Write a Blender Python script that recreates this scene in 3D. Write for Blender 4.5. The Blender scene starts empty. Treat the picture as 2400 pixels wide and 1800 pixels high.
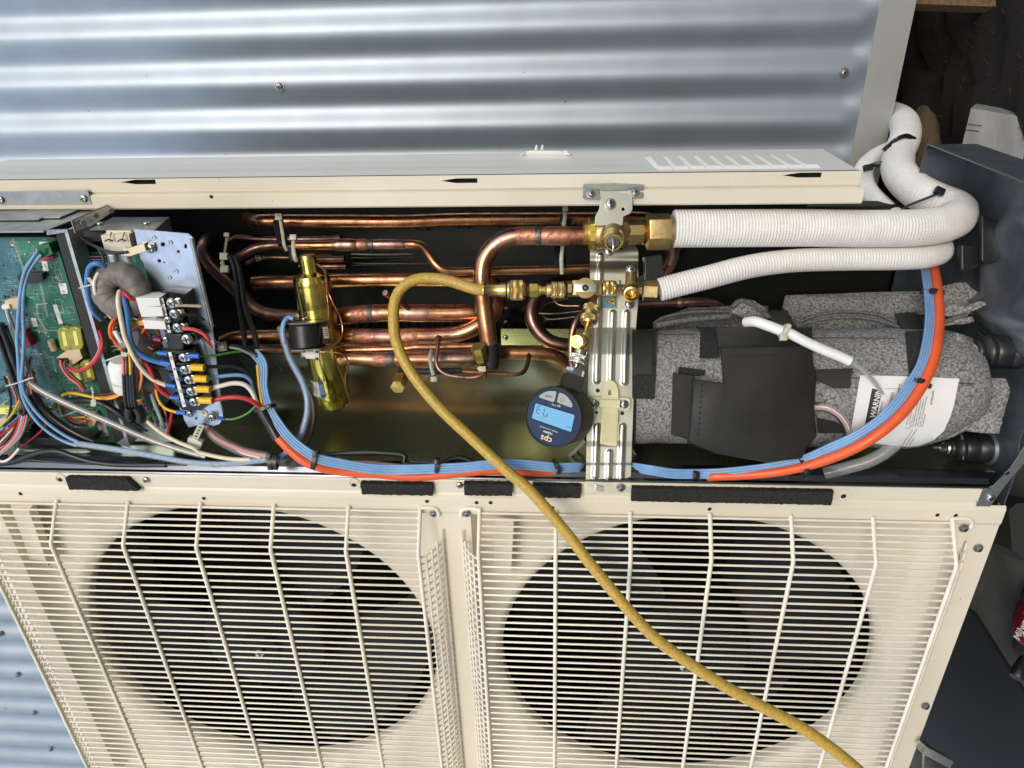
import bpy, bmesh, math, random
from mathutils import Matrix, Vector
random.seed(7)
C = bpy.context.scene.collection
R = math.radians

# ---------------------------------------------------------------- frames
# The outdoor unit stands upright; the phone that took the photograph was held sideways, so the camera is rolled.
# unit frame in millimetres: x = down the height of the unit, u = across its width, w = into its depth.
# world frame in metres: X = u, Y = w, Z = height above the ground.
GROUND = 760.0
FPX = 1690.0
def _n(v):
    return v.normalized()
_dn = _n(Vector((87.5, -3160, 1690)))
EU = -_dn
EX = -_n(Vector((-24800, 217, 1690)))
EX = _n(EX - EX.dot(EU) * EU)
EW = EX.cross(EU)
if EW.z < 0: EW = -EW
Z0 = 898.0
ORG = Vector((0, -(1125 - 900) / FPX * Z0, Z0))

def V(x, u, w):
    return Vector((u, w, GROUND - x)) * 0.001
def cam_to_unit(p):
    d = p - ORG
    return (d.dot(EX), d.dot(EU), d.dot(EW))
def ray(px, py):
    return Vector(((px - 1200) / FPX, (900 - py) / FPX, 1.0))
def PZ(px, py, z):
    "point of the place seen along a sight line of the survey at distance z from the lens plane"
    return V(*cam_to_unit(ray(px, py) * z))
def PW(px, py, w):
    "point where that sight line meets the upright plane at depth w of the unit"
    r = ray(px, py)
    return V(*cam_to_unit(r * ((w + EW.dot(ORG)) / EW.dot(r))))
def PU(px, py, u):
    r = ray(px, py)
    return V(*cam_to_unit(r * ((u + EU.dot(ORG)) / EU.dot(r))))
def PX(px, py, x):
    r = ray(px, py)
    return V(*cam_to_unit(r * ((x + EX.dot(ORG)) / EX.dot(r))))
def dir_unit(x, u, w):
    return Vector((u, w, -x)).normalized()
def dir_cam(a, b, c):
    d = Vector((a, b, c))
    return Vector((d.dot(EU), d.dot(EW), -d.dot(EX))).normalized()
TOWARD = dir_cam(0, 0, -1)      # towards the photographer
PR = dir_cam(1, 0, 0)           # photo right
PUP = dir_cam(0, 1, 0)          # photo up

# ---------------------------------------------------------------- camera, sky, sun
cam_d = bpy.data.cameras.new('camera'); cam = bpy.data.objects.new('camera', cam_d); C.objects.link(cam)
cam_d.sensor_width = 36; cam_d.sensor_fit = 'HORIZONTAL'; cam_d.lens = 36 * FPX / 2400
cam_d.clip_start = 0.01; cam_d.clip_end = 3000
_o = V(*cam_to_unit(Vector((0, 0, 0)))); STATION = _o.copy()      # where the survey was taken from
_m = Matrix((PR, PUP, TOWARD)).transposed().to_4x4(); _m.translation = _o
cam.matrix_world = _m
bpy.context.scene.camera = cam

SUN_EL, SUN_DIR = 19.0, Vector((0.45, -1.0, 0))     # sun comes from in front of the unit, above the photographer
SUN_DIR.normalize()
world = bpy.data.worlds.new("World"); bpy.context.scene.world = world; world.use_nodes = True
wn = world.node_tree; wn.nodes.clear()
sky = wn.nodes.new('ShaderNodeTexSky'); sky.sky_type = 'NISHITA'; sky.sun_disc = False
sky.sun_elevation = R(SUN_EL); sky.sun_rotation = math.atan2(SUN_DIR.x, SUN_DIR.y)
sky.air_density = 1.0; sky.dust_density = 3.5; sky.ozone_density = 0.6
bg = wn.nodes.new('ShaderNodeBackground'); bg.inputs['Strength'].default_value = 0.14
wo = wn.nodes.new('ShaderNodeOutputWorld')
# thin high cloud, even over the whole sky, softens the clear blue
cl_ = wn.nodes.new('ShaderNodeMix'); cl_.data_type = 'RGBA'; cl_.inputs['Factor'].default_value = 0.82; cl_.inputs['B'].default_value = (4.6, 5.3, 6.5, 1)
wn.links.new(sky.outputs[0], cl_.inputs['A']); wn.links.new(cl_.outputs['Result'], bg.inputs[0])
wn.links.new(bg.outputs[0], wo.inputs[0])
sun_d = bpy.data.lights.new('sun', 'SUN'); sun_d.energy = 1.2; sun_d.angle = R(25); sun_d.color = (1.0, 0.93, 0.83)
sun = bpy.data.objects.new('sun', sun_d); C.objects.link(sun)
_s = Vector((SUN_DIR.x * math.cos(R(SUN_EL)), SUN_DIR.y * math.cos(R(SUN_EL)), math.sin(R(SUN_EL))))
sun.rotation_euler = _s.to_track_quat('Z', 'Y').to_euler()
sc = bpy.context.scene
sc.view_settings.view_transform = 'Standard'; sc.view_settings.look = 'None'
sc.view_settings.exposure = 0.5; sc.view_settings.gamma = 1.0
sc.render.engine = 'CYCLES'
sc.cycles.max_bounces = 10; sc.cycles.diffuse_bounces = 4; sc.cycles.glossy_bounces = 5; sc.cycles.transparent_max_bounces = 12
sc.cycles.use_denoising = True; sc.cycles.caustics_reflective = False; sc.cycles.caustics_refractive = False

# ---------------------------------------------------------------- materials
MATS = {}
def mat(name, col, rough=0.5, metal=0.0, var=0.0, vscale=60, bump=0.0, bscale=300, stretch=None, col2=None,
        spots=None, coat=0.0, trans=0.0, alpha=1.0, rvar=0.0, emit=None, spec=0.5, detail=4):
    if name in MATS: return MATS[name]
    m = bpy.data.materials.new(name); m.use_nodes = True
    nt = m.node_tree; N = nt.nodes; L = nt.links
    b = N['Principled BSDF']
    b.inputs['Base Color'].default_value = (*col, 1)
    b.inputs['Roughness'].default_value = rough; b.inputs['Metallic'].default_value = metal
    b.inputs['Specular IOR Level'].default_value = spec
    b.inputs['Coat Weight'].default_value = coat; b.inputs['Coat Roughness'].default_value = 0.12
    b.inputs['Transmission Weight'].default_value = trans; b.inputs['Alpha'].default_value = alpha
    if emit: b.inputs['Emission Color'].default_value = (*emit, 1); b.inputs['Emission Strength'].default_value = 0.35
    tc = N.new('ShaderNodeTexCoord'); mp = N.new('ShaderNodeMapping'); L.new(tc.outputs['Object'], mp.inputs[0])
    if stretch: mp.inputs['Scale'].default_value = stretch
    color = None
    def noise(scale, d=detail, rough_=0.55):
        t = N.new('ShaderNodeTexNoise'); t.inputs['Scale'].default_value = scale; t.inputs['Detail'].default_value = d
        t.inputs['Roughness'].default_value = rough_
        L.new(mp.outputs[0], t.inputs['Vector']); return t
    if var > 0 or col2:
        t = noise(vscale); r = N.new('ShaderNodeValToRGB'); L.new(t.outputs['Fac'], r.inputs[0])
        c2 = col2 or tuple(max(0, c * (1 - var)) for c in col); c1 = col if col2 else tuple(min(1, c * (1 + var * 0.5)) for c in col)
        r.color_ramp.elements[0].position = 0.36; r.color_ramp.elements[1].position = 0.64
        r.color_ramp.elements[0].color = (*c2, 1); r.color_ramp.elements[1].color = (*c1, 1)
        color = r.outputs[0]
        if rvar:
            mr = N.new('ShaderNodeMapRange'); L.new(t.outputs['Fac'], mr.inputs[0])
            mr.inputs['From Min'].default_value = 0.3; mr.inputs['From Max'].default_value = 0.7
            mr.inputs['To Min'].default_value = rough + rvar; mr.inputs['To Max'].default_value = max(0.03, rough - rvar)
            L.new(mr.outputs[0], b.inputs['Roughness'])
    if spots:
        # small dark specks (dirt, flux spatter): (colour, scale, threshold)
        sc_, ss, th = spots
        t = noise(ss, 2); r = N.new('ShaderNodeValToRGB'); L.new(t.outputs['Fac'], r.inputs[0])
        r.color_ramp.elements[0].position = th; r.color_ramp.elements[1].position = th + 0.03
        r.color_ramp.elements[0].color = (0, 0, 0, 1); r.color_ramp.elements[1].color = (1, 1, 1, 1)
        mx = N.new('ShaderNodeMix'); mx.data_type = 'RGBA'; L.new(r.outputs[0], mx.inputs['Factor'])
        if color: L.new(color, mx.inputs['A'])
        else: mx.inputs['A'].default_value = (*col, 1)
        mx.inputs['B'].default_value = (*sc_, 1); color = mx.outputs['Result']
    if color: L.new(color, b.inputs['Base Color'])
    if bump > 0:
        t = noise(bscale, 6, 0.6); bp = N.new('ShaderNodeBump'); bp.inputs['Strength'].default_value = bump
        bp.inputs['Distance'].default_value = 0.0006
        L.new(t.outputs['Fac'], bp.inputs['Height']); L.new(bp.outputs[0], b.inputs['Normal'])
    MATS[name] = m
    return m

M = {}
M['cream'] = mat('cream_paint', (0.76, 0.685, 0.55), 0.38, var=0.08, vscale=4, bump=0.08, bscale=900, spots=((0.30, 0.25, 0.18), 240, 0.752))
M['creamwire'] = mat('cream_coated_wire', (0.84, 0.77, 0.65), 0.33, var=0.08, vscale=20)
M['creamduct'] = mat('duct_plastic', (0.60, 0.55, 0.46), 0.45, var=0.12, vscale=10)
M['grey_panel'] = mat('light_grey_paint', (0.86, 0.84, 0.79), 0.45, var=0.04, vscale=5, bump=0.05, bscale=700)
M['galv'] = mat('galvanised_steel', (0.52, 0.54, 0.52), 0.36, 0.9, var=0.22, vscale=130, rvar=0.1, bump=0.15, bscale=260)
M['galv_wall'] = mat('zincalume_sheet', (0.335, 0.385, 0.435), 0.46, 0.60, var=0.07, vscale=12,
                     spots=((0.14, 0.14, 0.14), 95, 0.765))
M['boxsteel'] = mat('box_steel', (0.33, 0.35, 0.35), 0.40, 0.85, var=0.15, vscale=60, rvar=0.05)
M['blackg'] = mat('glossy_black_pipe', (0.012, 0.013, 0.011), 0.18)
M['fibre'] = mat('root_brown', (0.05, 0.03, 0.015), 0.9)
M['channel'] = mat('dark_folded_steel', (0.14, 0.15, 0.165), 0.22, 1.0, var=0.15, vscale=20, rvar=0.05)
M['trim'] = mat('smooth_grey_trim', (0.52, 0.53, 0.49), 0.42, 0.6, var=0.05, vscale=8)
M['zinc'] = mat('bright_zinc_plate', (0.76, 0.75, 0.66), 0.38, 1.0, var=0.05, vscale=40, rvar=0.03)
M['zincsky'] = mat('zinc_plate_sky_tint', (0.52, 0.60, 0.72), 0.35, 0.8, var=0.15, vscale=60, rvar=0.06)  # blue of the reflected sky is put into the zinc colour
M['screw'] = mat('screw_steel', (0.60, 0.60, 0.56), 0.24, 1.0, var=0.25, vscale=500, rvar=0.1)
M['dull'] = mat('dull_steel_screw', (0.36, 0.36, 0.36), 0.4, 0.9, var=0.3, vscale=500)
M['slot'] = mat('recess_black', (0.01, 0.01, 0.01), 0.8)
M['black'] = mat('black_plastic', (0.014, 0.014, 0.016), 0.36, var=0.3, vscale=60)
M['lawn'] = mat('lawn_grass', (0.14, 0.19, 0.06), 0.9, col2=(0.09, 0.13, 0.04), vscale=3)
M['leaf'] = mat('hedge_leaf', (0.09, 0.14, 0.04), 0.7, col2=(0.05, 0.08, 0.02), vscale=4)
M['blackm'] = mat('matt_black_sheet', (0.018, 0.017, 0.015), 0.62, var=0.25, vscale=25, bump=0.2, bscale=60)
M['fan'] = mat('fan_blade_plastic', (0.004, 0.0042, 0.005), 0.55, spec=0.3, var=0.3, vscale=9, bump=0.05)
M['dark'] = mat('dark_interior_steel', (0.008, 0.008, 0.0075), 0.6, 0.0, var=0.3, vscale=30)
M['foam'] = mat('black_foam', (0.035, 0.034, 0.032), 0.95, col2=(0.004, 0.004, 0.004), vscale=700, bump=1.0, bscale=1100)
M['copper'] = mat('copper_tube', (0.74, 0.37, 0.20), 0.31, 1.0, col2=(0.33, 0.145, 0.08), vscale=42, rvar=0.12, spots=((0.10, 0.045, 0.03), 420, 0.70), bump=0.06, bscale=260)
M['copperdull'] = mat('heat_stained_copper', (0.62, 0.34, 0.26), 0.40, 1.0, col2=(0.24, 0.15, 0.14), vscale=55, rvar=0.12, spots=((0.08, 0.05, 0.04), 330, 0.68), bump=0.2, bscale=500)
M['copperpink'] = mat('fluxed_copper', (0.66, 0.31, 0.20), 0.5, 0.9, col2=(0.36, 0.16, 0.11), vscale=220, bump=0.4, bscale=700, rvar=0.1)
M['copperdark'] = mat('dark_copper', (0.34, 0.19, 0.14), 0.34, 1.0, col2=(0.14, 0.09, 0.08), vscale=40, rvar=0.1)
M['braze'] = mat('braze_grey', (0.20, 0.17, 0.16), 0.5, 0.9, var=0.4, vscale=400, bump=0.5, bscale=500)
M['brass'] = mat('brass', (0.74, 0.55, 0.22), 0.28, 1.0, col2=(0.48, 0.33, 0.13), vscale=70, rvar=0.1, bump=0.1, bscale=500)
M['brassdull'] = mat('dull_brass_forging', (0.56, 0.42, 0.20), 0.40, 1.0, col2=(0.34, 0.24, 0.11), vscale=80, rvar=0.08, bump=0.2, bscale=600)
M['brassy'] = mat('yellow_brass', (0.90, 0.67, 0.18), 0.33, 1.0, col2=(0.66, 0.46, 0.12), vscale=110, rvar=0.08, spots=((0.12, 0.08, 0.02), 380, 0.7))
M['golden'] = mat('gold_passivated_steel', (0.98, 0.76, 0.16), 0.20, 1.0, col2=(0.62, 0.50, 0.14), vscale=28, rvar=0.10, spots=((0.10, 0.08, 0.02), 330, 0.66), bump=0.05)
M['green'] = mat('zinc_partition_lawn_sheen', (0.52, 0.55, 0.34), 0.26, 0.95, col2=(0.47, 0.50, 0.32), vscale=7, rvar=0.02)  # green reflection of the lawn is mixed into the zinc colour
M['pan'] = mat('dark_blue_grey_base', (0.21, 0.235, 0.26), 0.36, 0.65, col2=(0.13, 0.15, 0.17), vscale=22, rvar=0.08, spots=((0.22, 0.26, 0.30), 300, 0.72), bump=0.1)
M['felt'] = mat('grey_wool_felt', (0.36, 0.35, 0.335), 1.0, col2=(0.105, 0.10, 0.097), vscale=360, bump=1.0, bscale=520, detail=8, spec=0.1)
M['fold'] = mat('felt_edge', (0.22, 0.205, 0.19), 1.0, col2=(0.07, 0.065, 0.06), vscale=420, bump=1.0, bscale=560, detail=8, spec=0.1)
M['weave'] = mat('white_insulation_skin', (0.80, 0.77, 0.73), 0.55, var=0.05, vscale=60, bump=0.1, bscale=900)
M['white'] = mat('white_plastic', (0.78, 0.77, 0.74), 0.4, var=0.05, vscale=60)
M['ivory'] = mat('ivory_nylon', (0.74, 0.70, 0.45), 0.42, var=0.06, vscale=80)
M['nylon'] = mat('natural_nylon', (0.62, 0.62, 0.47), 0.4, var=0.12, vscale=150, trans=0.15)
M['hose'] = mat('yellow_rubber_hose', (0.62, 0.385, 0.055), 0.42, col2=(0.38, 0.26, 0.06), vscale=330, detail=8, spots=((0.10, 0.06, 0.03), 560, 0.70), bump=0.25, bscale=700)
M['orange'] = mat('orange_cable_sheath', (0.78, 0.115, 0.03), 0.38, var=0.08, vscale=40, bump=0.05)
M['blue'] = mat('blue_cable', (0.20, 0.37, 0.62), 0.38, var=0.1, vscale=60, spots=((0.05, 0.08, 0.14), 340, 0.73))
M['bluewire'] = mat('blue_wire', (0.07, 0.20, 0.52), 0.4, var=0.1, vscale=50)
M['bluedk'] = mat('dark_blue_wire', (0.03, 0.10, 0.24), 0.4)
M['greyc'] = mat('grey_blue_cable', (0.34, 0.42, 0.44), 0.45, var=0.08, vscale=60)
M['greyw'] = mat('grey_wire', (0.26, 0.26, 0.26), 0.45)
M['blackw'] = mat('black_wire', (0.017, 0.017, 0.018), 0.36)
M['brownw'] = mat('brown_wire', (0.10, 0.06, 0.04), 0.45)
M['red'] = mat('red_wire', (0.50, 0.025, 0.03), 0.38)
M['redlt'] = mat('coral_wire', (0.78, 0.12, 0.11), 0.4)
M['whitew'] = mat('white_wire', (0.80, 0.74, 0.64), 0.4)
M['cream_w'] = mat('cream_wire', (0.80, 0.70, 0.50), 0.4)
M['yel'] = mat('yellow_wire', (0.80, 0.42, 0.03), 0.4)
M['yellowlug'] = mat('yellow_crimp', (0.85, 0.50, 0.01), 0.4, var=0.15, vscale=300, bump=0.4, bscale=400)
M['bluelug'] = mat('blue_crimp', (0.03, 0.14, 0.55), 0.4, var=0.15, vscale=300, bump=0.3, bscale=400)
M['redlug'] = mat('red_crimp', (0.45, 0.03, 0.08), 0.4)
M['pink'] = mat('pink_wire', (0.60, 0.22, 0.22), 0.4)
M['orangew'] = mat('orange_wire', (0.85, 0.16, 0.03), 0.4)
M['grn'] = mat('green_wire', (0.10, 0.30, 0.06), 0.4)
M['pcb'] = mat('green_circuit_board', (0.03, 0.20, 0.13), 0.34, col2=(0.014, 0.10, 0.065), vscale=34, coat=0.15, detail=3)
M['pcb_sheen'] = mat('circuit_board_blue_sheen', (0.06, 0.19, 0.24), 0.34, col2=(0.025, 0.10, 0.12), vscale=30, coat=0.15)  # board green shifted to blue to stand for reflected sky
M['silk'] = mat('silkscreen_white', (0.62, 0.70, 0.66), 0.6)
M['conn'] = mat('beige_connector', (0.66, 0.52, 0.33), 0.5, var=0.08, vscale=200)
M['grnc'] = mat('green_terminal', (0.01, 0.16, 0.05), 0.4)
M['fuse'] = mat('yellow_fuse_cover', (0.62, 0.60, 0.10), 0.2, trans=0.45, var=0.2, vscale=120)
M['toroid'] = mat('grey_shrink_wrap', (0.175, 0.155, 0.14), 0.5, var=0.2, vscale=35, bump=0.8, bscale=60)
M['clear'] = mat('clear_vinyl_tube', (0.80, 0.80, 0.78), 0.06, trans=0.0, alpha=0.17, spec=1.0)
M['blueface'] = mat('gauge_face', (0.020, 0.034, 0.080), 0.6, spec=0.25)
M['rubber'] = mat('gauge_rubber', (0.022, 0.022, 0.020), 0.62, bump=0.1)
M['lcd'] = mat('lcd_screen', (0.13, 0.30, 0.45), 0.4, emit=(0.10, 0.30, 0.52), spec=0.2)
M['lcdseg'] = mat('lcd_segment', (0.05, 0.13, 0.20), 0.4)
M['btn'] = mat('silver_button', (0.36, 0.36, 0.35), 0.55, 0.0, var=0.12, vscale=900)
M['tan'] = mat('tan_print', (0.82, 0.56, 0.30), 0.5)
M['chrome'] = mat('nickel_plate', (0.72, 0.70, 0.64), 0.14, 1.0)
M['paper'] = mat('white_label_paper', (0.78, 0.76, 0.72), 0.55, var=0.03, vscale=20)
M['ink'] = mat('black_ink', (0.03, 0.03, 0.03), 0.6)
M['labelblue'] = mat('label_blue', (0.02, 0.10, 0.36), 0.5)
M['stickerblue'] = mat('sticker_blue', (0.16, 0.34, 0.42), 0.45)
M['warnyel'] = mat('warning_yellow', (0.86, 0.46, 0.02), 0.45)
M['yellab'] = mat('yellow_label', (0.82, 0.78, 0.20), 0.5)
M['soil'] = mat('dark_soil', (0.012, 0.007, 0.004), 0.95, col2=(0.006, 0.004, 0.003), vscale=45, bump=1.0, bscale=60, detail=10)
M['concrete'] = mat('stained_concrete', (0.13, 0.13, 0.115), 0.85, col2=(0.08, 0.08, 0.07), vscale=14, bump=0.3, bscale=200, detail=8, spots=((0.07, 0.07, 0.06), 30, 0.70))
M['mat'] = mat('dark_rubber_mat', (0.020, 0.021, 0.023), 0.6, var=0.1, vscale=10)
M['timber'] = mat('brown_timber', (0.16, 0.10, 0.045), 0.8, var=0.4, vscale=30, stretch=(1, 8, 8))
M['block'] = mat('grey_white_board', (0.30, 0.30, 0.29), 0.85, col2=(0.18, 0.18, 0.175), vscale=9, detail=9, stretch=(0.6, 1, 3), bump=0.4, bscale=150)
M['rock'] = mat('tan_stone', (0.09, 0.06, 0.03), 0.9, var=0.4, vscale=20, bump=1, bscale=40)
M['toolred'] = mat('red_tool_shell', (0.15, 0.006, 0.010), 0.45)
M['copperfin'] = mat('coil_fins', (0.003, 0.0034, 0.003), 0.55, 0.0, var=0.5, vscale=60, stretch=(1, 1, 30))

# ---------------------------------------------------------------- object helpers
WM = {}
LABELLED = []
def tag(o, label=None, cat=None, group=None, kind=None):
    if label: o['label'] = label
    if cat: o['category'] = cat
    if group: o['group'] = group
    if kind: o['kind'] = kind
    return o
def thing(name, label, cat, loc, group=None):
    o = bpy.data.objects.new(name, None); C.objects.link(o); o.empty_display_size = 0.02
    o.location = loc; WM[o] = Matrix.Translation(loc)
    return tag(o, label, cat, group)
def link(mesh, name, Mw, parent=None):
    "link a mesh at world matrix Mw below parent"
    o = bpy.data.objects.new(name, mesh); C.objects.link(o)
    if parent is not None:
        o.parent = parent; o.matrix_basis = WM[parent].inverted() @ Mw
    else:
        o.matrix_basis = Mw
    WM[o] = Mw.copy()
    return o
def smooth(me, ang=40):
    for p in me.polygons: p.use_smooth = True
    try: me.set_sharp_from_angle(angle=R(ang))
    except Exception: pass

class MB:
    "collects geometry; build() makes ONE mesh object"
    def __init__(s): s.v = []; s.f = []; s.m = []; s.uv = []
    def add(s, vs, fs, M_=None, mi=0):
        b = len(s.v)
        s.v += [(M_ @ Vector(v)) if M_ is not None else Vector(v) for v in vs]
        s.f += [tuple(i + b for i in f) for f in fs]; s.m += [mi] * len(fs)
        return s
    def box(s, sx, sy, sz, M_=None, mi=0, ch=0.0):
        "box centred at origin of M_, optional chamfer"
        x, y, z = sx / 2, sy / 2, sz / 2
        if ch <= 0:
            vs = [(a, b, c) for a in (-x, x) for b in (-y, y) for c in (-z, z)]
            fs = [(0, 1, 3, 2), (4, 6, 7, 5), (0, 4, 5, 1), (2, 3, 7, 6), (0, 2, 6, 4), (1, 5, 7, 3)]
            return s.add(vs, fs, M_, mi)
        bm = bmesh.new(); bmesh.ops.create_cube(bm, size=1.0)
        for v in bm.verts: v.co = Vector((v.co.x * sx, v.co.y * sy, v.co.z * sz))
        bmesh.ops.bevel(bm, geom=bm.edges[:], offset=ch, segments=2, affect='EDGES', profile=0.6)
        bm.verts.index_update()
        s.add([v.co.copy() for v in bm.verts], [tuple(v.index for v in f.verts) for f in bm.faces], M_, mi); bm.free()
        return s
    def lathe(s, prof, seg=24, M_=None, mi=0, rmod=None, cap=True):
        "prof: list of (r, h) along local Z"
        vs = []; fs = []
        for j, (r, h) in enumerate(prof):
            for i in range(seg):
                a = 2 * math.pi * i / seg
                rr = r if rmod is None else r * rmod(a, j)
                vs.append((rr * math.cos(a), rr * math.sin(a), h))
        n = len(prof)
        for j in range(n - 1):
            for i in range(seg):
                k = (i + 1) % seg
                fs.append((j * seg + i, j * seg + k, (j + 1) * seg + k, (j + 1) * seg + i))
        if cap:
            fs.append(tuple(range(seg - 1, -1, -1))); fs.append(tuple((n - 1) * seg + i for i in range(seg)))
        return s.add(vs, fs, M_, mi)
    def prism(s, pts, h, M_=None, mi=0):
        "pts: 2-D outline (convex or simple) extruded along +Z by h"
        n = len(pts)
        vs = [(x, y, 0) for x, y in pts] + [(x, y, h) for x, y in pts]
        fs = [tuple(range(n - 1, -1, -1)), tuple(range(n, 2 * n))] + [(i, (i + 1) % n, n + (i + 1) % n, n + i) for i in range(n)]
        return s.add(vs, fs, M_, mi)
    def tube(s, pts, rad, seg=10, mi=0, caps=True, closed=False):
        vs, fs = sweep(pts, rad, seg, caps); return s.add(vs, fs, None, mi)
    def mesh(s, name, mats, sm=True, ang=40, Minv=None):
        me = bpy.data.meshes.new(name)
        vs = [Minv @ v for v in s.v] if Minv is not None else s.v
        me.from_pydata([tuple(v) for v in vs], [], s.f)
        for m in (mats if isinstance(mats, (list, tuple)) else [mats]): me.materials.append(m)
        me.polygons.foreach_set('material_index', s.m)
        bm = bmesh.new(); bm.from_mesh(me); bmesh.ops.recalc_face_normals(bm, faces=bm.faces[:]); bm.to_mesh(me); bm.free()
        if sm: smooth(me, ang)
        return me
    def build(s, name, mats, parent=None, sm=True, ang=40):
        if parent is not None: Mo = Matrix.Translation(WM[parent].translation)
        else:
            c = sum(s.v, Vector()) / max(1, len(s.v)); c.z = min(v.z for v in s.v); Mo = Matrix.Translation(c)
        me = s.mesh(name, mats, sm, ang, Mo.inverted())
        return link(me, name, Mo, parent)

def spline(pts, step=0.006):
    "Catmull-Rom through points, resampled; pts may be Vectors"
    P = [Vector(p) for p in pts]
    if len(P) < 3: return P
    out = []
    Q = [P[0] * 2 - P[1]] + P + [P[-1] * 2 - P[-2]]
    for i in range(1, len(Q) - 2):
        p0, p1, p2, p3 = Q[i - 1:i + 3]
        n = max(2, min(40, int((p2 - p1).length / step)))
        d01 = max((p1 - p0).length, 1e-6) ** .5; d12 = max((p2 - p1).length, 1e-6) ** .5; d23 = max((p3 - p2).length, 1e-6) ** .5
        m1 = (p2 - p1) + ((p1 - p0) / d01 - (p2 - p0) / (d01 + d12)) * d12
        m2 = (p2 - p1) + ((p3 - p2) / d23 - (p3 - p1) / (d12 + d23)) * d12
        for k in range(n):
            t = k / n; t2 = t * t; t3 = t2 * t
            out.append((2 * t3 - 3 * t2 + 1) * p1 + (t3 - 2 * t2 + t) * m1 + (-2 * t3 + 3 * t2) * p2 + (t3 - t2) * m2)
    out.append(P[-1]); return out
def frames(P):
    T = []
    for i in range(len(P)):
        a = P[max(0, i - 1)]; b = P[min(len(P) - 1, i + 1)]; t = (b - a)
        T.append(t.normalized() if t.length > 1e-9 else (T[-1] if T else Vector((1, 0, 0))))
    n = T[0].orthogonal().normalized()
    if abs(T[0].dot(TOWARD)) < 0.95: n = (TOWARD - T[0] * TOWARD.dot(T[0])).normalized()
    F = []
    for t in T:
        n = (n - t * n.dot(t)); n = n.normalized() if n.length > 1e-6 else t.orthogonal().normalized()
        F.append((t, n, t.cross(n)))
    return F
def sweep(pts, rad, seg=10, caps=True, squash=None):
    P = pts; F = frames(P); vs = []; fs = []; n = len(P)
    for i, (p, (t, a, b)) in enumerate(zip(P, F)):
        r = rad(i / (n - 1)) if callable(rad) else rad
        for k in range(seg):
            th = 2 * math.pi * k / seg
            ra, rb = (r, r) if squash is None else (r * squash[0], r * squash[1])
            vs.append(p + a * (ra * math.cos(th)) + b * (rb * math.sin(th)))
    for i in range(n - 1):
        for k in range(seg):
            k2 = (k + 1) % seg; fs.append((i * seg + k, i * seg + k2, (i + 1) * seg + k2, (i + 1) * seg + k))
    if caps: fs += [tuple(range(seg - 1, -1, -1)), tuple((n - 1) * seg + k for k in range(seg))]
    return vs, fs

# survey regions: lets a point be read off an enlarged part of the site photograph (origin x, origin y, enlargement)
REG = {'w': (1150, 640, 5.53), 'x': (1230, 880, 8.295), 'y': (1960, 860, 6.506), 'z': (0, 440, 4.809), 'a': (0, 420, 4.366), 'b': (0, 780, 4.366), 'c': (450, 450, 4.366), 'd': (450, 780, 4.366), 'e': (900, 450, 4.366),
       'f': (900, 780, 4.366), 'g': (1300, 400, 4.366), 'h': (1300, 700, 3.606), 'i': (1700, 600, 2.7657), 'j': (1900, 0, 2.37),
       'k': (1900, 1100, 2.37), 'l': (0, 1080, 2.304), 'm': (700, 1080, 2.304), 'n': (1350, 1080, 2.304), 'o': (0, 300, 1.843),
       'p': (1100, 300, 2.212), 'q': (2150, 350, 3.687), 'r': (0, 680, 7.54), 's': (0, 880, 7.54), 't': (230, 640, 7.54), '0': (0, 0, 1)}
def q(reg, x, y):
    ox, oy, s = REG[reg]; return ox + x / s, oy + y / s
def pts(reg, L, z=None):
    out = []
    for p in L:
        px, py = q(reg, p[0], p[1]); out.append(PZ(px, py, p[2] if len(p) > 2 else z))
    return out
def rad_mm(dpx, z): return dpx / 2 * z / FPX * 0.001
def tube(name, m, P, dpx, z, parent=None, seg=12, step=0.005, radf=None, caps=True, raw=False):
    "round tube of the apparent diameter dpx at distance z"
    S = P if raw else spline(P, step)
    r = rad_mm(dpx, z)
    mb = MB(); rr = (lambda t: r * radf(t)) if radf else r
    vs, fs = sweep(S, rr, seg, caps); mb.add(vs, fs)
    return mb.build(name, m, parent)
def frame(p, zaxis, xhint=None):
    z = zaxis.normalized(); h = xhint if xhint is not None else PR
    x = h - z * h.dot(z)
    if x.length < 1e-4: x = z.orthogonal()
    x.normalize(); y = z.cross(x)
    m = Matrix((x, y, z)).transposed().to_4x4(); m.translation = p
    return m
MM = 0.001
def rrect(w, h, r, n=4):
    out = []
    for cx, cy, a0 in ((w / 2 - r, h / 2 - r, 0), (-w / 2 + r, h / 2 - r, 90), (-w / 2 + r, -h / 2 + r, 180), (w / 2 - r, -h / 2 + r, 270)):
        for i in range(n + 1):
            a = R(a0 + 90 * i / n); out.append((cx + r * math.cos(a), cy + r * math.sin(a)))
    return out
def circ(cx, cy, r, n=20, ry=None):
    return [(cx + r * math.cos(2 * math.pi * i / n), cy + (ry or r) * math.sin(2 * math.pi * i / n)) for i in range(n)]
def plate_mesh(name, outline, holes, th, bevel=0.0):
    "flat sheet with holes, in metres, local Z from 0 to th"
    cu = bpy.data.curves.new(name, 'CURVE'); cu.dimensions = '2D'; cu.fill_mode = 'BOTH'
    for pl in [outline] + list(holes):
        sp = cu.splines.new('POLY'); sp.points.add(len(pl) - 1); sp.use_cyclic_u = True
        for pnt, (x, y) in zip(sp.points, pl): pnt.co = (x, y, 0, 1)
    cu.extrude = max(th / 2 - bevel, 1e-5); cu.bevel_depth = bevel; cu.bevel_resolution = 1
    ob = bpy.data.objects.new(name + '_tmp', cu); C.objects.link(ob)
    bpy.context.view_layer.update()
    me = bpy.data.meshes.new_from_object(ob.evaluated_get(bpy.context.evaluated_depsgraph_get()))
    bpy.data.objects.remove(ob); bpy.data.curves.remove(cu)
    me.transform(Matrix.Translation((0, 0, th / 2))); me.name = name
    return me
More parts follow.
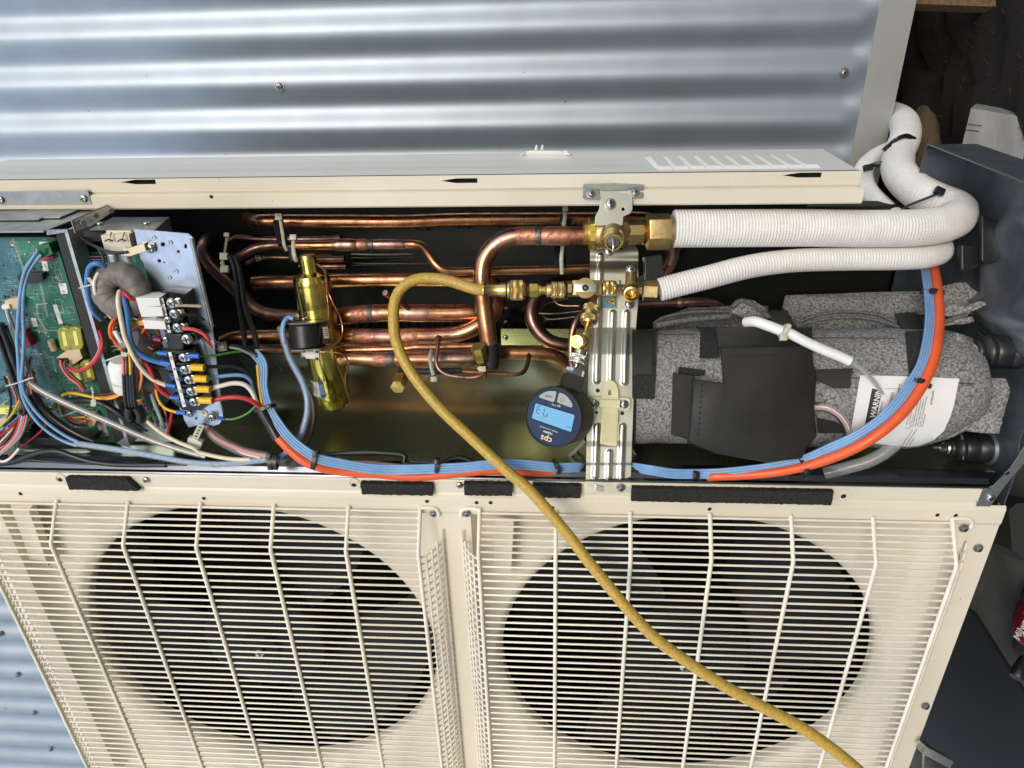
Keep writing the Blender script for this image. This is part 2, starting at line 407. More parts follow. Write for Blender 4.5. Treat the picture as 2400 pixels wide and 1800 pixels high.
def plate(name, m, outline, holes, th, Mw, parent=None, bevel=0.0):
    me = plate_mesh(name, outline, holes, th, bevel)
    me.materials.clear(); me.materials.append(m); smooth(me, 30)
    return link(me, name, Mw, parent)
def text_mesh(s, size, m, ext=0.0001, font_shear=0, align='CENTER', spacing=1.0, bold=0.0):
    cu = bpy.data.curves.new('lettering', 'FONT'); cu.body = s; cu.size = size; cu.align_x = align; cu.align_y = 'CENTER'
    cu.extrude = ext; cu.shear = font_shear; cu.space_character = spacing; cu.resolution_u = 2; cu.offset = bold
    ob = bpy.data.objects.new('lettering_tmp', cu); C.objects.link(ob); bpy.context.view_layer.update()
    me = bpy.data.meshes.new_from_object(ob.evaluated_get(bpy.context.evaluated_depsgraph_get()))
    bpy.data.objects.remove(ob); bpy.data.curves.remove(cu)
    me.materials.clear(); me.materials.append(m); me.name = 'lettering'
    return me
def sheet(fn, nu, nv, th, name, m, parent=None, nrm=None, sm=True, ang=35):
    "grid surface fn(i/nu, j/nv) -> world point, given thickness th along nrm"
    vs = []; fs = []; W = nv + 1
    for k in (0, 1):
        for i in range(nu + 1):
            for j in range(nv + 1):
                p = fn(i / nu, j / nv); vs.append(p + nrm * (th * k))
    B = (nu + 1) * W
    for i in range(nu):
        for j in range(nv):
            a = i * W + j; fs.append((a, a + W, a + W + 1, a + 1)); fs.append((B + a, B + a + 1, B + a + W + 1, B + a + W))
    edge = [i * W for i in range(nu + 1)] + [nu * W + j for j in range(1, nv + 1)] + [i * W + nv for i in range(nu - 1, -1, -1)] + [j for j in range(nv - 1, 0, -1)]
    for a, b in zip(edge, edge[1:] + edge[:1]): fs.append((a, b, B + b, B + a))
    return MB().add(vs, fs).build(name, m, parent, sm, ang)
def extr(profile, x0, x1, name, m, parent=None, nx=1, sm=True, ang=30, th=None):
    "unit-frame profile [(u,w)..] swept from x0 to x1 (mm). closed outline if th is None, else open sheet of thickness th mm"
    if th is not None:
        off = []
        n = len(profile)
        for i, (a, b) in enumerate(profile):
            p0 = profile[max(0, i - 1)]; p1 = profile[min(n - 1, i + 1)]
            dx, dy = p1[0] - p0[0], p1[1] - p0[1]; l = math.hypot(dx, dy) or 1
            off.append((a - dy / l * th, b + dx / l * th))
        profile = list(profile) + off[::-1]
    n = len(profile); vs = []; fs = []
    for i in range(nx + 1):
        x = x0 + (x1 - x0) * i / nx
        vs += [V(x, u, w) for u, w in profile]
    for i in range(nx):
        for k in range(n):
            k2 = (k + 1) % n; fs.append((i * n + k, i * n + k2, (i + 1) * n + k2, (i + 1) * n + k))
    mb = MB().add(vs, fs)
    if th is None: mb.f += [tuple(range(n)), tuple(nx * n + k for k in range(n))]; mb.m += [0, 0]
    else:
        h = n // 2
        for base in (0, nx * n):
            for k in range(h - 1):
                mb.f.append((base + k, base + k + 1, base + n - 2 - k, base + n - 1 - k)); mb.m.append(0)
    return mb.build(name, m, parent, sm, ang)
def ubox(x0, x1, u0, u1, w0, w1, name, m, parent=None, ch=0.0):
    Mx = Matrix.Translation(V((x0 + x1) / 2, (u0 + u1) / 2, (w0 + w1) / 2))
    return MB().box(abs(u1 - u0) * MM, abs(w1 - w0) * MM, abs(x1 - x0) * MM, Mx, ch=ch * MM).build(name, m, parent)

# screws: one mesh per kind, shared by all copies
def screw_mesh(name, r, h, m, hexa=False, washer=0.0, slot_s=0.55):
    mb = MB(); z = 0
    if washer: mb.lathe([(r * washer, 0), (r * washer, r * 0.16), (r * 1.02, r * 0.2)], 24); z = r * 0.18
    if hexa: mb.lathe([(r, z), (r, z + h * 0.7), (r * 0.86, z + h)], 6); mb.lathe([(r * .72, z + h), (r * .66, z + h * 1.06)], 20)
    else:
        mb.lathe([(r, z), (r, z + h * .25), (r * .93, z + h * .55), (r * .75, z + h * .85), (r * .45, z + h), (0.001 * r, z + h * 1.03)], 24)
    top = z + h * (1.06 if hexa else 1.01)
    for a in (0, 90):
        mb.box(r * slot_s * 2, r * 0.2, r * 0.14, Matrix.Translation((0, 0, top)) @ Matrix.Rotation(R(a), 4, 'Z'), 1)
    return mb.mesh(name, [m, M['slot']])
SC_PAN = screw_mesh('pan_head_screw', 4.6 * MM, 2.4 * MM, M['screw'])
SC_HEX = screw_mesh('hex_washer_screw', 4.4 * MM, 3.2 * MM, M['dull'], True, 1.35)
SC_BIG = screw_mesh('dome_screw', 5.8 * MM, 3.8 * MM, M['screw'])
def screw(mesh, p, axis, parent=None, rot=20, scale=1.0, name='screw'):
    Mx = frame(p, axis) @ Matrix.Rotation(R(rot), 4, 'Z') @ Matrix.Scale(scale, 4)
    return link(mesh, name, Mx, parent)
NF = dir_unit(0, 0, -1)       # outward normal of the front of the unit
NS = dir_unit(0, 1, 0)        # outward normal of its side
def cam_frame(px, py, z, ang=0.0, tilt=None):
    "frame facing the photographer at a surveyed point; ang turns it in the picture plane (degrees, counter-clockwise)"
    return frame(PZ(px, py, z), tilt or TOWARD, PR) @ Matrix.Rotation(R(ang), 4, 'Z')
# ================================================================= SETTING
def structure(o): o['kind'] = 'structure'; return o
g = MB(); n = 60; S_ = 30.0
vs = [(-S_ / 2 * 20, -S_ / 2 * 20, 0), (S_ / 2 * 20, -S_ / 2 * 20, 0), (S_ / 2 * 20, S_ / 2 * 20, 0), (-S_ / 2 * 20, S_ / 2 * 20, 0)]
g.add(vs, [(0, 1, 2, 3)]); structure(g.build('ground', M['lawn'], None, False))
MB().box(5.2, 4.2, .02, Matrix.Translation((0.4, .1, -.002))).build('concrete_slab', M['concrete'], None, False)['kind'] = 'structure'
# leafy screen added out of view to cut horizon glare (what the metal reflects)
rh_ = random.Random(2); vs = []; fs = []; nx_, nz_ = 150, 16
for i in range(nx_ + 1):
    for j in range(nz_ + 1):
        vs.append((-16 + 32 * i / nx_ + rh_.uniform(-.08, .08), -12.5 + rh_.uniform(-.22, .22) - .9 * max(0, j / nz_ - .7), 1.7 * j / nz_ + rh_.uniform(-.1, .1) * (j > 0)))
for i in range(nx_):
    for j in range(nz_): a = i * (nz_ + 1) + j; fs.append((a, a + 1, a + nz_ + 2, a + nz_ + 1))
hd_ = MB().add(vs, fs).build('unseen_hedge', M['leaf'], None, False); hd_['kind'] = 'stuff'

# corrugated wall, one long sheet with a flat trim at its foot and fixing screws
WW = 567.0
wall = thing('corrugated_wall', 'corrugated silver metal wall behind the air conditioner', 'wall', V(600, 0, WW))
def wall_w(u): return WW + 9 + 5.6 * math.cos(2 * math.pi * (u - 409.0) / 76.0 + math.pi)
def wf(a, b):
    u = -2600 + 5000 * a; x = -2600 + (566 + 2600) * b
    k = 1.0
    if x > 520: k = max(0, 1 - (x - 520) / 46.0); k = k * k * (3 - 2 * k)
    return V(x, u, WW + 9 + (wall_w(u) - WW - 9) * k)
def wall_sheet():
    vs = []; fs = []; nu = 1060; xs = [-2600, -1500, -600, -100, 300, 500, 520] + [520 + 46 * i / 8 for i in range(1, 9)]
    for i in range(nu + 1):
        u = -2600 + 5000 * i / nu
        for x in xs:
            k = 1.0
            if x > 520: k = max(0, 1 - (x - 520) / 46.0); k = k * k * (3 - 2 * k)
            vs.append(V(x, u, WW + 9 + (wall_w(u) - WW - 9) * k))
    W_ = len(xs)
    for i in range(nu):
        for j in range(W_ - 1):
            a = i * W_ + j; fs.append((a, a + 1, a + W_ + 1, a + W_))
    return MB().add(vs, fs).build('sheet', M['galv_wall'], wall)
wall_sheet()
extr([(-2600, WW + 7), (2400, WW + 7), (2400, WW + 30), (-2600, WW + 30)], 552, 606, 'foot_trim', M['trim'], wall, sm=False)
for p, rr in (((655, 202), 10), ((1977, 171), 40)):
    screw(SC_HEX, PW(*p, WW + 4), NF, wall, rr, 1.45, 'roofing_screw')
for p in ((2, 1486), (43, 1581), (82, 1670), (120, 1755)):
    pw = PW(*p, WW + 3); screw(SC_HEX, pw, NF, wall, 10, 1.45, 'roofing_screw')
# floor of the building over the dark underfloor space
b = thing('building_floor', 'dark timber floor edge above the void under the building', 'floor', V(600, 0, WW + 60))
ubox(540, 566, -2600, 2400, WW + 34, WW + 2600, 'floor_slab', M['timber'], b)
ubox(566, 640, 700, 745, WW + 60, WW + 2600, 'joist', M['timber'], b)
ubox(566, 640, 120, 165, WW + 60, WW + 2600, 'joist', M['timber'], b)
ubox(566, 640, 1250, 1295, WW + 60, WW + 2600, 'joist', M['timber'], b)
# soil bank under the building
def bank(a, b_):
    u = -1500 + 4200 * a; w = WW - 150 + 1700 * b_
    h = 90 * b_ + 55 * math.sin(u * 0.011 + 3 * b_) * b_ + 25 * math.sin(u * .05 + w * .03) * b_ + random.uniform(-9, 9)
    if b_ > .85: h += (b_ - .85) * 900
    return V(GROUND - h - 16, u, w)
sheet(bank, 120, 50, 0.02, 'soil', M['soil'], None, Vector((0, 0, -1)))['kind'] = 'structure'

# ================================================================= OUTDOOR UNIT
unit = thing('air_conditioner', 'large cream twin fan air conditioner outdoor unit with its service cover removed', 'air conditioner', V(GROUND - 60, -300, 165))
XT, XB = -733.0, 597.0
def sq(th, R_, hx):
    c, s = math.cos(th), math.sin(th); m = max(abs(c), abs(s)); 
    return hx / m
FANS = [(-397.0, -345.0), (245.0, -345.0)]
HX, HU, RH = 300.0, 290.0, 272.0
def panel():
    mb = MB()
    def quad(x0, x1, u0, u1, w=0.0, nx=1):
        for i in range(nx):
            a = x0 + (x1 - x0) * i / nx; b2 = x0 + (x1 - x0) * (i + 1) / nx
            mb.add([V(a, u0, w), V(b2, u0, w), V(b2, u1, w), V(a, u1, w)], [(0, 1, 2, 3)])
    # fold at the top: flange, crease, rolled edge
    prof = [(-1, 8), (-2, 1.5), (-4, 0.5), (-19, 0.5), (-20.5, 2.2), (-23, 2.6), (-25.5, 1.0), (-28, -1.2), (-31, -2.0), (-50, -2.0), (-55.0, 0.0)]
    X = [XT, -300, 100, XB]
    for a, b2 in zip(X, X[1:]):
        for (u0, w0), (u1, w1) in zip(prof, prof[1:]):
            bb = min(b2, 574.0) if u0 > -24 else b2
            mb.add([V(a, u0, w0), V(bb, u0, w0), V(bb, u1, w1), V(a, u1, w1)], [(0, 1, 2, 3)])
    quad(XT, FANS[0][0] - HX, -635, -55); quad(FANS[0][0] + HX, FANS[1][0] - HX, -635, -55); quad(FANS[1][0] + HX, XB, -635, -55)
    quad(XT, XB, -700, -635)
    for cx, cu in FANS:
        nth, nt = 128, 12; vs = []; fs = []
        rows = []; ths = [2 * math.pi * i / nth for i in range(nth)]
        for sx_ in (-1, 1):
            for su_ in (-1, 1):
                ca = math.atan2(su_ * HU, sx_ * HX) % (2 * math.pi); kx = min(range(nth), key=lambda i: abs(ths[i] - ca)); ths[kx] = ca
        for j in range(nt + 1):
            t = j / nt; row = []
            for i in range(nth):
                th = ths[i]; c, s = math.cos(th), math.sin(th)
                m = min(HX / max(abs(c), 1e-6), HU / max(abs(s), 1e-6))
                r = RH + (m - RH) * t
                d = m - r; dr = r - RH
                w = 24 * (1 - (1 - min(1, d / 30.0)) ** 2) if d < 30 else 24
                w += 10 * max(0, 1 - dr / 12.0) ** 2
                row.append(len(vs)); vs.append(V(cx + r * c, cu + r * s, w))
            rows.append(row)
        # corner fill (the ray to the square corner) is handled by dense sampling
        for wd, rr in ((36, RH - 1.5), (44, RH - 2), (52, RH - 2)):
            row = []
            for i in range(nth):
                th = ths[i]; row.append(len(vs)); vs.append(V(cx + rr * math.cos(th), cu + rr * math.sin(th), wd))
            rows.insert(0, row)
        for r0, r1 in zip(rows, rows[1:]):
            for i in range(nth):
                k = (i + 1) % nth; fs.append((r0[i], r0[k], r1[k], r1[i]))
        mb.add(vs, fs)
    # lower return edge on the ground side
    mb.add([V(XB, -30, 0), V(XB, -700, 0), V(XB - 1, -700, 14), V(XB - 1, -30, 14)], [(0, 1, 2, 3)])
    return mb.build('fan_panel', M['cream'], unit, ang=50)
panel()
# bright folded steel channel between the fan panel and the open compartment
extr([(-1.5, 1.0), (0.5, -0.5), (2.0, 0.5), (2.5, 5), (8, 9), (12, 20), (10, 24)], XT, 572, 'edge_channel', M['channel'], unit, th=1.0)
# foam strips on the flange
def foam(px0, px1, pyt, pyb, slant=0.0):
    a = PW(px0, pyt, -1.5); c = PW(px1, pyt, -1.5)
    xa, xb = GROUND - a.z * 1000, GROUND - c.z * 1000; u1 = a.x * 1000; u0 = PW(px0, pyb, -1.5).x * 1000
    nx = max(20, int((xb - xa) / 2.2)); nu = 9; vs = []; fs = []
    def f(i, j, k):
        jx = random.uniform(-.35, .35); jj = random.uniform(-.45, .45)
        x = xa + (xb - xa) * i / nx + jx; u = u0 + (u1 - u0) * j / nu + jj
        if slant: x -= slant * (j / nu) * (1 if i > nx * .8 else 0) * ((i / nx - .8) / .2)
        return V(x, u, (-7.5 if k else -0.5) + (random.uniform(-.5, .5) if k else 0))
    for k in (0, 1):
        for i in range(nx + 1):
            for j in range(nu + 1): vs.append(f(i, j, k))
    W_ = nu + 1; B = (nx + 1) * W_
    for i in range(nx):
        for j in range(nu): a_ = B + i * W_ + j; fs.append((a_, a_ + 1, a_ + W_ + 1, a_ + W_))
    edge = [i * W_ for i in range(nx + 1)] + [nx * W_ + j for j in range(1, nu + 1)] + [i * W_ + nu for i in range(nx - 1, -1, -1)] + [j for j in range(nu - 1, 0, -1)]
    for a_, b_ in zip(edge, edge[1:] + edge[:1]): fs.append((a_, b_, B + b_, B + a_))
    MB().add(vs, fs).build('foam_strip', M['foam'], unit, ang=80)
foam(159, 322, 1114, 1141, 12); foam(847, 1014, 1127, 1152); foam(1088, 1200, 1127, 1154); foam(1248, 1361, 1131, 1159); foam(1480, 1953, 1138, 1168)
# screws and holes of the panel
for p, m_, sc_, rr in (((343, 1125), SC_PAN, 1.0, 30), ((1077, 1137), SC_PAN, 1.0, 15), ((1455, 1143), SC_HEX, 1.0, 20)):
    screw(m_, PW(*p, -0.5), NF, unit, rr, sc_)
for p, rr in (((1017, 1203), 10), ((1094, 1203), 15), ((2259, 1238), 5), ((2293, 1285), 25), ((2169, 1655), 15)):
    screw(SC_HEX, PW(*p, -2.5), NF, unit, rr, 0.95)
for p, r_ in (((48, 1157), 2.6), ((478, 1168), 2.6), ((1001, 1175), 2.6), ((1117, 1178), 2.6), ((1150, 1178), 2.6), ((1295, 1190), 2.6), ((1663, 1193), 2.6), ((2197, 1207), 2.6), ((2240, 1208), 2.6), ((141, 1124), 3.2), ((830, 1137), 3.2), ((1977, 1163), 3.2)):
    mb = MB(); Mx = frame(PW(*p, -2.05 if p[1] > 1150 and p != (1977, 1163) else 0.45), NF)
    mb.lathe([(r_ * MM, 0.0), (r_ * MM, 0.0002)], 16, Mx, 1); 
    mb.lathe([(r_ * MM * 1.25, 0.0), (r_ * MM * 1.12, 0.00045), (r_ * MM, 0.00025)], 16, Mx, 0, cap=False)
    mb.build('screw_hole', [M['cream'], M['slot']], unit)
# flange collars around three screw bosses
for p in ((141, 1122), (830, 1133), (1977, 1160)):
    mb = MB(); Mx = frame(PW(*p, 0.2), NF); mb.lathe([(8.5 * MM, 0), (8.3 * MM, .0006), (5.5 * MM, .0009), (5.0 * MM, .0003)], 24, Mx, cap=False)
    mb.build('screw_boss', M['cream'], unit)
ubox(564, 571, -24, -3, 0.2, 1.5, 'corner_gap', M['slot'], unit)

# fans: dark blades and hub inside each duct, motor behind
def fan(cx, cu, label, rot):
    t = thing('fan', label, 'fan', V(cx + 90, cu, 60), 'fans behind the wire guards')
    base = V(cx, cu, 0)
    FM = Matrix(((1, 0, 0, 0), (0, 1, 0, 0), (0, 0, 1, 0), (0, 0, 0, 1)))
    Mh = frame(V(cx, cu, 95), NF)
    mb = MB(); mb.lathe([(0.10, -0.05), (0.10, 0.045), (0.094, 0.056), (0.07, 0.062), (0.03, 0.062), (0.026, 0.070), (0.001, 0.072)], 48, Mh); mb.build('hub', M['fan'], t)
    mb = MB(); mb.lathe([(0.011, 0.0), (0.011, 0.002), (0.0075, 0.0025), (0.0075, .009), (.004, .010), (.004, .014), (.001, .0145)], 6, Mh @ Matrix.Translation((0, 0, .069))); mb.build('hub_nut', M['chrome'], t, ang=20)
    for k in range(3):
        a0 = R(rot + 120 * k); vs = []; fs = []; nr, na = 10, 16
        for s_ in (0, 1):
            for i in range(nr + 1):
                r = 0.095 + (0.258 - 0.095) * i / nr; span = R(62 + 26 * (i / nr)); sw = R(22) * (i / nr) ** 1.5
                for j in range(na + 1):
                    t_ = j / na; a = a0 + sw + span * (t_ - .5)
                    z = 0.04 - 0.085 * t_ + 0.012 * math.sin(math.pi * t_) - s_ * 0.003
                    vs.append(Mh @ Vector((r * math.cos(a), r * math.sin(a), z)))
        W_ = na + 1; B = (nr + 1) * W_
        for i in range(nr):
            for j in range(na):
                a = i * W_ + j; fs += [(a, a + 1, a + W_ + 1, a + W_), (B + a, B + a + W_, B + a + W_ + 1, B + a + 1)]
        edge = [i * W_ for i in range(nr + 1)] + [nr * W_ + j for j in range(1, na + 1)] + [i * W_ + na for i in range(nr - 1, -1, -1)] + [j for j in range(na - 1, 0, -1)]
        for a, b_ in zip(edge, edge[1:] + edge[:1]): fs.append((a, b_, B + b_, B + a))
        MB().add(vs, fs).build('blade', M['fan'], t)
    mb = MB(); mb.lathe([(0.07, -0.12), (0.07, -0.05), (0.06, -.045)], 32, Mh); mb.build('motor', M['dark'], t)
fan(*FANS[0], 'dark grey fan behind the left wire guard with a bright hub nut', 70)
fan(*FANS[1], 'dark grey fan behind the right wire guard crossed by the yellow hose', 20)
# dark coil and casing behind the fans
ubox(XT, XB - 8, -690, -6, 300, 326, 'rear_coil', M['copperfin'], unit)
ubox(XT - 2, XT, -700, 300, 130, 330, 'top_casing', M['grey_panel'], unit)
ubox(XT - 2, XT, -702, -30, 26, 129.5, 'top_casing_edge', M['cream'], unit)
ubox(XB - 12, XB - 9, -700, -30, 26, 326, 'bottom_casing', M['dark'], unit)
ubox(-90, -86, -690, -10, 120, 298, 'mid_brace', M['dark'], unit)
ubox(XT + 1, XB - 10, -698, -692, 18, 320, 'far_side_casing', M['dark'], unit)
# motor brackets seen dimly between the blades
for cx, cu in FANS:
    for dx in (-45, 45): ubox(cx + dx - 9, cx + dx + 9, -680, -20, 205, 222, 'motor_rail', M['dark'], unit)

# ---------------- wire guards
GD = -37.0
WR = 1.42
def guard(rods, xl, xr, label, nwires, inner, group):
    t = thing('fan_guard', label, 'fan guard', V(xr, -345, -10), group)
    def wire(P, r, m=M['creamwire'], name='wire', seg=8):
        mb = MB(); vs, fs = sweep(P, r * MM, seg, True); mb.add(vs, fs); return mb.build(name, m, t)
    # long rods along the width of the unit: stand off the panel, knee, then run straight
    for x in rods:
        top = -44 if x not in (rods[0], rods[-1]) else -43
        P = spline([V(x, top, -2), V(x, top - 4, -7)], .01)
        P = [V(x, top, -3), V(x, top - 2, -6), V(x - 0, -82, GD + 2.5), V(x, -85, GD - 0.5), V(x, -89, GD - 2), V(x, -400, GD - 2), V(x, -655, GD - 2)]
        wire(P, 2.7, name='rod', seg=10)
    # hook ends to the screws
    us = [-47.5 - 6.3 * i for i in range(7)]
    lv = [(u, -6.5 - (abs(u) - 47.5) / (85 - 47.5) * 30.0) for u in us]
    u = -97.2
    while u > -650: lv.append((u, GD + 0.6)); u -= 12.15
    for i, (uu, w) in enumerate(lv):
        e = min(1.0, (abs(uu) - 60) / 40) if uu < -60 else 0
        if i < 7: P = [V(xl, uu, w), V((xl + xr) / 2, uu, w), V(xr, uu, w)]
        else:
            r_ = 7
            P = [V(xl - 26, uu, -1), V(xl - 21, uu, w * .34), V(xl - 14, uu, w * .66), V(xl - 6, uu, w * .92), V(xl, uu, w), V(xr, uu, w), V(xr + 6, uu, w * .92), V(xr + 14, uu, w * .66), V(xr + 21, uu, w * .34), V(xr + 26, uu, -1)]
        jit = random.uniform(-.35, .35)
        P = [p + V(0, jit, 0) - V(0, 0, 0) for p in P]
        wire(P, WR, seg=7)
    for s_, x0 in ((-1, xl), (1, xr)):
        for dx, w in ((6.5, GD + 3), (13.0, GD + 11), (18.5, GD + 20), (23.5, GD + 30)):
            w_ = w
            wire([V(x0 + s_ * (dx + 1.2), -100 + (w - GD) * .75, w_), V(x0 + s_ * (dx + 1.2), -300, w_), V(x0 + s_ * (dx + 1.2), -650, w_)], WR, name='side_wire', seg=7)
    return t
LR = [-704.5, -606, -507.5, -409, -310.5, -212, -118.5]
RR = [-42, 55, 148, 246.5, 345, 443, 537]
gl = guard(LR, -704, -118, 'left wire fan guard with cream rods over the fan whose hub nut shows', 48, 1, 'wire fan guards')
gr = guard(RR, -42, 537, 'right wire fan guard crossed by the yellow hose', 48, 1, 'wire fan guards')
def hook(gd, x, xs, s_):
    P = spline([V(x, -85, GD), V(x, -60, -16), V(x, -46, -5), V(x + s_ * 3, -43, -4), V(x + s_ * 10, -43, -3.6), V(xs + s_ * 3, -44, -3.4), V(xs + s_ * 7, -49, -3.4), V(xs + s_ * 7, -56, -3.4)], .003)
    mb = MB(); vs, fs = sweep(P, 2.6 * MM, 10, True); mb.add(vs, fs); mb.build('hook', M['creamwire'], gd)
hook(gl, -118.5, -103, 1); hook(gr, -42, -59.4, -1); hook(gr, 537, 554.8, 1)
# small folded brackets on the panel under the guards
def fold(x, u0, u1, wx):
    mb = MB(); mb.box((u1 - u0) * MM, 1.6 * MM, wx * MM, Matrix.Translation(V(x, (u0 + u1) / 2, 8)) @ Matrix.Rotation(R(4), 4, 'Y'), ch=.0005)
    mb.box((u1 - u0) * MM, 14 * MM, 1.5 * MM, Matrix.Translation(V(x + wx / 2, (u0 + u1) / 2, 3)) @ Matrix.Rotation(R(4), 4, 'Y'), ch=.0004)
    mb.build('folded_tab', M['cream'], unit)
fold(-15, -160, -66, 24); fold(-672, -160, -60, 34)

# ---------------- side panel with louvres (pale strip above the opening)
S1 = 345.0
sp = thing('side_cover', 'pale grey side cover strip with raised louvres along the top of the opening', 'cover panel', V(400, S1, 200))
cxr = 399
outl = [(S1, 133), (S1 + .01, 262), (S1 - 3, 268)]
sidep = [PU(75, 370, S1), PU(1925, 350, S1), PU(2020, 400, S1), PU(-60, 404, S1)]
def side_face():
    # top face, slightly dished along its middle, chamfered corners
    xa0, xa1 = -694.0, 396.0; vs = []; fs = []; nx, nw = 60, 10
    for i in range(nx + 1):
        for j in range(nw + 1):
            w = 133 + (268 - 133) * j / nw; x = xa0 - 30 + (cxr - xa0 + 30) * i / nx
            a = 0
            if 180 < w < 245 and x < 150: a = -1.8
            vs.append(V(x, S1 + a, w))
    W_ = nw + 1
    for i in range(nx):
        for j in range(nw):
            a = i * W_ + j; fs.append((a, a + 1, a + W_ + 1, a + W_))
    MB().add(vs, fs).build('top_face', M['grey_panel'], sp, ang=60)
side_face()
# front fold with three key slots, as a plate in the x-u plane
xr_, xl_ = 401.0, -760.0
def keyslot(px0, px1, py, h=5.6):
    a = PW(px0, py, 133); b_ = PW(px1, py, 133); x0 = GROUND - a.z * 1000; x1 = GROUND - b_.z * 1000; u = a.x * 1000
    L_ = x1 - x0
    return [(x0, u), (x0 + L_ * .42, u + h / 2), (x1, u + h / 2), (x1, u - h / 2), (x0 + L_ * .42, u - h / 2)]
slots = [keyslot(283, 365, 427), keyslot(1033, 1119, 424), keyslot(1833, 1925, 411)]
def to2(P): return [((p[0]) * MM, p[1] * MM) for p in P]
XU = Matrix(((0, 1, 0, 0), (0, 0, -1, 0), (-1, 0, 0, GROUND * MM), (0, 0, 0, 1)))   # local (x,u,out) -> world
def XUp(w): m = XU.copy(); m[1][3] = w * MM; return m
plate('front_fold', M['cream'], to2([(xl_, S1 - 15), (xr_, S1 - 15), (xr_, S1), (xl_, S1)]), [to2(s) for s in slots], 1.2 * MM, XUp(134), sp)
plate('slot_backing', M['slot'], to2([(xl_, S1 - 14), (xr_ - 3, S1 - 14), (xr_ - 3, S1 - 2), (xl_, S1 - 2)]), [], 1.0 * MM, XUp(146), sp)
extr([(S1 - 15, 133.2), (S1 - 16, 136.0), (S1 - 18, 136.3), (S1 - 19.5, 132.5)], xl_, xr_ + 1, 'step', M['cream'], sp, th=.8)
extr([(S1 - 19.5, 132), (S1 - 20.2, 130.4), (S1 - 35, 130.4), (S1 - 36.3, 131.5), (S1 - 36.8, 140)], xl_, xr_ + 6, 'front_lip', M['cream'], sp, th=.8)
extr([(S1 - 0.5, 133.0), (S1, 134.2), (S1, 138)], xl_, xr_, 'rolled_edge', M['cream'], sp, th=.6)
mb = MB(); a = V(cxr + 1, S1 - .5, 134); b_ = V(cxr + 1, S1 - .5, 268); mb.add([a, b_, b_ - Vector((.045, 0, 0)), a - Vector((.02, 0, 0))], [(0, 1, 2, 3)]); mb.build('end_flange', M['grey_panel'], sp)
# louvres
for i in range(10):
    px = 1545 + i * 38.3; a = PU(px, 391, S1); x = GROUND - a.z * 1000; mb = MB()
    w0, w1 = 148, 226; L_ = 34.0
    o = [(x - 4, w0 + 2), (x + 15, w0 + 2), (x + 3 + 8, w1), (x - 12 + 0, w1)]
    i_ = [(x - 1, w0 + 8), (x + 11, w0 + 8), (x + 8, w1 - 6), (x - 6, w1 - 8)]
    vs = [V(p[0], S1 + .05, p[1]) for p in o] + [V(p[0], S1 + 3.2, p[1]) for p in i_]
    mb.add(vs, [(4, 5, 6, 7), (0, 1, 5, 4), (1, 2, 6, 5), (2, 3, 7, 6), (3, 0, 4, 7)]); mb.build('louvre', M['grey_panel'], sp, sm=False)
# screw hole in lip
mb = MB(); mb.lathe([(2.3 * MM, 0), (2.3 * MM, .0003)], 14, frame(PW(495, 461, 129.3), NF)); mb.build('screw_hole', M['slot'], sp)
# clip standing on the cover
clip = thing('wire_clip', 'small pale plastic clip with two prongs standing on the side cover', 'clip', PU(1280, 362, S1 + 1))
mb = MB(); P = [PU(1222 + (1336 - 1222) * i / 12, 362 - (2 if 0 < i < 12 else 0), S1 + 2) for i in range(13)]
vs, fs = sweep(P, lambda t: 0.0062 * (math.sin(math.pi * min(1, max(0.04, t if t < .5 else 1 - t) * 5) / 2)), 10, True, (1.0, 0.5)); mb.add(vs, fs); mb.build('base', M['white'], clip)
for px in (1256, 1270):
    b0 = PU(px, 357, S1 + 2); tip = PZ(px + 2, 340, (b0 - STATION).dot(-TOWARD) * 1000)
    mb = MB(); vs, fs = sweep([b0, b0.lerp(tip, .5), tip], lambda t: 0.0032 * (1 - .65 * t), 8, True); mb.add(vs, fs); mb.build('prong', M['white'], clip)
b0 = PU(1326, 358, S1 + 3); mb = MB(); mb.box(.006, .006, .006, Matrix.Translation(b0), ch=.001); mb.build('catch', M['white'], clip)

# ---------------- base pan (dark blue grey floor of the unit, on the right of the picture)
pan = thing('base_pan', 'dark blue grey pressed steel base pan under the compressor', 'base pan', V(GROUND - 60, 150, 165))
def panf(a, b_):
    u = -30 + (S1 + 2 + 30) * a; w = 4 + 278 * b_
    x = 590.0
    r1 = math.exp(-(((u - 70) / 28) ** 2) - ((w - 60) / 200) ** 4) * -9
    d = math.hypot(u - 235, w - 120)
    ring = -13 / (1 + math.exp((d - 66) / 5)); ring += 11 / (1 + math.exp((d - 42) / 6))
    d2 = abs(u - 165) ; rib = -16 * math.exp(-((d2) / 15) ** 4) / (1 + math.exp((30 - w) / 5)) / (1 + math.exp((w - 215) / 6))
    edge = -22 * max(0, (u - 325) / 22) ** 2 if u > 325 else 0
    return V(x + r1 + ring + rib + edge + 6, u, w)
sheet(panf, 150, 110, .0012, 'pan_floor', M['pan'], pan, Vector((0, 0, -1)))
flange_pts = [(S1, 256), (S1, 100), (S1, 6)]
extr([(S1 - 14, 284), (S1 - 4, 283), (S1 + 1, 278), (S1 + 2, 140), (S1 + 2, 6)], 536, 597, 'pan_wall', M['pan'], pan, th=1.2)
extr([(-30, 284), (S1 - 12, 284)], 536, 597, 'rear_wall', M['pan'], pan, th=1.2)
extr([(S1 + 3, 272), (S1 + 4, 6)], 532, 536, 'rim', M['dull'], pan, th=1.5)
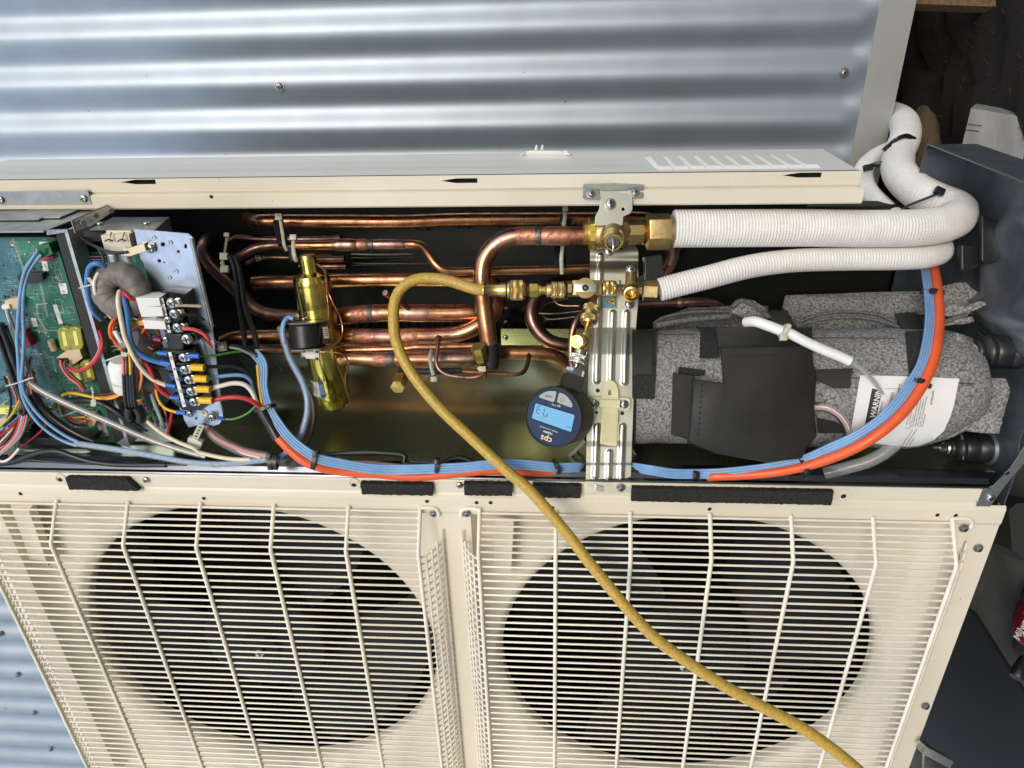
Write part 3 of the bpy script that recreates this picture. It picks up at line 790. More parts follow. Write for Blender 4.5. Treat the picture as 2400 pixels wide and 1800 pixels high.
# mounting corner foot (bare metal bracket at the right corner of the opening)
ft = MB()
P1 = [(562, -27), (578, -27), (588, 8), (600, 40), (618, 88), (640, 130), (652, 200), (630, 200), (612, 120), (596, 76), (586, 30), (574, 4), (563, -3)]
pl = plate('corner_bracket', M['galv'], to2(P1), [to2(circ(585, 22, 3, 14))], 1.4 * MM, XUp(1.4), unit, .0003)
screw(SC_PAN, PW(2322, 1167, -0.2), NF, unit, 15, 1.1)
for (x0, u0) in ((640, 165), (648, 172)): pass
# ================================================================= INSIDE THE OPENING
# curved zinc partition between the fans and the pipe compartment, dark coil behind
extr([(9, 23), (4, 40), (2, 90), (2, 125), (5, 148), (9, 162), (16, 177), (27, 194), (42, 212), (58, 230), (70, 244)], XT + 4, 586, 'partition', M['green'], unit, nx=1, th=1.0, ang=60)
ubox(-30, 545, 70, 97, 245, 248, 'partition_flange', M['green'], unit)
screw(SC_PAN, PW(*q('w', 190, 840), 244.5), NF, unit, 30, .9)
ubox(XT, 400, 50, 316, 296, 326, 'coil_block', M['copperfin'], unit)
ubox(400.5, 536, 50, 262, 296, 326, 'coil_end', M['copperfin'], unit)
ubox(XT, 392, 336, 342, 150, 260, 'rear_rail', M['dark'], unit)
# small return bends of the coil seen in the gloom
for k in range(22):
    x = -330 + k * 30; 
    if 130 < x: break
    for u0 in (96, 118, 256):
        if random.random() < .25: continue
        h = random.uniform(12, 20)
        P = [V(x, u0 - h, 296), V(x, u0 - h, 284), V(x + 4, u0, 276), V(x + 12, u0, 276), V(x + 15, u0 - h, 284), V(x + 15, u0 - h, 296)]
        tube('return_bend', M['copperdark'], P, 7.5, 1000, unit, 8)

# ---------------- copper pipes
PG = 'copper refrigerant pipes inside the compartment'
def pipe(label, path, d, z, m='copper', sleeves=(), seg=20, name='copper_pipe', step=.004):
    S = spline(path, step); r = rad_mm(d, z)
    t = thing(name, label, 'copper pipe', S[0], PG)
    mb = MB(); vs, fs = sweep(S, r, seg, True); mb.add(vs, fs); mb.build('tube', M[m], t)
    n = len(S) - 1
    for (a, b, k, mm, nm) in sleeves:      # fraction range, radius factor, material, name
        i0, i1 = int(a * n), max(int(a * n) + 2, int(b * n))
        Q = S[i0:i1 + 1]; L = len(Q) - 1
        mb = MB(); vs, fs = sweep(Q, lambda s: r * (1 + (k - 1) * min(1, 4 * min(s, 1 - s) + 0.12)), seg, True); mb.add(vs, fs); mb.build(nm, M[mm], t)
    return t
def frac(S, px):      # fraction along path where the surveyed x is reached
    return px
P_ = lambda reg, L, z=None: pts(reg, L, z)
pipe('long bright copper pipe running along the top of the opening', P_('c', [(575, 262, 1075), (610, 288, 1030), (720, 296, 1003), (900, 298, 1000), (1500, 300, 1000), (2183, 300, 1000)]) + P_('e', [(700, 282, 1000), (1500, 275, 1000), (2100, 272, 1000)]) + P_('g', [(400, 490, 1000), (800, 480, 1000), (1020, 510, 1000), (1150, 610, 1000), (1215, 760, 1000), (1195, 930, 1000), (1110, 1060, 1000), (980, 1090, 1000)]), 33, 1000, sleeves=((.915, .965, 1.02, 'copperdull', 'heat_stain'),))
pipe('stepped copper pipe with a swaged joint under the top pipe', P_('c', [(430, 700, 985), (520, 640, 975), (640, 580, 970), (780, 552, 970), (1000, 548, 970), (1400, 545, 970), (1560, 540, 970), (1900, 535, 970), (2183, 535, 970)]) + P_('e', [(180, 535, 970), (310, 535, 970), (400, 560, 965), (460, 640, 960), (530, 740, 958), (610, 800, 958), (720, 815, 960), (1000, 808, 962), (1500, 800, 965), (2183, 778, 968)]), 21, 965, sleeves=((.0, .17, 1.0, 'copperdull', 'dull_end'), (.262, .335, 1.42, 'copperdull', 'swage'), (.33, .36, 1.3, 'copperpink', 'joint'), (.358, .372, 1.2, 'braze', 'braze_ring'), (.37, .46, 1.15, 'copperdull', 'stained_run')))
pipe('wide copper pipe emerging behind the golden cylinder', P_('c', [(640, 930, 1040), (760, 922, 1035), (1000, 925, 1030), (1500, 905, 1030), (2183, 895, 1030)]) + P_('e', [(500, 900, 1030), (1060, 905, 1030)]), 34, 1030)
pipe('dark copper loop sweeping down the left side of the opening', P_('c', [(230, 470, 1090), (140, 510, 1070), (110, 610, 1060), (170, 740, 1055), (330, 900, 1050), (500, 1040, 1045), (640, 1180, 1040), (800, 1245, 1035), (1030, 1265, 1030), (1200, 1265, 1030)]), 31, 1040, 'copperdull')
u_ = pipe('upper arm of the U shaped copper pipe with stained joints right of the golden cylinder', P_('c', [(1400, 1290, 1010), (1500, 1270, 1005), (1640, 1255, 1000), (1800, 1243, 1000), (2183, 1235, 1000)]) + P_('e', [(300, 1238, 1000), (700, 1240, 1000), (920, 1236, 1000), (1020, 1262, 1005)]), 41, 1000, sleeves=((.0, .16, .82, 'copperdull', 'neck'), (.16, .27, 1.01, 'copperpink', 'fluxed_band'), (.26, .30, 1.07, 'braze', 'braze_ring'), (.30, .345, 1.03, 'copperdull', 'band'), (.50, .66, 1.025, 'copperdull', 'sleeve')))
pipe('lower arm of the U shaped copper pipe ending behind the thick elbow', P_('c', [(330, 1530, 1040), (430, 1495, 1035), (700, 1480, 1030), (1000, 1478, 1025), (1300, 1478, 1015), (1500, 1478, 1005), (1700, 1480, 1000), (2183, 1480, 1000)]) + P_('e', [(300, 1475, 1000), (620, 1465, 1000), (800, 1440, 998), (940, 1380, 996), (1060, 1300, 996), (1140, 1200, 998), (1165, 1080, 1005), (1130, 960, 1015), (1080, 900, 1025)]), 38, 1000, 'copper', sleeves=((.28, .36, 1.03, 'copperdull', 'stained_run'), (.44, .50, 1.04, 'copperpink', 'fluxed_band'), (.50, .58, 1.03, 'copperdull', 'tee_body'), (.585, .64, 1.05, 'copperpink', 'band'), (.655, .76, 1.0, 'copperdull', 'dull_bend')))
pipe('thin bright copper line between the two stacked pipes', P_('d', [(660, 175, 1012), (900, 185, 1008), (1300, 180, 1000), (1900, 170, 990), (2183, 160, 988)]) + P_('f', [(300, 148, 986), (600, 145, 985), (950, 135, 985)]), 17, 990)
pipe('lowest copper pipe with rainbow heat tint under the brass cap', P_('d', [(1500, 285, 985), (1600, 262, 980), (1750, 265, 978), (2050, 275, 978)]) + P_('f', [(150, 272, 978), (400, 270, 978), (900, 262, 978), (1060, 240, 980), (1180, 210, 985), (1260, 200, 990), (1360, 205, 990), (1560, 210, 990), (1700, 225, 992), (1800, 270, 996), (1860, 340, 1000), (1890, 450, 1005)]), 33, 980, sleeves=((.0, .09, .8, 'copper', 'neck'), (.15, .20, 1.06, 'copperpink', 'fluxed_band'), (.20, .245, 1.1, 'braze', 'braze_ring'), (.40, .55, 1.02, 'copperdull', 'heat_tint'), (.55, .70, 1.02, 'copperdark', 'dark_run'), (.70, 1.0, .72, 'copperdark', 'reduced_run')))
pipe('dark left end of the lowest copper pipe', P_('d', [(690, 150, 1015), (800, 175, 1015), (1100, 185, 1012)]), 16, 1010, 'copperdull')
J = P_('e', [(2085, 445, 902), (1900, 447, 903), (1650, 450, 905), (1420, 448, 908), (1260, 475, 910), (1120, 560, 915), (1030, 690, 918), (1002, 850, 922), (1010, 1050, 926), (1030, 1230, 930), (1055, 1400, 934), (1075, 1560, 938)])
pipe('thick elbow copper pipe brazed into the large service valve', J, 42, 912, sleeves=((.0, .10, 1.0, 'copperpink', 'fluxed_end'), (.10, .23, 1.07, 'copperpink', 'cup'), (.225, .25, 1.10, 'braze', 'braze_ring'), (.25, .37, 1.02, 'copperpink', 'fluxed_band'), (.37, .50, 1.015, 'copperdull', 'heat_stain')), seg=28)
tube('pipe_sleeve', M['blackm'], P_('e', [(1075, 1540, 938), (1085, 1659, 940)]) + P_('f', [(1090, 260, 942), (1080, 350, 945)]), 41, 940, None)
bpy.context.scene.objects['pipe_sleeve']; ps = bpy.data.objects['pipe_sleeve']; tag(ps, 'matt black rubber sleeve on the foot of the thick elbow pipe', 'pipe sleeve')
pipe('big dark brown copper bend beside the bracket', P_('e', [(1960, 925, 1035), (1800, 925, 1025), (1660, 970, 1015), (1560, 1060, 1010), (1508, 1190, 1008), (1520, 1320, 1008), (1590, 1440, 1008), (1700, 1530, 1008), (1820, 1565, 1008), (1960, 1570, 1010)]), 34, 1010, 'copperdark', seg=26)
pipe('slim copper pipe rising beside the brass branch fittings', P_('w', [(1240, 480, 960), (1170, 540, 955), (1100, 640, 950), (1060, 760, 950), (1045, 900, 950), (1040, 1080, 952), (1060, 1250, 955)]), 15, 950, 'copperdull')
pipe('dark copper pipe running right from the bracket to the compressor', P_('g', [(820, 1370, 985), (1000, 1360, 985), (1250, 1350, 985), (1480, 1340, 985), (1600, 1345, 990), (1700, 1390, 1000)]), 19, 985, 'copperdull', sleeves=((.5, .57, 1.25, 'copperpink', 'ferrule'), (.57, .75, 1.1, 'copperdull', 'stained_run')))
pipe('short copper stub end left of the yellow hose', P_('e', [(10, 1030, 930), (80, 1075, 945), (170, 1130, 965), (240, 1190, 990)]), 14, 945, 'copperdull', seg=14)
pipe('thin copper drop line curving under the brass cap', P_('e', [(550, 1480, 975)]) + P_('f', [(560, 80, 955), (552, 140, 950), (540, 210, 948), (532, 290, 946), (560, 370, 944), (640, 425, 944), (760, 450, 944), (900, 458, 944), (990, 440, 944), (1030, 400, 946), (1040, 350, 948)]), 9, 948, 'copperdull', sleeves=((.10, .17, 1.9, 'copperdull', 'tee_collar'), (.66, .75, 1.25, 'braze', 'joint')), seg=14)
pipe('thin bright copper line returning left under the flange', P_('f', [(1478, 190, 985), (1482, 250, 980), (1465, 330, 975), (1430, 400, 972), (1360, 425, 970), (1200, 420, 968), (1000, 408, 966), (780, 395, 965)]), 10, 970, 'copper', sleeves=((.0, .35, 1.0, 'copperdark', 'dark_end'),), seg=14)
for L in ([(370, 250), (350, 330), (380, 400), (520, 440), (700, 450)],): pass
pipe('fine capillary loop behind the big dark bend, upper one', P_('w', [(820, 340, 1020), (850, 390, 1018), (930, 420, 1015), (1150, 425, 1010)]), 3.2, 1010, 'copperdull', seg=8)
pipe('fine capillary loop behind the big dark bend, lower one', P_('w', [(1000, 330, 1030), (780, 380, 1030), (670, 440, 1030), (650, 510, 1030), (720, 590, 1028), (900, 590, 1025), (1090, 565, 1020)]), 3.2, 1010, 'braze', seg=8)
pipe('fine straight capillary pointing at the brass branch', P_('w', [(620, 518, 1012), (800, 525, 1010), (950, 515, 1010), (1170, 490, 1005)]), 3.4, 1010, 'copperdull', seg=8)
# black wrap and nylon ties on the pipes
wr = tube('foam_wrap', M['blackm'], P_('f', [(320, 395, 965), (500, 395, 962), (790, 385, 960)]), 15, 960); tag(wr, 'black foam wrap round the thin pipe below the lowest copper pipe', 'pipe wrap')
def strap(label, P, w, hp, hs=(13, 11), m='nylon', group='nylon cable ties on the copper pipes', hang=0, z=None):
    "tie: flat band along the surveyed points with a head"
    mb = MB(); S = spline(P, .003); vs, fs = sweep(S, rad_mm(w, 930), 8, True, (0.45, 1.0)); mb.add(vs, fs)
    t = thing('cable_tie', label, 'cable tie', S[0], group); mb.build('band', M[m], t)
    mb = MB(); mb.box(rad_mm(hs[0], 930) * 2, rad_mm(hs[1], 930) * 2, .006, frame(hp, TOWARD, PR) @ Matrix.Rotation(R(hang), 4, 'Z'), ch=.0012); mb.build('head', M[m], t)
    return t
def pads(label, P, w):
    t = tube('rubber_pad', M['black'], P, w, 950, None, 10, squash=None) if False else None
for L, w, lb in (([(880, 290, 965), (905, 420, 960), (935, 540, 955)], 26, 'black rubber pad between the two upper copper pipes, left'), ([(1050, 580, 940), (1045, 640, 940), (1060, 700, 940)], 26, 'black rubber pad above the golden cylinder')):
    P = spline(P_('c', L), .003); mb = MB(); vs, fs = sweep(P, rad_mm(w, 950), 12, True, (.5, 1)); mb.add(vs, fs); tag(mb.build('rubber_pad', M['black']), lb, 'rubber pad')
P = spline(P_('e', [(1865, 262, 960), (1850, 330, 965), (1800, 560, 955), (1795, 660, 950), (1805, 760, 945)]), .003); mb = MB(); vs, fs = sweep(P, rad_mm(29, 950), 12, True, (.35, 1)); mb.add(vs, fs); tag(mb.build('rubber_pad', M['black']), 'long black rubber pad under the nylon tie beside the large valve', 'rubber pad')
strap('natural nylon tie over the black pad on the two upper pipes', P_('c', [(895, 250, 945), (910, 330, 944), (930, 450, 942), (945, 550, 940), (970, 600, 945)]), 8, PZ(*q('c', 890, 255), 940), (17, 16))
strap('natural nylon tie hooked over the pipe above the golden cylinder', P_('c', [(1040, 470, 935), (1035, 560, 930), (1050, 660, 930), (1070, 710, 935)]), 9, PZ(*q('c', 1038, 465), 930), (16, 13))
strap('natural nylon tie hanging from the lowest pipe', P_('f', [(490, 175, 955), (475, 230, 945), (480, 330, 942), (505, 430, 945)]), 9, PZ(*q('f', 512, 475), 942), (15, 13))
strap('natural nylon tie on the long pad beside the large valve', P_('e', [(1855, 150, 955), (1852, 250, 950), (1840, 340, 948), (1830, 540, 938), (1815, 680, 936), (1820, 840, 945)]), 9, PZ(*q('e', 1855, 165), 945), (13, 15))
strap('nylon tie under the front brass cap', P_('f', [(960, 360, 935), (1010, 385, 932), (1060, 370, 935)]), 6, PZ(*q('f', 1005, 370), 928), (18, 13))
strap('upper yellowed nylon tie head beside the black sleeved cables', P_('c', [(360, 440, 990), (350, 520, 985), (330, 640, 975)]), 7, PZ(*q('c', 358, 440), 985), (14, 11))
strap('middle yellowed nylon tie head beside the black sleeved cables', P_('c', [(300, 740, 965), (330, 660, 960), (380, 650, 958)]), 8, PZ(*q('c', 330, 660), 955), (20, 17))
strap('lower yellowed nylon tie head beside the black sleeved cables', P_('c', [(310, 700, 965), (335, 790, 960), (380, 780, 958)]), 8, PZ(*q('c', 338, 790), 955), (21, 17))

# brass flare caps on the process stubs
def hexcap(label, face, back, rpx, z):
    ax = (face - back).normalized(); t = thing('brass_cap', label, 'brass cap', back, 'hexagonal brass caps')
    L = (face - back).length; r = rad_mm(rpx * 2, z); Mx = frame(back, ax)
    mb = MB(); mb.lathe([(r * .45, 0), (r * .5, L * .12), (r * .98, L * .35), (r * 1.02, L * .4), (r * 1.02, L * .9), (r * .9, L)], 6, Mx); mb.build('cap', M['brassy'], t, ang=20)
    mb = MB(); mb.lathe([(r * .36, -.02), (r * .36, L * .2)], 16, Mx); mb.build('stem', M['brassdull'], t)
hexcap('bright hexagonal brass cap in front of the lowest copper pipe', PZ(*q('f', 958, 140), 912), PZ(*q('f', 1005, 330), 935), 17, 915)
hexcap('hexagonal brass cap left of the yellow hose in front of the partition', PZ(*q('f', 136, 560), 925), PZ(*q('f', 185, 430), 950), 19, 920)
sl = tube('rubber_boot', M['blackm'], P_('f', [(185, 440, 950), (180, 405, 960), (230, 385, 970)]), 22, 950); tag(sl, 'black boot behind the left brass cap', 'rubber boot')

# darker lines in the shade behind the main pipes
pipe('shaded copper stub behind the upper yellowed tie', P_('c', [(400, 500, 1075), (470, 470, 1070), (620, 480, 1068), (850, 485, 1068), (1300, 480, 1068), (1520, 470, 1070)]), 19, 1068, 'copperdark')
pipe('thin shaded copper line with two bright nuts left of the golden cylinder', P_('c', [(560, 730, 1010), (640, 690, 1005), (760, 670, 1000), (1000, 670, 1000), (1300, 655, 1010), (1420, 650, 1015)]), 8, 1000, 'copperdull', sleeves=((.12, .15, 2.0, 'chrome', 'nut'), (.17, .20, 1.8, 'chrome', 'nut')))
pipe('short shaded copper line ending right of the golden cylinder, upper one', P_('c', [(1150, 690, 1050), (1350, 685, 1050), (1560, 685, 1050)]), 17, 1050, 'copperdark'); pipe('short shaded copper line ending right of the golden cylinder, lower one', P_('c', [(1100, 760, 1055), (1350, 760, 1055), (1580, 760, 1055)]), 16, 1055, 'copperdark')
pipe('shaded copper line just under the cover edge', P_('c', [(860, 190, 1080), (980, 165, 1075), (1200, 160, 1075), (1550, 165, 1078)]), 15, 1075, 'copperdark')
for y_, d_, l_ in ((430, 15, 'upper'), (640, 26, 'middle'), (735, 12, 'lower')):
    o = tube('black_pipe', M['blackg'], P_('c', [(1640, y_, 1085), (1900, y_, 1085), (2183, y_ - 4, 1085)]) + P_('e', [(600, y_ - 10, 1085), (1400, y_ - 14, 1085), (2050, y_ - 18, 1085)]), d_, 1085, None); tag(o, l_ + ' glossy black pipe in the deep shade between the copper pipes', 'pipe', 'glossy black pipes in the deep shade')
# ---------------- golden cylinder with solenoid coil
cy = thing('refrigerant_cylinder', 'golden metal cylinder with a white and blue label and a black coil strapped on it', 'cylinder', PZ(784, 958, 1010))
a0 = PZ(*q('c', 1185, 690), 945); a1 = PZ(*q('d', 1462, 770), 1012); axd = (a1 - a0).normalized(); LC = (a1 - a0).length
Mc = frame(a0, axd); R1 = rad_mm(87, 952)
mb = MB(); mb.lathe([(R1 * .44, -.004), (R1 * .47, 0), (R1 * .47, .012), (R1 * .5, .017), (R1 * .9, .021), (R1 * .985, .026), (R1, .031), (R1 * 1.0, .0325), (R1 * .99, .0335), (R1 * 1.0, .035),
                    (R1, .062), (R1 * .985, .0635), (R1, .065), (R1, LC - .030), (R1 * .985, LC - .029), (R1 * .985, LC - .024), (R1 * .95, LC - .012), (R1 * .8, LC - .004), (R1 * .5, LC + .001), (R1 * .1, LC + .002)], 48, Mc)
mb.build('shell', M['golden'], cy, ang=30)
mb = MB(); mb.lathe([(R1 * .43, -.006), (R1 * .46, -.004), (R1 * .46, .013)], 32, Mc); mb.build('top_cap', M['brassdull'], cy, ang=30)
def on_cyl(Mc_, Rr, ang, h, off=0.0): return Mc_ @ Vector(((Rr + off) * math.cos(ang), (Rr + off) * math.sin(ang), h))
# angle around the cylinder facing the photographer
inv = Mc.to_3x3().inverted(); fr = inv @ TOWARD; A0 = math.atan2(fr.y, fr.x); rr_ = inv @ PR; sgn = 1 if math.sin(math.atan2(rr_.y, rr_.x) - A0) > 0 else -1
def wrap_patch(name, m, a_0, a_1, h0, h1, off, parent=cy, Mc_=Mc, Rr=R1):
    vs = []; n = 14
    for i in range(n + 1):
        a = A0 + sgn * (a_0 + (a_1 - a_0) * i / n)
        vs += [on_cyl(Mc_, Rr, a, h0, off), on_cyl(Mc_, Rr, a, h1, off)]
    return MB().add(vs, [(2 * i, 2 * i + 1, 2 * i + 3, 2 * i + 2) for i in range(n)]).build(name, m, parent)
hl = LC * .775
wrap_patch('label', M['paper'], -1.35, -.40, hl, hl + .022, .0003); wrap_patch('label', M['labelblue'], -.42, -.12, hl, hl + .022, .00035)
for i in range(5): wrap_patch('print_line', M['ink'], -1.2 + i * .07, -1.17 + i * .07, hl + .002 + .001 * (i % 2), hl + .014 + .002 * (i % 3), .0005)
for i in range(4): wrap_patch('print_line', M['silk'], -.37 + i * .06, -.35 + i * .06, hl + .003, hl + .018, .0005)
wrap_patch('print_line', M['ink'], -.80, -.77, hl + .008, hl + .017, .0005); wrap_patch('print_line', M['ink'], -.66, -.63, hl + .008, hl + .017, .0005); wrap_patch('print_line', M['ink'], -.80, -.63, hl + .008, hl + .0087, .0005); wrap_patch('print_line', M['ink'], -.80, -.63, hl + .0163, hl + .017, .0005)
# solenoid
so = thing('solenoid_coil', 'black coil block in a grey metal yoke strapped across the golden cylinder', 'solenoid coil', PZ(*q('c', 1160, 1590), 950))
ax2 = axd; Ms = frame(PZ(*q('c', 1165, 1345), 925), (PZ(*q('c', 1190, 1590), 930) - PZ(*q('c', 1165, 1345), 925)).normalized())
Hs = (PZ(*q('c', 1190, 1590), 930) - PZ(*q('c', 1165, 1345), 925)).length
rs = rad_mm(82, 930)
mb = MB(); mb.lathe([(rs * .92, 0.0), (rs, .002), (rs, Hs - .002), (rs * .92, Hs)], 40, Ms, rmod=None); mb.build('coil', M['black'], so)
def yoke(off, th, nm):
    Q = [(-1.12, -.1), (-.75, -.75), (0, -1.1), (.8, -.85), (1.15, -.2), (1.35, .6), (1.0, .9), (-.9, .75)]
    inv2 = Ms.to_3x3().inverted(); f2 = inv2 @ TOWARD; r2 = inv2 @ PR
    pts2 = []
    for a, b in Q:
        v = r2 * (a * rs) + (-f2) * (b * rs); pts2.append((v.x, v.y))
    mb = MB(); mb.prism(pts2, th, Ms @ Matrix.Translation((0, 0, off))); mb.build(nm, M['dull'] if off < 0 else M['galv'], so, False)
yoke(-.0022, .0018, 'yoke_plate'); yoke(Hs + .0004, .0016, 'yoke_plate')
screw(SC_PAN, Ms @ Vector((0, 0, -.0022)) + PUP * .003 + TOWARD * .006, -(Ms.to_3x3() @ Vector((0, 0, 1))), so, 10, .9)
mb = MB(); sm_ = cam_frame(*q('c', 1365, 1440), 921, 12, dir_cam(.85, .1, -.7)); mb.box(.011, Hs * .92, .002, sm_, ch=.0003); mb.build('side_strap', M['copperdark'], so)
mb = MB(); mb.box(.0075, Hs * .48, .0004, sm_ @ Matrix.Translation((0, 0, .0014))); mb.build('label', M['paper'], so)
for i in range(4):
    mb = MB(); mb.box(.0055 - .001 * (i % 2), .0006, .0003, sm_ @ Matrix.Translation((0, .004 - .0025 * i, .0018))); mb.build('print_line', M['ink'], so)
mb = MB(); mb.box(rad_mm(43, 940) * 2, rad_mm(18, 940) * 2, .004, cam_frame(*q('d', 1212, 228), 935, -3), ch=.001)
for dx in (-1, 1):
    for dy in (-1, 1): mb.box(.0035, .0035, .0055, cam_frame(*q('d', 1212, 228), 934, -3) @ Matrix.Translation((dx * .0085, dy * .0045, .0)), 1, ch=.0008)
cl = mb.build('plastic_clip', [M['white'], M['black']]); tag(cl, 'small white plastic clip with black pins under the solenoid coil', 'clip')
for nm, L in (('left capillary looping over the golden cylinder', [('c', 1275, 735, 915), ('c', 1335, 775, 912), ('c', 1375, 880, 912), ('c', 1390, 1000, 915), ('c', 1440, 1130, 918), ('c', 1505, 1260, 925), ('c', 1540, 1380, 930), ('c', 1525, 1490, 930), ('c', 1440, 1575, 928), ('c', 1330, 1620, 925)]),
              ('capillary hugging the right edge of the golden cylinder', [('c', 1370, 800, 918), ('c', 1378, 1000, 922), ('c', 1400, 1200, 926), ('c', 1410, 1400, 930)]),
              ('lower capillary loop beside the cylinder label', [('d', 1310, 195, 925), ('d', 1420, 195, 926), ('d', 1530, 215, 928), ('d', 1590, 270, 932), ('d', 1597, 350, 936), ('d', 1570, 440, 942), ('d', 1575, 540, 948), ('d', 1610, 640, 955), ('d', 1605, 730, 962), ('d', 1570, 745, 966)]),
              ('second capillary running down beside the label', [('d', 1470, 230, 930), ('d', 1500, 350, 936), ('d', 1550, 480, 944), ('d', 1590, 620, 952), ('d', 1612, 690, 958)]),
              ('thin capillary joining the stacked pipes', [('d', 1320, 175, 922), ('d', 1480, 150, 930), ('d', 1570, 110, 940), ('d', 1605, 80, 950)]),):
    pipe(nm, [PZ(*q(a, b, c), d) for a, b, c, d in L], 4.2, 925, 'copper', seg=9, name='capillary_tube')

# ---------------- bracket carrying the valves
br = thing('valve_bracket', 'ribbed bright zinc bracket that carries the two service valves', 'bracket', PZ(1425, 1150, 898))
def bz(y):
    K = [(560, 912), (640, 903), (700, 903), (765, 906), (768, 906), (826, 890), (830, 889), (1033, 890), (1048, 888), (1085, 889), (1090, 891), (1142, 892)]
    for (a, b), (c, d) in zip(K, K[1:]):
        if a <= y <= c: return b + (d - b) * (y - a) / (c - a)
    return K[0][1] if y < 560 else K[-1][1]
def bl(y): 
    return 1383 if y < 764 else 1381 - (y - 764) * (8.5 / 378)
def brt(y): return (1496 if y < 700 else (1496 - 5 * (y - 700) / 60 if y < 760 else 1491 - (y - 760) * (13.5 / 382)))
def rib(x, y):
    h = 0
    for cx_, y0, y1, sl_ in ((1402.5, 600, 893, -.03), (1433.5, 733, 893, -.03), (1466, 733, 896, -.03), (1397, 998, 1116, -.035), (1427, 1060, 1118, -.035), (1457, 998, 1120, -.035)):
        c = cx_ + sl_ * (y - (y0 + y1) / 2); yy = max(y0 - y, 0, y - y1); d = math.hypot((x - c), yy * 1.2)
        if d < 11: h = max(h, 2.6 * math.exp(-(d / 6.2) ** 4))
    return h
def bracket():
    ny, nx = 300, 52; vs = []; fs = []
    for k in (0, 1):
        for j in range(ny + 1):
            y = 566 + (1142 - 566) * j / ny
            for i in range(nx + 1):
                x0, x1 = bl(y), brt(y)
                if y < 596: x1 -= (1 - math.sqrt(max(0, 1 - ((596 - y) / 30) ** 2))) * 28; x0 += max(0, (574 - y)) * .5
                x = x0 + (x1 - x0) * i / nx
                z = bz(y) - rib(x, y) + k * 1.4
                if y < 660: z += 6 * math.exp(-((y - 612) / 13) ** 2) * .9
                vs.append(PZ(x, y, z))
    W_ = nx + 1; B = (ny + 1) * W_
    for i in range(ny):
        for j in range(nx):
            a = i * W_ + j; fs.append((a, a + 1, a + W_ + 1, a + W_)); fs.append((B + a, B + a + W_, B + a + W_ + 1, B + a + 1))
    edge = [i * W_ for i in range(ny + 1)] + [ny * W_ + j for j in range(1, nx + 1)] + [i * W_ + nx for i in range(ny - 1, -1, -1)] + [j for j in range(nx - 1, 0, -1)]
    for a, b_ in zip(edge, edge[1:] + edge[:1]): fs.append((a, b_, B + b_, B + a))
    MB().add(vs, fs).build('ribbed_plate', M['zinc'], br, ang=50)
bracket()
mb = MB()
for x, y, r in ((1401, 915.5, 4.6), (1398, 967, 3.6), (1458.5, 968.5, 4.6), (1456, 581, 4.4)):
    mb = MB(); mb.lathe([(rad_mm(r * 2, 890), 0), (rad_mm(r * 2, 890), .0002)], 18, cam_frame(x, y, bz(y) - .35)); mb.build('hole', M['slot'], br)
# upper arm with the two screwed wings on the cover lip
def campoly(name, m, reg, L, z, th, parent, holes=(), bev=0.0):
    c = q(reg, sum(p[0] for p in L) / len(L), sum(p[1] for p in L) / len(L)); Mx = cam_frame(c[0], c[1], z); s = z / FPX * MM
    o = [((q(reg, *p)[0] - c[0]) * s, -(q(reg, *p)[1] - c[1]) * s) for p in L]
    hs = [[((q(reg, *p)[0] - c[0]) * s, -(q(reg, *p)[1] - c[1]) * s) for p in h] for h in holes]
    return plate(name, m, o, hs, th, Mx, parent, bev)
campoly('wing_plate', M['dull'], 'g', [(292, 142), (385, 178), (455, 200), (466, 290), (300, 290), (288, 275)], 850, .0012, br)
campoly('wing_plate', M['dull'], 'g', [(915, 150), (840, 170), (775, 190), (790, 260), (790, 285), (895, 282), (905, 265)], 850, .0012, br)
campoly('wing_fold', M['galv'], 'g', [(292, 140), (600, 132), (915, 142), (918, 158), (840, 168), (768, 186), (740, 200), (480, 200), (385, 180)], 849, .0012, br)
campoly('neck', M['zinc'], 'g', [(462, 196), (778, 190), (792, 270), (792, 400), (770, 440), (700, 470), (690, 560), (410, 560), (418, 470), (455, 400), (472, 300)], 852, .0014, br, [[(g_[0], g_[1]) for g_ in circ(700, 397, 20, 14)]], .0003)
screw(SC_HEX, PZ(*q('g', 372, 238), 849), TOWARD, br, 30, .95); screw(SC_HEX, PZ(*q('g', 822, 228), 849), TOWARD, br, 10, .95)
screw(SC_BIG, PZ(*q('g', 570, 338), 848), TOWARD, br, 20, 1.08); screw(SC_BIG, PZ(*q('g', 555, 828), 862), TOWARD, br, 40, 1.0)
screw(SC_BIG, PZ(*q('g', 783, 1010), 876), TOWARD, br, 30, 1.03); screw(SC_BIG, PZ(*q('g', 765, 1365), 888), TOWARD, br, 30, 1.03)
# foot clip on the flange and slot
campoly('foot_tab', M['zinc'], 'f', [(2050, 1540), (2183, 1535), (2560, 1550), (2562, 1632), (2052, 1632)], 893.5, .001, br)
campoly('hook', M['galv'], 'h', [(350, 1578), (410, 1590), (402, 1632), (345, 1620)], 890, .002, br)
campoly('slot', M['slot'], 'h', [(288, 1586), (345, 1584), (345, 1612), (288, 1610)], 893.2, .0004, br)
# warning sticker
st = campoly('sticker', M['stickerblue'], 'w', [(1470, 300), (1640, 298), (1636, 455), (1466, 450)], 901.2, .0002, br)
campoly('warning_triangle', M['ink'], 'w', [(1498, 368), (1618, 302), (1616, 430)], 900.8, .0002, br)
campoly('warning_triangle', M['warnyel'], 'w', [(1514, 367), (1608, 314), (1606, 418)], 900.5, .0002, br)
campoly('flame_symbol', M['ink'], 'w', [(1545, 366), (1560, 350), (1572, 360), (1584, 348), (1592, 366), (1584, 386), (1570, 376), (1560, 384)], 900.2, .0001, br)
campoly('flame_symbol', M['ink'], 'w', [(1596, 345), (1600, 345), (1600, 395), (1596, 395)], 900.2, .0001, br)
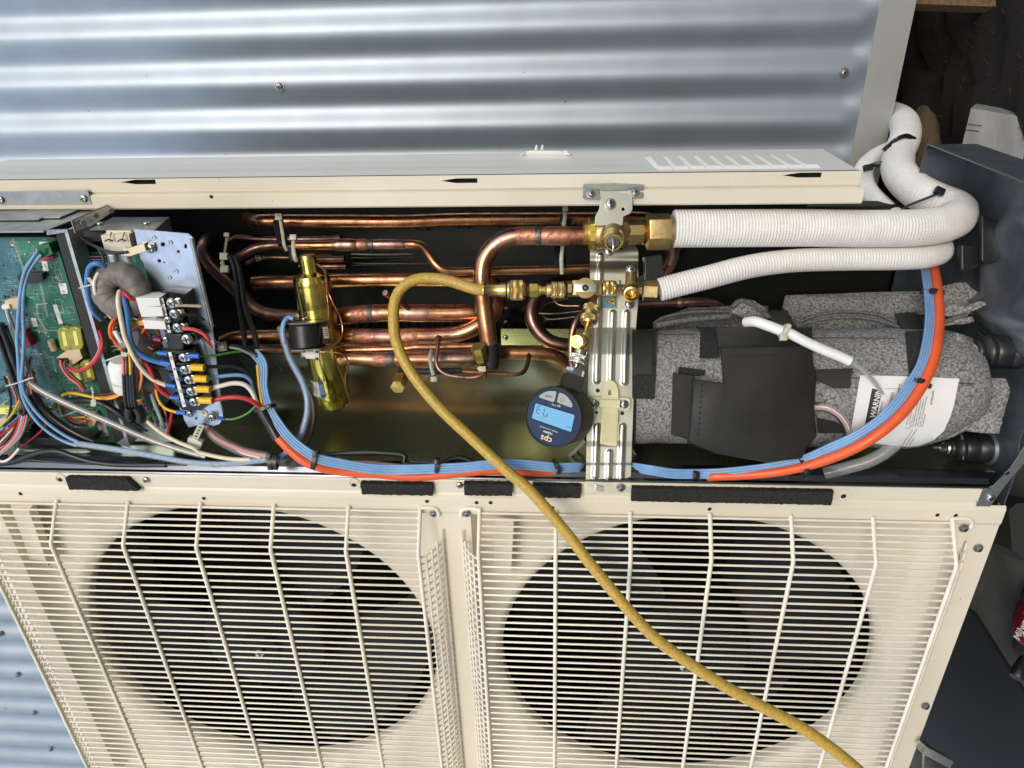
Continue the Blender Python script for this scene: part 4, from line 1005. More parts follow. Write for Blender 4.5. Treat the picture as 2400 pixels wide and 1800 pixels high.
# ivory strap clamp
ct = thing('strap_clamp', 'ivory nylon ladder strap clamp screwed to the ribbed bracket', 'clamp', PZ(1425, 1040, 885))
campoly('saddle', M['ivory'], 'h', [(292, 842), (310, 830), (400, 838), (530, 838), (615, 842), (633, 856), (630, 920), (615, 938), (545, 938), (400, 915), (385, 915), (300, 905)], 883.5, .003, ct, bev=.0006)
campoly('tongue', M['ivory'], 'h', [(400, 862), (398, 800), (408, 740), (432, 702), (465, 688), (500, 702), (526, 742), (536, 800), (534, 862)], 881, .002, ct, [[(450, 818), (450, 785), (456, 774), (466, 770), (476, 774), (482, 785), (482, 818)]], .0004)
campoly('buckle', M['ivory'], 'h', [(382, 855), (545, 862), (542, 922), (380, 912)], 878.5, .0045, ct, bev=.0008)
campoly('strap', M['ivory'], 'h', [(402, 912), (535, 915), (520, 1242), (460, 1240), (384, 1222)], 880.5, .0018, ct, bev=.0003)
for i in range(19):
    y = 955 + i * 14.0; campoly('rung', M['ivory'], 'h', [(410 - i * .7, y), (522 - i * .4, y + 2), (522 - i * .4, y + 8), (410 - i * .7, y + 6)], 879.2, .0016, ct)
screw(SC_PAN, PZ(*q('h', 340, 888), 880.5), TOWARD, ct, 35, 1.18); screw(SC_PAN, PZ(*q('h', 590, 893), 880.5), TOWARD, ct, 10, 1.18)

# ---------------- large service valve
def axis_mb(p0, p1): 
    return frame(p0, (p1 - p0)), (p1 - p0).length
lv = thing('service_valve', 'large brass service valve joined to the thick white insulated pipe', 'valve', PZ(*q('g', 600, 800), 885), 'brass service valves')
zV = 872
a = PZ(*q('g', 298, 645), zV); b_ = PZ(*q('g', 1225, 622), zV); Mv, Lv = axis_mb(a, b_)
k = zV / FPX * MM / 4.366
def vx(x): return (x - 298) * k
mb = MB(); mb.lathe([(112 * k, vx(298)), (112 * k, vx(352))], 32, Mv); mb.build('ring', M['brassy'], lv)
mb = MB(); mb.lathe([(160 * k, vx(346)), (168 * k, vx(352)), (168 * k, vx(400)), (158 * k, vx(412))], 6, Mv @ Matrix.Rotation(R(8), 4, 'Z')); mb.build('hex_collar', M['brassy'], lv, ang=20)
mb = MB(); mb.lathe([(150 * k, vx(410)), (158 * k, vx(425)), (162 * k, vx(520)), (160 * k, vx(640)), (150 * k, vx(700)), (125 * k, vx(740)), (115 * k, vx(765))], 36, Mv)
mb.lathe([(58 * k, 0), (56 * k, .016), (62 * k, .024)], 20, frame(PZ(*q('g', 572, 410), 868), -PUP))
mb.box(116 * k, 130 * k, .010, cam_frame(*q('g', 571, 440), 862), ch=.0018)
# boss for the spindle facing the photographer, leaning down
s0 = PZ(*q('g', 590, 630), 872); s1 = PZ(*q('g', 600, 735), 832); Mb, Lb = axis_mb(s0, s1)
mb.lathe([(135 * k, 0), (128 * k, Lb * .45), (112 * k, Lb * .62)], 36, Mb)
mb.build('body', M['brassdull'], lv, ang=45)
mb = MB(); mb.lathe([(112 * k, Lb * .60), (116 * k, Lb * .66), (100 * k, Lb * .74), (104 * k, Lb * .80), (84 * k, Lb * .86), (84 * k, Lb), (66 * k, Lb), (64 * k, Lb * .8)], 36, Mb, cap=False); mb.build('spindle_collar', M['brass'], lv, ang=35)
mb = MB(); mb.lathe([(62 * k, Lb * .82), (60 * k, Lb * .93), (10 * k, Lb * .95)], 20, Mb); mb.build('spindle', M['braze'], lv)
tube('lever_pin', M['chrome'], P_('g', [(596, 690, 831), (600, 760, 827), (596, 828, 829)]), 5.0, 840, lv, 10)
mb = MB(); mb.lathe([(118 * k, vx(740)), (126 * k, vx(750)), (126 * k, vx(892))], 8, Mv @ Matrix.Rotation(R(22.5), 4, 'Z')); mb.build('hex_neck', M['brassdull'], lv, ang=20)
mb = MB(); pr = []
for i in range(6): pr += [(118 * k, vx(892 + i * 8)), (128 * k, vx(896 + i * 8))]
mb.lathe(pr, 32, Mv); mb.build('thread', M['brass'], lv)
mb = MB(); mb.lathe([(140 * k, vx(925)), (182 * k, vx(945)), (187 * k, vx(960)), (187 * k, vx(1165)), (150 * k, vx(1222))], 6, Mv @ Matrix.Rotation(R(2), 4, 'Z')); mb.build('flare_nut', M['brassdull'], lv, ang=20)

# small service valve
sv = thing('service_valve', 'small brass service valve with an open threaded port facing forward', 'valve', PZ(*q('g', 780, 1340), 885), 'brass service valves')
k = 868 / FPX * MM / 4.366
mb = MB(); mb.lathe([(55 * k, 0), (60 * k, .01), (68 * k, .02), (80 * k, .028)], 28, frame(PZ(*q('g', 783, 990), 886), PZ(*q('g', 778, 1190), 880) - PZ(*q('g', 783, 990), 886))); mb.build('body', M['brassdull'], sv)
p0 = PZ(*q('g', 775, 1190), 895); p1 = PZ(*q('g', 784, 1268), 852); Mp, Lp = axis_mb(p0, p1)
mb = MB(); pr = [(72 * k, 0), (74 * k, Lp * .3), (70 * k, Lp * .4)]
for i in range(5): pr += [(76 * k, Lp * (.5 + .08 * i)), (70 * k, Lp * (.54 + .08 * i))]
pr += [(78 * k, Lp * .93), (78 * k, Lp), (62 * k, Lp * 1.01), (52 * k, Lp * .96), (50 * k, Lp * .62), (40 * k, Lp * .60), (34 * k, Lp * .66), (22 * k, Lp * .66), (20 * k, Lp * .5), (2 * k, Lp * .5)]
mb.lathe(pr, 40, Mp); mb.build('port', M['brass'], sv, ang=35)
o0 = PZ(*q('g', 655, 1195), 872); o1 = PZ(*q('g', 725, 1215), 874)
mb = MB(); S = [PZ(*q('g', x, y), 868) for x, y in ((668, 1120), (672, 1190), (690, 1250), (718, 1290))]; vs, fs = sweep(spline(S, .002), rad_mm(4, 868), 8); mb.add(vs, fs); mb.build('seal_ring', M['black'], sv)
mb = MB(); Mx, Lx = axis_mb(PZ(*q('g', 620, 1205), 880), PZ(*q('g', 730, 1210), 880)); mb.lathe([(44 * k, 0), (44 * k, Lx)], 24, Mx); mb.build('left_neck', M['brassdull'], sv)
p0 = PZ(*q('g', 840, 1215), 885); p1 = PZ(*q('g', 1062, 1225), 880); Mx, Lx = axis_mb(p0, p1)
mb = MB(); mb.lathe([(60 * k, 0), (60 * k, Lx * .25), (104 * k, Lx * .3), (112 * k, Lx * .34), (112 * k, Lx * .96), (104 * k, Lx)], 6, Mx @ Matrix.Rotation(R(28), 4, 'Z')); mb.build('flare_nut', M['brassdull'], sv, ang=20)
sw = thing('rubber_block', 'dark grey rubber block standing beside the small valve nut', 'rubber block', PZ(*q('g', 990, 1100), 890))
campoly('pad', M['black'], 'g', [(905, 905), (1055, 882), (1075, 900), (1092, 1080), (1048, 1110), (940, 1130), (905, 1120), (915, 1040)], 888, .012, sw, bev=.001)
campoly('strap', M['black'], 'g', [(835, 1120), (905, 1070), (930, 1130), (880, 1200), (850, 1190)], 889, .008, sw, bev=.001)

# ---------------- brass charging line from the hose to the small valve
def knurl(r, h0, h1, Mx, mb, n=26, mi=0):
    rows = int((h1 - h0) / (2 * math.pi * r / n) * 4) + 2; seg = n * 4; pr = []
    vs = []; fs = []
    for j in range(rows + 1):
        h = h0 + (h1 - h0) * j / rows
        for i in range(seg):
            a = 2 * math.pi * i / seg; t = (h - h0) / (2 * math.pi * r / n)
            u = a * n / (2 * math.pi); f1 = abs(((u + t) % 1) - .5) * 2; f2 = abs(((u - t) % 1) - .5) * 2
            e = 0 if j in (0, rows) else 1
            rr = r * (.895 + .105 * min(1, 1.7 * min(f1, f2)) * e)
            vs.append((rr * math.cos(a), rr * math.sin(a), h))
    for j in range(rows):
        for i in range(seg):
            k2 = (i + 1) % seg; fs.append((j * seg + i, j * seg + k2, (j + 1) * seg + k2, (j + 1) * seg + i))
    fs.append(tuple(range(seg - 1, -1, -1))); fs.append(tuple(rows * seg + i for i in range(seg)))
    mb.add(vs, fs, Mx, mi)
zc = 872; k = zc / FPX * MM / 4.366
Mx, Lx = axis_mb(PZ(*q('e', 1015, 1005), zc), PZ(*q('e', 1920, 1005), zc))
def ex(x): return (x - 1015) * k
co = thing('hose_coupling', 'knurled brass hose coupling between the yellow hose and the ball valve', 'coupling', PZ(*q('e', 1300, 1005), zc), 'knurled brass couplings')
mb = MB(); mb.lathe([(74 * k, ex(1010)), (78 * k, ex(1022)), (72 * k, ex(1032)), (66 * k, ex(1040)), (66 * k, ex(1170)), (74 * k, ex(1195)), (76 * k, ex(1245)), (72 * k, ex(1250))], 32, Mx); mb.build('ferrule', M['brass'], co)
mb = MB(); mb.lathe([(58 * k, ex(1250)), (58 * k, ex(1262))], 24, Mx); mb.build('gap', M['slot'], co)
mb = MB(); mb.lathe([(84 * k, ex(1260)), (90 * k, ex(1268)), (90 * k, ex(1290)), (86 * k, ex(1295))], 32, Mx); knurl(104 * k, ex(1294), ex(1420), Mx, mb, 30); mb.lathe([(90 * k, ex(1418)), (90 * k, ex(1440)), (80 * k, ex(1452))], 32, Mx); mb.build('knurled_collar', M['brass'], co)
mb = MB(); pr = []
for i in range(4): pr += [(58 * k, ex(1452 + i * 9)), (66 * k, ex(1457 + i * 9))]
mb.lathe(pr, 28, Mx); mb.build('thread', M['brassdull'], co)
mb = MB(); mb.lathe([(70 * k, ex(1488)), (78 * k, ex(1498)), (78 * k, ex(1570)), (70 * k, ex(1580))], 6, Mx); mb.build('hex_nut', M['brassy'], co, ang=20)
mb = MB(); mb.lathe([(55 * k, ex(1578)), (55 * k, ex(1606)), (42 * k, ex(1612)), (42 * k, ex(1650)), (60 * k, ex(1668))], 24, Mx); mb.build('neck', M['brassy'], co)
mb = MB(); mb.lathe([(66 * k, ex(1664)), (70 * k, ex(1672)), (70 * k, ex(1712))], 28, Mx); mb.build('sleeve', M['brass'], co)
mb = MB(); knurl(86 * k, ex(1712), ex(1770), Mx, mb, 26); mb.lathe([(74 * k, ex(1768)), (74 * k, ex(1780))], 28, Mx); knurl(86 * k, ex(1778), ex(1842), Mx, mb, 26); mb.lathe([(76 * k, ex(1840)), (74 * k, ex(1855))], 28, Mx); mb.build('knurled_nut', M['brass'], co)
mb = MB(); mb.lathe([(60 * k, ex(1853)), (60 * k, ex(1880))], 24, Mx); mb.build('seal', M['black'], co)
bv = thing('ball_valve', 'brass ball valve with a round disc handle marked with arrows', 'valve', PZ(*q('g', 310, 1300), 880), 'brass charging fittings')
k = zc / FPX * MM / 5.53
Mx, Lx = axis_mb(PZ(*q('w', 993, 210), zc), PZ(*q('w', 1650, 200), zc))
mb = MB(); mb.lathe([(100 * k, 0), (106 * k, 6 * k), (106 * k, 48 * k), (98 * k, 55 * k)], 6, Mx); mb.build('hex_flange', M['brassdull'], bv, ang=20)
mb = MB(); mb.box(400 * k, 200 * k, .017, cam_frame(*q('w', 1245, 200), 880) , ch=.002); mb.build('body', M['brassdull'], bv)
mb = MB(); mb.lathe([(128 * k, 0), (134 * k, .001), (134 * k, .004), (130 * k, .0046)], 44, cam_frame(*q('w', 1225, 200), 869)); mb.build('disc', M['brassdull'], bv)
hb = cam_frame(*q('w', 1226, 193), 864.5)
mb = MB(); mb.box(292 * k, 112 * k, .0028, hb, ch=.0009); mb.build('handle_bar', M['zinc'], bv)
mb = MB(); mb.lathe([(42 * k, .001), (42 * k, .0022), (34 * k, .0024), (32 * k, .001)], 24, hb, cap=False); mb.lathe([(42 * k, .0006), (42 * k, .0016)], 24, hb); mb.build('boss', M['slot'], bv)
mb = MB(); mb.lathe([(20 * k, .001), (20 * k, .0024), (14 * k, .0028)], 4, hb); mb.build('square_stem', M['chrome'], bv)
for s_ in (-1, 1):
    mb = MB()
    for a_ in (-1, 1): mb.box(44 * k, 4.5 * k, .0003, hb @ Matrix.Translation((s_ * 104 * k, 10 * a_ * k, .0015)) @ Matrix.Rotation(R(26 * a_ * s_), 4, 'Z'))
    mb.box(4 * k, 38 * k, .0003, hb @ Matrix.Translation((s_ * 84 * k, 0, .0015))); mb.build('arrow_mark', M['dull'], bv)
c2 = thing('threaded_collar', 'short knurled brass collar between the disc handle and the small valve', 'collar', PZ(*q('w', 1540, 300), 875), 'knurled brass couplings')
Mx, Lx = axis_mb(PZ(*q('w', 1445, 200), zc), PZ(*q('w', 1650, 200), zc))
mb = MB(); mb.lathe([(80 * k, -12 * k), (80 * k, 6 * k)], 24, Mx); mb.build('seal', M['black'], c2)
mb = MB(); mb.lathe([(100 * k, 4 * k), (102 * k, 10 * k), (102 * k, 32 * k)], 28, Mx); knurl(106 * k, 32 * k, 84 * k, Mx, mb, 30); mb.lathe([(98 * k, 84 * k), (98 * k, 92 * k)], 28, Mx); knurl(106 * k, 92 * k, 150 * k, Mx, mb, 30); mb.lathe([(98 * k, 150 * k), (100 * k, 160 * k), (96 * k, 178 * k), (60 * k, 182 * k)], 28, Mx); mb.build('knurled_ring', M['brass'], c2)
# branch down to the gauge
bf = thing('branch_fitting', 'knurled brass branch fitting leaning down towards the vacuum gauge', 'coupling', PZ(*q('w', 1250, 660), 872), 'knurled brass couplings')
Mx, Lx = axis_mb(PZ(*q('w', 1352, 260), 880), PZ(*q('w', 1225, 800), 862))
kk = 870 / FPX * MM / 5.53; S_b = Lx / 555.0 
def bx(y): return (y - 260) * S_b
mb = MB(); mb.lathe([(48 * kk, bx(250)), (48 * kk, bx(360)), (60 * kk, bx(400)), (64 * kk, bx(420))], 24, Mx); mb.build('neck', M['brassdull'], bf)
mb = MB(); mb.lathe([(84 * kk, bx(415)), (98 * kk, bx(430)), (98 * kk, bx(440))], 30, Mx); knurl(112 * kk, bx(440), bx(520), Mx, mb, 30); mb.lathe([(104 * kk, bx(520)), (104 * kk, bx(568))], 30, Mx); knurl(112 * kk, bx(568), bx(650), Mx, mb, 30); mb.lathe([(104 * kk, bx(650)), (90 * kk, bx(672)), (50 * kk, bx(680))], 30, Mx); mb.build('knurled_body', M['brass'], bf)
mb = MB(); mb.lathe([(26 * kk, bx(676)), (30 * kk, bx(700)), (30 * kk, bx(790)), (40 * kk, bx(810))], 20, Mx); mb.build('stem', M['brassy'], bf)
el = thing('elbow_fitting', 'small yellow brass elbow with a round knurled cap facing forward', 'fitting', PZ(*q('w', 1180, 980), 866), 'brass charging fittings')
mb = MB(); mb.box(118 * kk, 225 * kk, .013, cam_frame(*q('w', 1222, 885), 864, -14), ch=.0022); mb.build('block', M['brass'], el)
p0 = PZ(*q('w', 1190, 880), 864); p1 = PZ(*q('w', 1112, 888), 838); Me, Le = axis_mb(p0, p1)
mb = MB(); knurl(94 * kk, 0, Le * .45, Me, mb, 26); mb.build('knurled_ring', M['brass'], el)
mb = MB(); mb.lathe([(84 * kk, Le * .4), (86 * kk, Le * .92), (80 * kk, Le), (10 * kk, Le * 1.01)], 32, Me); mb.build('cap', M['brassy'], el, ang=30)
gg = thing('gauge_coupling', 'bright nickel knurled coupling above the black gauge', 'coupling', PZ(*q('w', 1100, 1240), 860), 'knurled brass couplings')
Mx, Lx = axis_mb(PZ(*q('w', 1185, 960), 862), PZ(*q('w', 1035, 1480), 858)); Sg = Lx / 541.0
def gx(d): return d * Sg
mb = MB(); mb.lathe([(40 * kk, gx(-10)), (52 * kk, gx(0)), (52 * kk, gx(30))], 24, Mx); mb.build('brass_stem', M['brass'], gg)
mb = MB(); mb.lathe([(70 * kk, gx(34)), (84 * kk, gx(42)), (84 * kk, gx(92)), (96 * kk, gx(98))], 32, Mx); knurl(112 * kk, gx(98), gx(225), Mx, mb, 30); mb.lathe([(100 * kk, gx(226)), (84 * kk, gx(240)), (60 * kk, gx(244))], 32, Mx); mb.build('knurled_nut', M['chrome'], gg)
mb = MB(); pr = []
for i in range(3): pr += [(52 * kk, gx(244 + i * 18)), (58 * kk, gx(252 + i * 18)), (44 * kk, gx(258 + i * 18))]
mb.lathe(pr, 28, Mx); mb.build('thread', M['chrome'], gg)
mb = MB(); mb.lathe([(114 * kk, gx(292)), (126 * kk, gx(300)), (126 * kk, gx(378)), (124 * kk, gx(385))], 6, Mx @ Matrix.Rotation(R(-14), 4, 'Z')); mb.build('hex_nut', M['chrome'], gg, ang=20)
# ---------------- vacuum gauge
ga = thing('vacuum_gauge', 'round dark blue digital vacuum gauge hanging upside down with a lit screen', 'gauge', PZ(1310, 1050, 870))
mb = MB(); mb.lathe([(122 * kk, gx(384)), (124 * kk, gx(400)), (124 * kk, gx(600))], 4, Mx @ Matrix.Rotation(R(-45 - 8), 4, 'Z') @ Matrix.Diagonal((1.42, 1.42, 1, 1))); mb.build('neck_block', M['rubber'], ga, ang=20)
gn = dir_cam(-.50, -.06, -1.0)              # gauge face looks a little to the photo left
gc = PZ(*q('x', 555, 810), 838)
rg = rad_mm(147, 838)
Mg0 = frame(gc, gn, PR)
# direction of the long side of the screen, measured in the picture
e0 = q('x', 150, 830); e1 = q('x', 885, 1080)
def hit(px, py, pl, n):     # sight line onto a plane
    o = STATION; d = PZ(px, py, 1000) - o; t = (pl - o).dot(n) / d.dot(n); return o + d * t
xd = (hit(*e0, gc, gn) - hit(*e1, gc, gn)).normalized()     # text runs towards photo left
Mg = frame(gc, gn, xd)
mb = MB(); mb.lathe([(rg * .90, -.045), (rg * .97, -.040), (rg * .985, -.004), (rg * .99, 0), (rg * .975, .0022), (rg * .925, .0030), (rg * .915, .0012)], 72, Mg, cap=False)
mb.lathe([(rg * .90, -.046), (rg * .90, -.045)], 72, Mg); mb.build('rubber_case', M['rubber'], ga, ang=35)
mb = MB(); mb.lathe([(rg * .955, .0004), (rg * .95, .0014), (rg * .90, .0018), (rg * .88, .0014), (0.001, .0014)], 72, Mg); mb.build('face', M['blueface'], ga, ang=35)
def gl_(x, y):    # survey point in region x -> gauge plane coordinates
    v = Mg.inverted() @ hit(*q('x', x, y), gc + gn * .0016, gn); return (v.x, v.y)
def gpoly(name, m, L, z0_, th, bev=0.0): return plate(name, m, [gl_(*p) for p in L], [], th, Mg @ Matrix.Translation((0, 0, z0_)), ga, bev)
gpoly('screen_bezel', M['slot'], [(195, 525), (975, 750), (900, 1105), (115, 860)], .0013, .0005)
gpoly('screen', M['lcd'], [(225, 542), (950, 762), (970, 785), (905, 1085), (880, 1092), (150, 835), (140, 820), (212, 548)], .0019, .0002)
gpoly('button', M['btn'], [(288, 400), (330, 362), (400, 325), (480, 305), (595, 306), (614, 325), (612, 350), (580, 495), (560, 513), (530, 508), (300, 430), (287, 418)], .0015, .0007, .0002)
gpoly('button', M['btn'], [(668, 350), (690, 340), (760, 362), (830, 415), (885, 480), (925, 560), (928, 600), (905, 618), (880, 615), (645, 525), (634, 505), (640, 470)], .0015, .0007, .0002)
def gtext(s, x, y, hpx, m, name='lettering', bold=0.0, ang=0.0, spacing=1.0, z=.00255, sx=1.0):
    s_ = hpx / 8.295 * 838 / FPX * MM / .72
    me = text_mesh(s, s_, m, .00004, spacing=spacing, bold=bold * s_)
    v = gl_(x, y); Mx_ = Mg @ Matrix.Translation((v[0], v[1], z)) @ Matrix.Rotation(R(ang), 4, 'Z') @ Matrix.Diagonal((sx, 1, 1, 1))
    return link(me, name, Mx_, ga)
gtext('UNITS', 465, 400, 50, M['ink'], bold=.01, ang=6, z=.0024, sx=.8)
gtext('WIRELESS VACUUM GAUGE', 470, 1045, 26, M['silk'], z=.0019, sx=.9)
gtext('VG200W', 452, 1108, 38, M['silk'], bold=.03, z=.0019)
gtext('cps', 418, 1238, 128, M['tan'], bold=.015, z=.0019, sx=1.05)
gtext('cps', 660, 600, 42, M['tan'], bold=.02, z=.0019); gtext('Link', 560, 572, 40, M['silk'], z=.0019); gtext('TM', 478, 545, 12, M['silk'], z=.0019)
# power symbol
mb = MB(); v = gl_(735, 470); mp = Mg @ Matrix.Translation((v[0], v[1], .0024))
ro = 40 / 8.295 * 838 / FPX * MM
for i in range(20):
    a = R(-90 + 28 + i * (304 / 19)) ; 
    mb.box(ro * .30, ro * .13, .0001, mp @ Matrix.Rotation(a + math.pi, 4, 'Z') @ Matrix.Translation((ro, 0, 0)) @ Matrix.Rotation(R(90), 4, 'Z'))
mb.box(ro * .13, ro * .9, .0001, mp @ Matrix.Translation((0, ro * .85, 0))); mb.build('power_symbol', M['ink'], ga, False)
# seven-segment digits read "73" plus the unit line and a battery mark
def seg7(x, y, segs, w=78, h=150):
    v = gl_(x, y); s_ = 838 / 8.295 / FPX * MM; Mx_ = Mg @ Matrix.Translation((v[0], v[1], .0022)) @ Matrix.Shear('XY', 4, (0.12, 0)); mb = MB()
    W2, H2 = w * s_, h * s_; t_ = 21 * s_
    geo = {'a': (0, H2 * .5, W2 * .72, t_), 'g': (0, 0, W2 * .72, t_), 'd': (0, -H2 * .5, W2 * .72, t_), 'f': (-W2 * .5, H2 * .25, t_, H2 * .38), 'b': (W2 * .5, H2 * .25, t_, H2 * .38), 'e': (-W2 * .5, -H2 * .25, t_, H2 * .38), 'c': (W2 * .5, -H2 * .25, t_, H2 * .38)}
    for c_ in segs: gx_, gy_, a_, b2 = geo[c_]; mb.box(a_, b2, .0001, Mx_ @ Matrix.Translation((gx_, gy_, 0)))
    mb.build('digit', M['lcdseg'], ga, False)
seg7(410, 720, 'abcf'); seg7(278, 665, 'abgcd')
gtext('MICRON', 320, 818, 22, M['lcdseg'], z=.0022); mb = MB()
for i in range(4): v = gl_(820 + i * 25, 992 + i * 7); mb.box(.0011, .0012, .0001, Mg @ Matrix.Translation((v[0], v[1], .0022)))
mb.build('battery_mark', M['lcdseg'], ga, False)

# ---------------- yellow hose
HP = P_('e', [(1030, 1006, 872), (960, 1000, 872), (860, 972, 874), (720, 925, 876), (600, 895, 877), (470, 882, 878), (350, 890, 878), (240, 935, 878), (150, 1025, 878), (105, 1150, 877), (98, 1300, 876), (112, 1480, 875)]) + \
     P_('f', [(130, 100, 873), (178, 230, 871), (270, 395, 869), (390, 560, 867), (520, 715, 865), (680, 880, 864), (870, 1055, 862), (1080, 1250, 860), (1300, 1450, 858), (1470, 1590, 857)]) + \
     P_('n', [(-20, 428, 855), (60, 535, 853), (150, 645, 851), (270, 790, 848), (420, 950, 845), (600, 1085, 842), (800, 1215, 838), (1000, 1325, 834), (1200, 1430, 830), (1350, 1530, 827), (1500, 1650, 824), (1620, 1770, 820)])
hz = spline(HP, .004); rh = rad_mm(26.3, 872)
mb = MB(); vs, fs = sweep(hz, rh, 22, True); mb.add(vs, fs)
hz_o = mb.build('charging_hose', M['hose']); tag(hz_o, 'scuffed yellow rubber charging hose looping from the brass coupling across the right fan guard', 'hose')
# ================================================================= INSULATED PIPES
def woven(label, path, d, z, pitch=3.72, seg_n=38, tail=0.0, group='white insulated pipes'):
    "white foam sleeve with an embossed woven skin: rows of small raised dots"
    S0 = spline(path, .004); L = 0; cum = [0]
    for a, b in zip(S0, S0[1:]): L += (b - a).length; cum.append(L)
    step = pitch * MM / 4; n = int(L / step); Q = []; j = 0
    for i in range(n + 1):
        s = i * L / n
        while j < len(cum) - 2 and cum[j + 1] < s: j += 1
        t = (s - cum[j]) / max(cum[j + 1] - cum[j], 1e-9); Q.append(S0[j].lerp(S0[j + 1], t))
    F = frames(Q); r = rad_mm(d, z); seg = seg_n * 3; vs = []; fs = []
    for i, (p, (t, a, b)) in enumerate(zip(Q, F)):
        ph = (i % 4) / 4
        row = .5 - .5 * math.cos(2 * math.pi * ph)
        for k in range(seg):
            th = 2 * math.pi * k / seg; dots = .5 - .5 * math.cos(2 * math.pi * (k % 3) / 3)
            rr = r * (1 + .012 * math.sin(i * .013 + k * .02)) - .0014 + .0017 * row * (.15 + .85 * dots)
            vs.append(p + a * (rr * math.cos(th)) + b * (rr * math.sin(th)))
    for i in range(n):
        for k in range(seg):
            k2 = (k + 1) % seg; fs.append((i * seg + k, i * seg + k2, (i + 1) * seg + k2, (i + 1) * seg + k))
    # hollow cut end
    c0 = Q[0]; t0, a0_, b0_ = F[0]; base = len(vs)
    for rr, dep in ((r * .6, 0), (r * .58, .012)):
        for k in range(seg):
            th = 2 * math.pi * k / seg; vs.append(c0 + a0_ * (rr * math.cos(th)) + b0_ * (rr * math.sin(th)) + t0 * dep)
    for k in range(seg):
        k2 = (k + 1) % seg; fs.append((k, k2, base + k2, base + k)); fs.append((base + k, base + k2, base + seg + k2, base + seg + k))
    fs.append(tuple(base + seg + k for k in range(seg)))
    o = MB().add(vs, fs).build('insulated_pipe', M['weave'], None, True, 60)
    return tag(o, label, 'insulated pipe', group)
woven('thick white insulated pipe running right and turning back behind the base', [PZ(*p) for p in ((1578, 536, 872), (1700, 535, 872), (1880, 534, 873), (2040, 536, 874), (2150, 534, 878), (2215, 525, 890), (2245, 508, 910), (2238, 488, 932), (2198, 472, 948), (2150, 448, 972), (2110, 408, 1020), (2106, 362, 1085), (2120, 328, 1115), (2122, 300, 1165), (2110, 280, 1240), (2085, 268, 1340))], 88, 872, seg_n=42)
woven('thinner white insulated pipe sloping up from the small valve nut', [PZ(*p) for p in ((1545, 679, 880), (1650, 652, 880), (1760, 624, 882), (1860, 611, 886), (2000, 607, 888), (2100, 606, 890), (2170, 602, 898), (2205, 590, 918), (2195, 570, 945), (2125, 530, 985), (2066, 484, 1035), (2030, 440, 1085), (2024, 400, 1115), (2048, 372, 1150), (2090, 350, 1190))], 56, 880, seg_n=30)
def pipe_tie(label, P, hp, ang=0, grp='black cable ties on the white insulated pipes'):
    t = thing('cable_tie', label, 'cable tie', P[0], grp)
    S = spline(P, .003); mb = MB(); vs, fs = sweep(S, .0035, 8, True, (.4, 1)); mb.add(vs, fs); mb.build('band', M['black'], t)
    mb = MB(); mb.box(.012, .009, .007, frame(hp, TOWARD, PR) @ Matrix.Rotation(R(ang), 4, 'Z'), ch=.001); mb.build('head', M['black'], t); return t
pipe_tie('black tie round the two returning white pipes, lowest one', [P_('j', [p])[0] for p in ((505, 1165, 955), (545, 1140, 942), (620, 1110, 928), (690, 1082, 922), (735, 1060, 935))], PZ(*q('j', 715, 1062), 920), -25)
pipe_tie('black tie round the white pipes, just right of the side cover corner', [P_('j', [p])[0] for p in ((300, 942, 1075), (345, 918, 1062), (400, 908, 1056), (455, 908, 1058), (505, 920, 1070))], PZ(*q('j', 318, 932), 1040), 10)
pipe_tie('black tie round the white pipes, highest one near the wall trim', [P_('j', [p])[0] for p in ((415, 835, 1085), (445, 800, 1075), (480, 772, 1068), (525, 755, 1068), (580, 775, 1085))], PZ(*q('j', 428, 822), 1070), 40)

# ================================================================= COMPRESSOR IN ITS FELT JACKET
cmpr = thing('compressor', 'compressor wrapped in a grey felt jacket with black straps and a warning label', 'compressor', V(575, 110, 110))
CA = PZ(1488, 905, 935); CB = PZ(2362, 912, 878); axc = (CB - CA).normalized(); LCm = (CB - CA).length
Mcm = frame(CA, axc, PUP); RC = rad_mm(272, 915) 
_i3 = Mcm.to_3x3().inverted(); _f = _i3 @ TOWARD; CF = math.atan2(_f.y, _f.x); _u = _i3 @ PUP; CSG = 1 if math.sin(math.atan2(_u.y, _u.x) - CF) > 0 else -1
def csurf(h, ang, off=0.0, R_=None):
    "h along the compressor, ang from the side facing the photographer, positive towards photo up"
    a = CF + CSG * ang; return Mcm @ Vector((((R_ or RC) + off) * math.cos(a), ((R_ or RC) + off) * math.sin(a), h))
def c_hit(px, py, off=0.0):
    "sight line onto the felt surface"
    o = Mcm.inverted() @ STATION; d = (Mcm.inverted().to_3x3() @ (PZ(px, py, 1000) - STATION)).normalized()
    A = d.x ** 2 + d.y ** 2; B = 2 * (o.x * d.x + o.y * d.y); R_ = RC + off + .0012; Cc = o.x ** 2 + o.y ** 2 - R_ * R_
    disc = B * B - 4 * A * Cc
    t = (-B - math.sqrt(disc)) / (2 * A) if disc > 0 else -B / (2 * A)
    return Mcm @ (o + d * t)
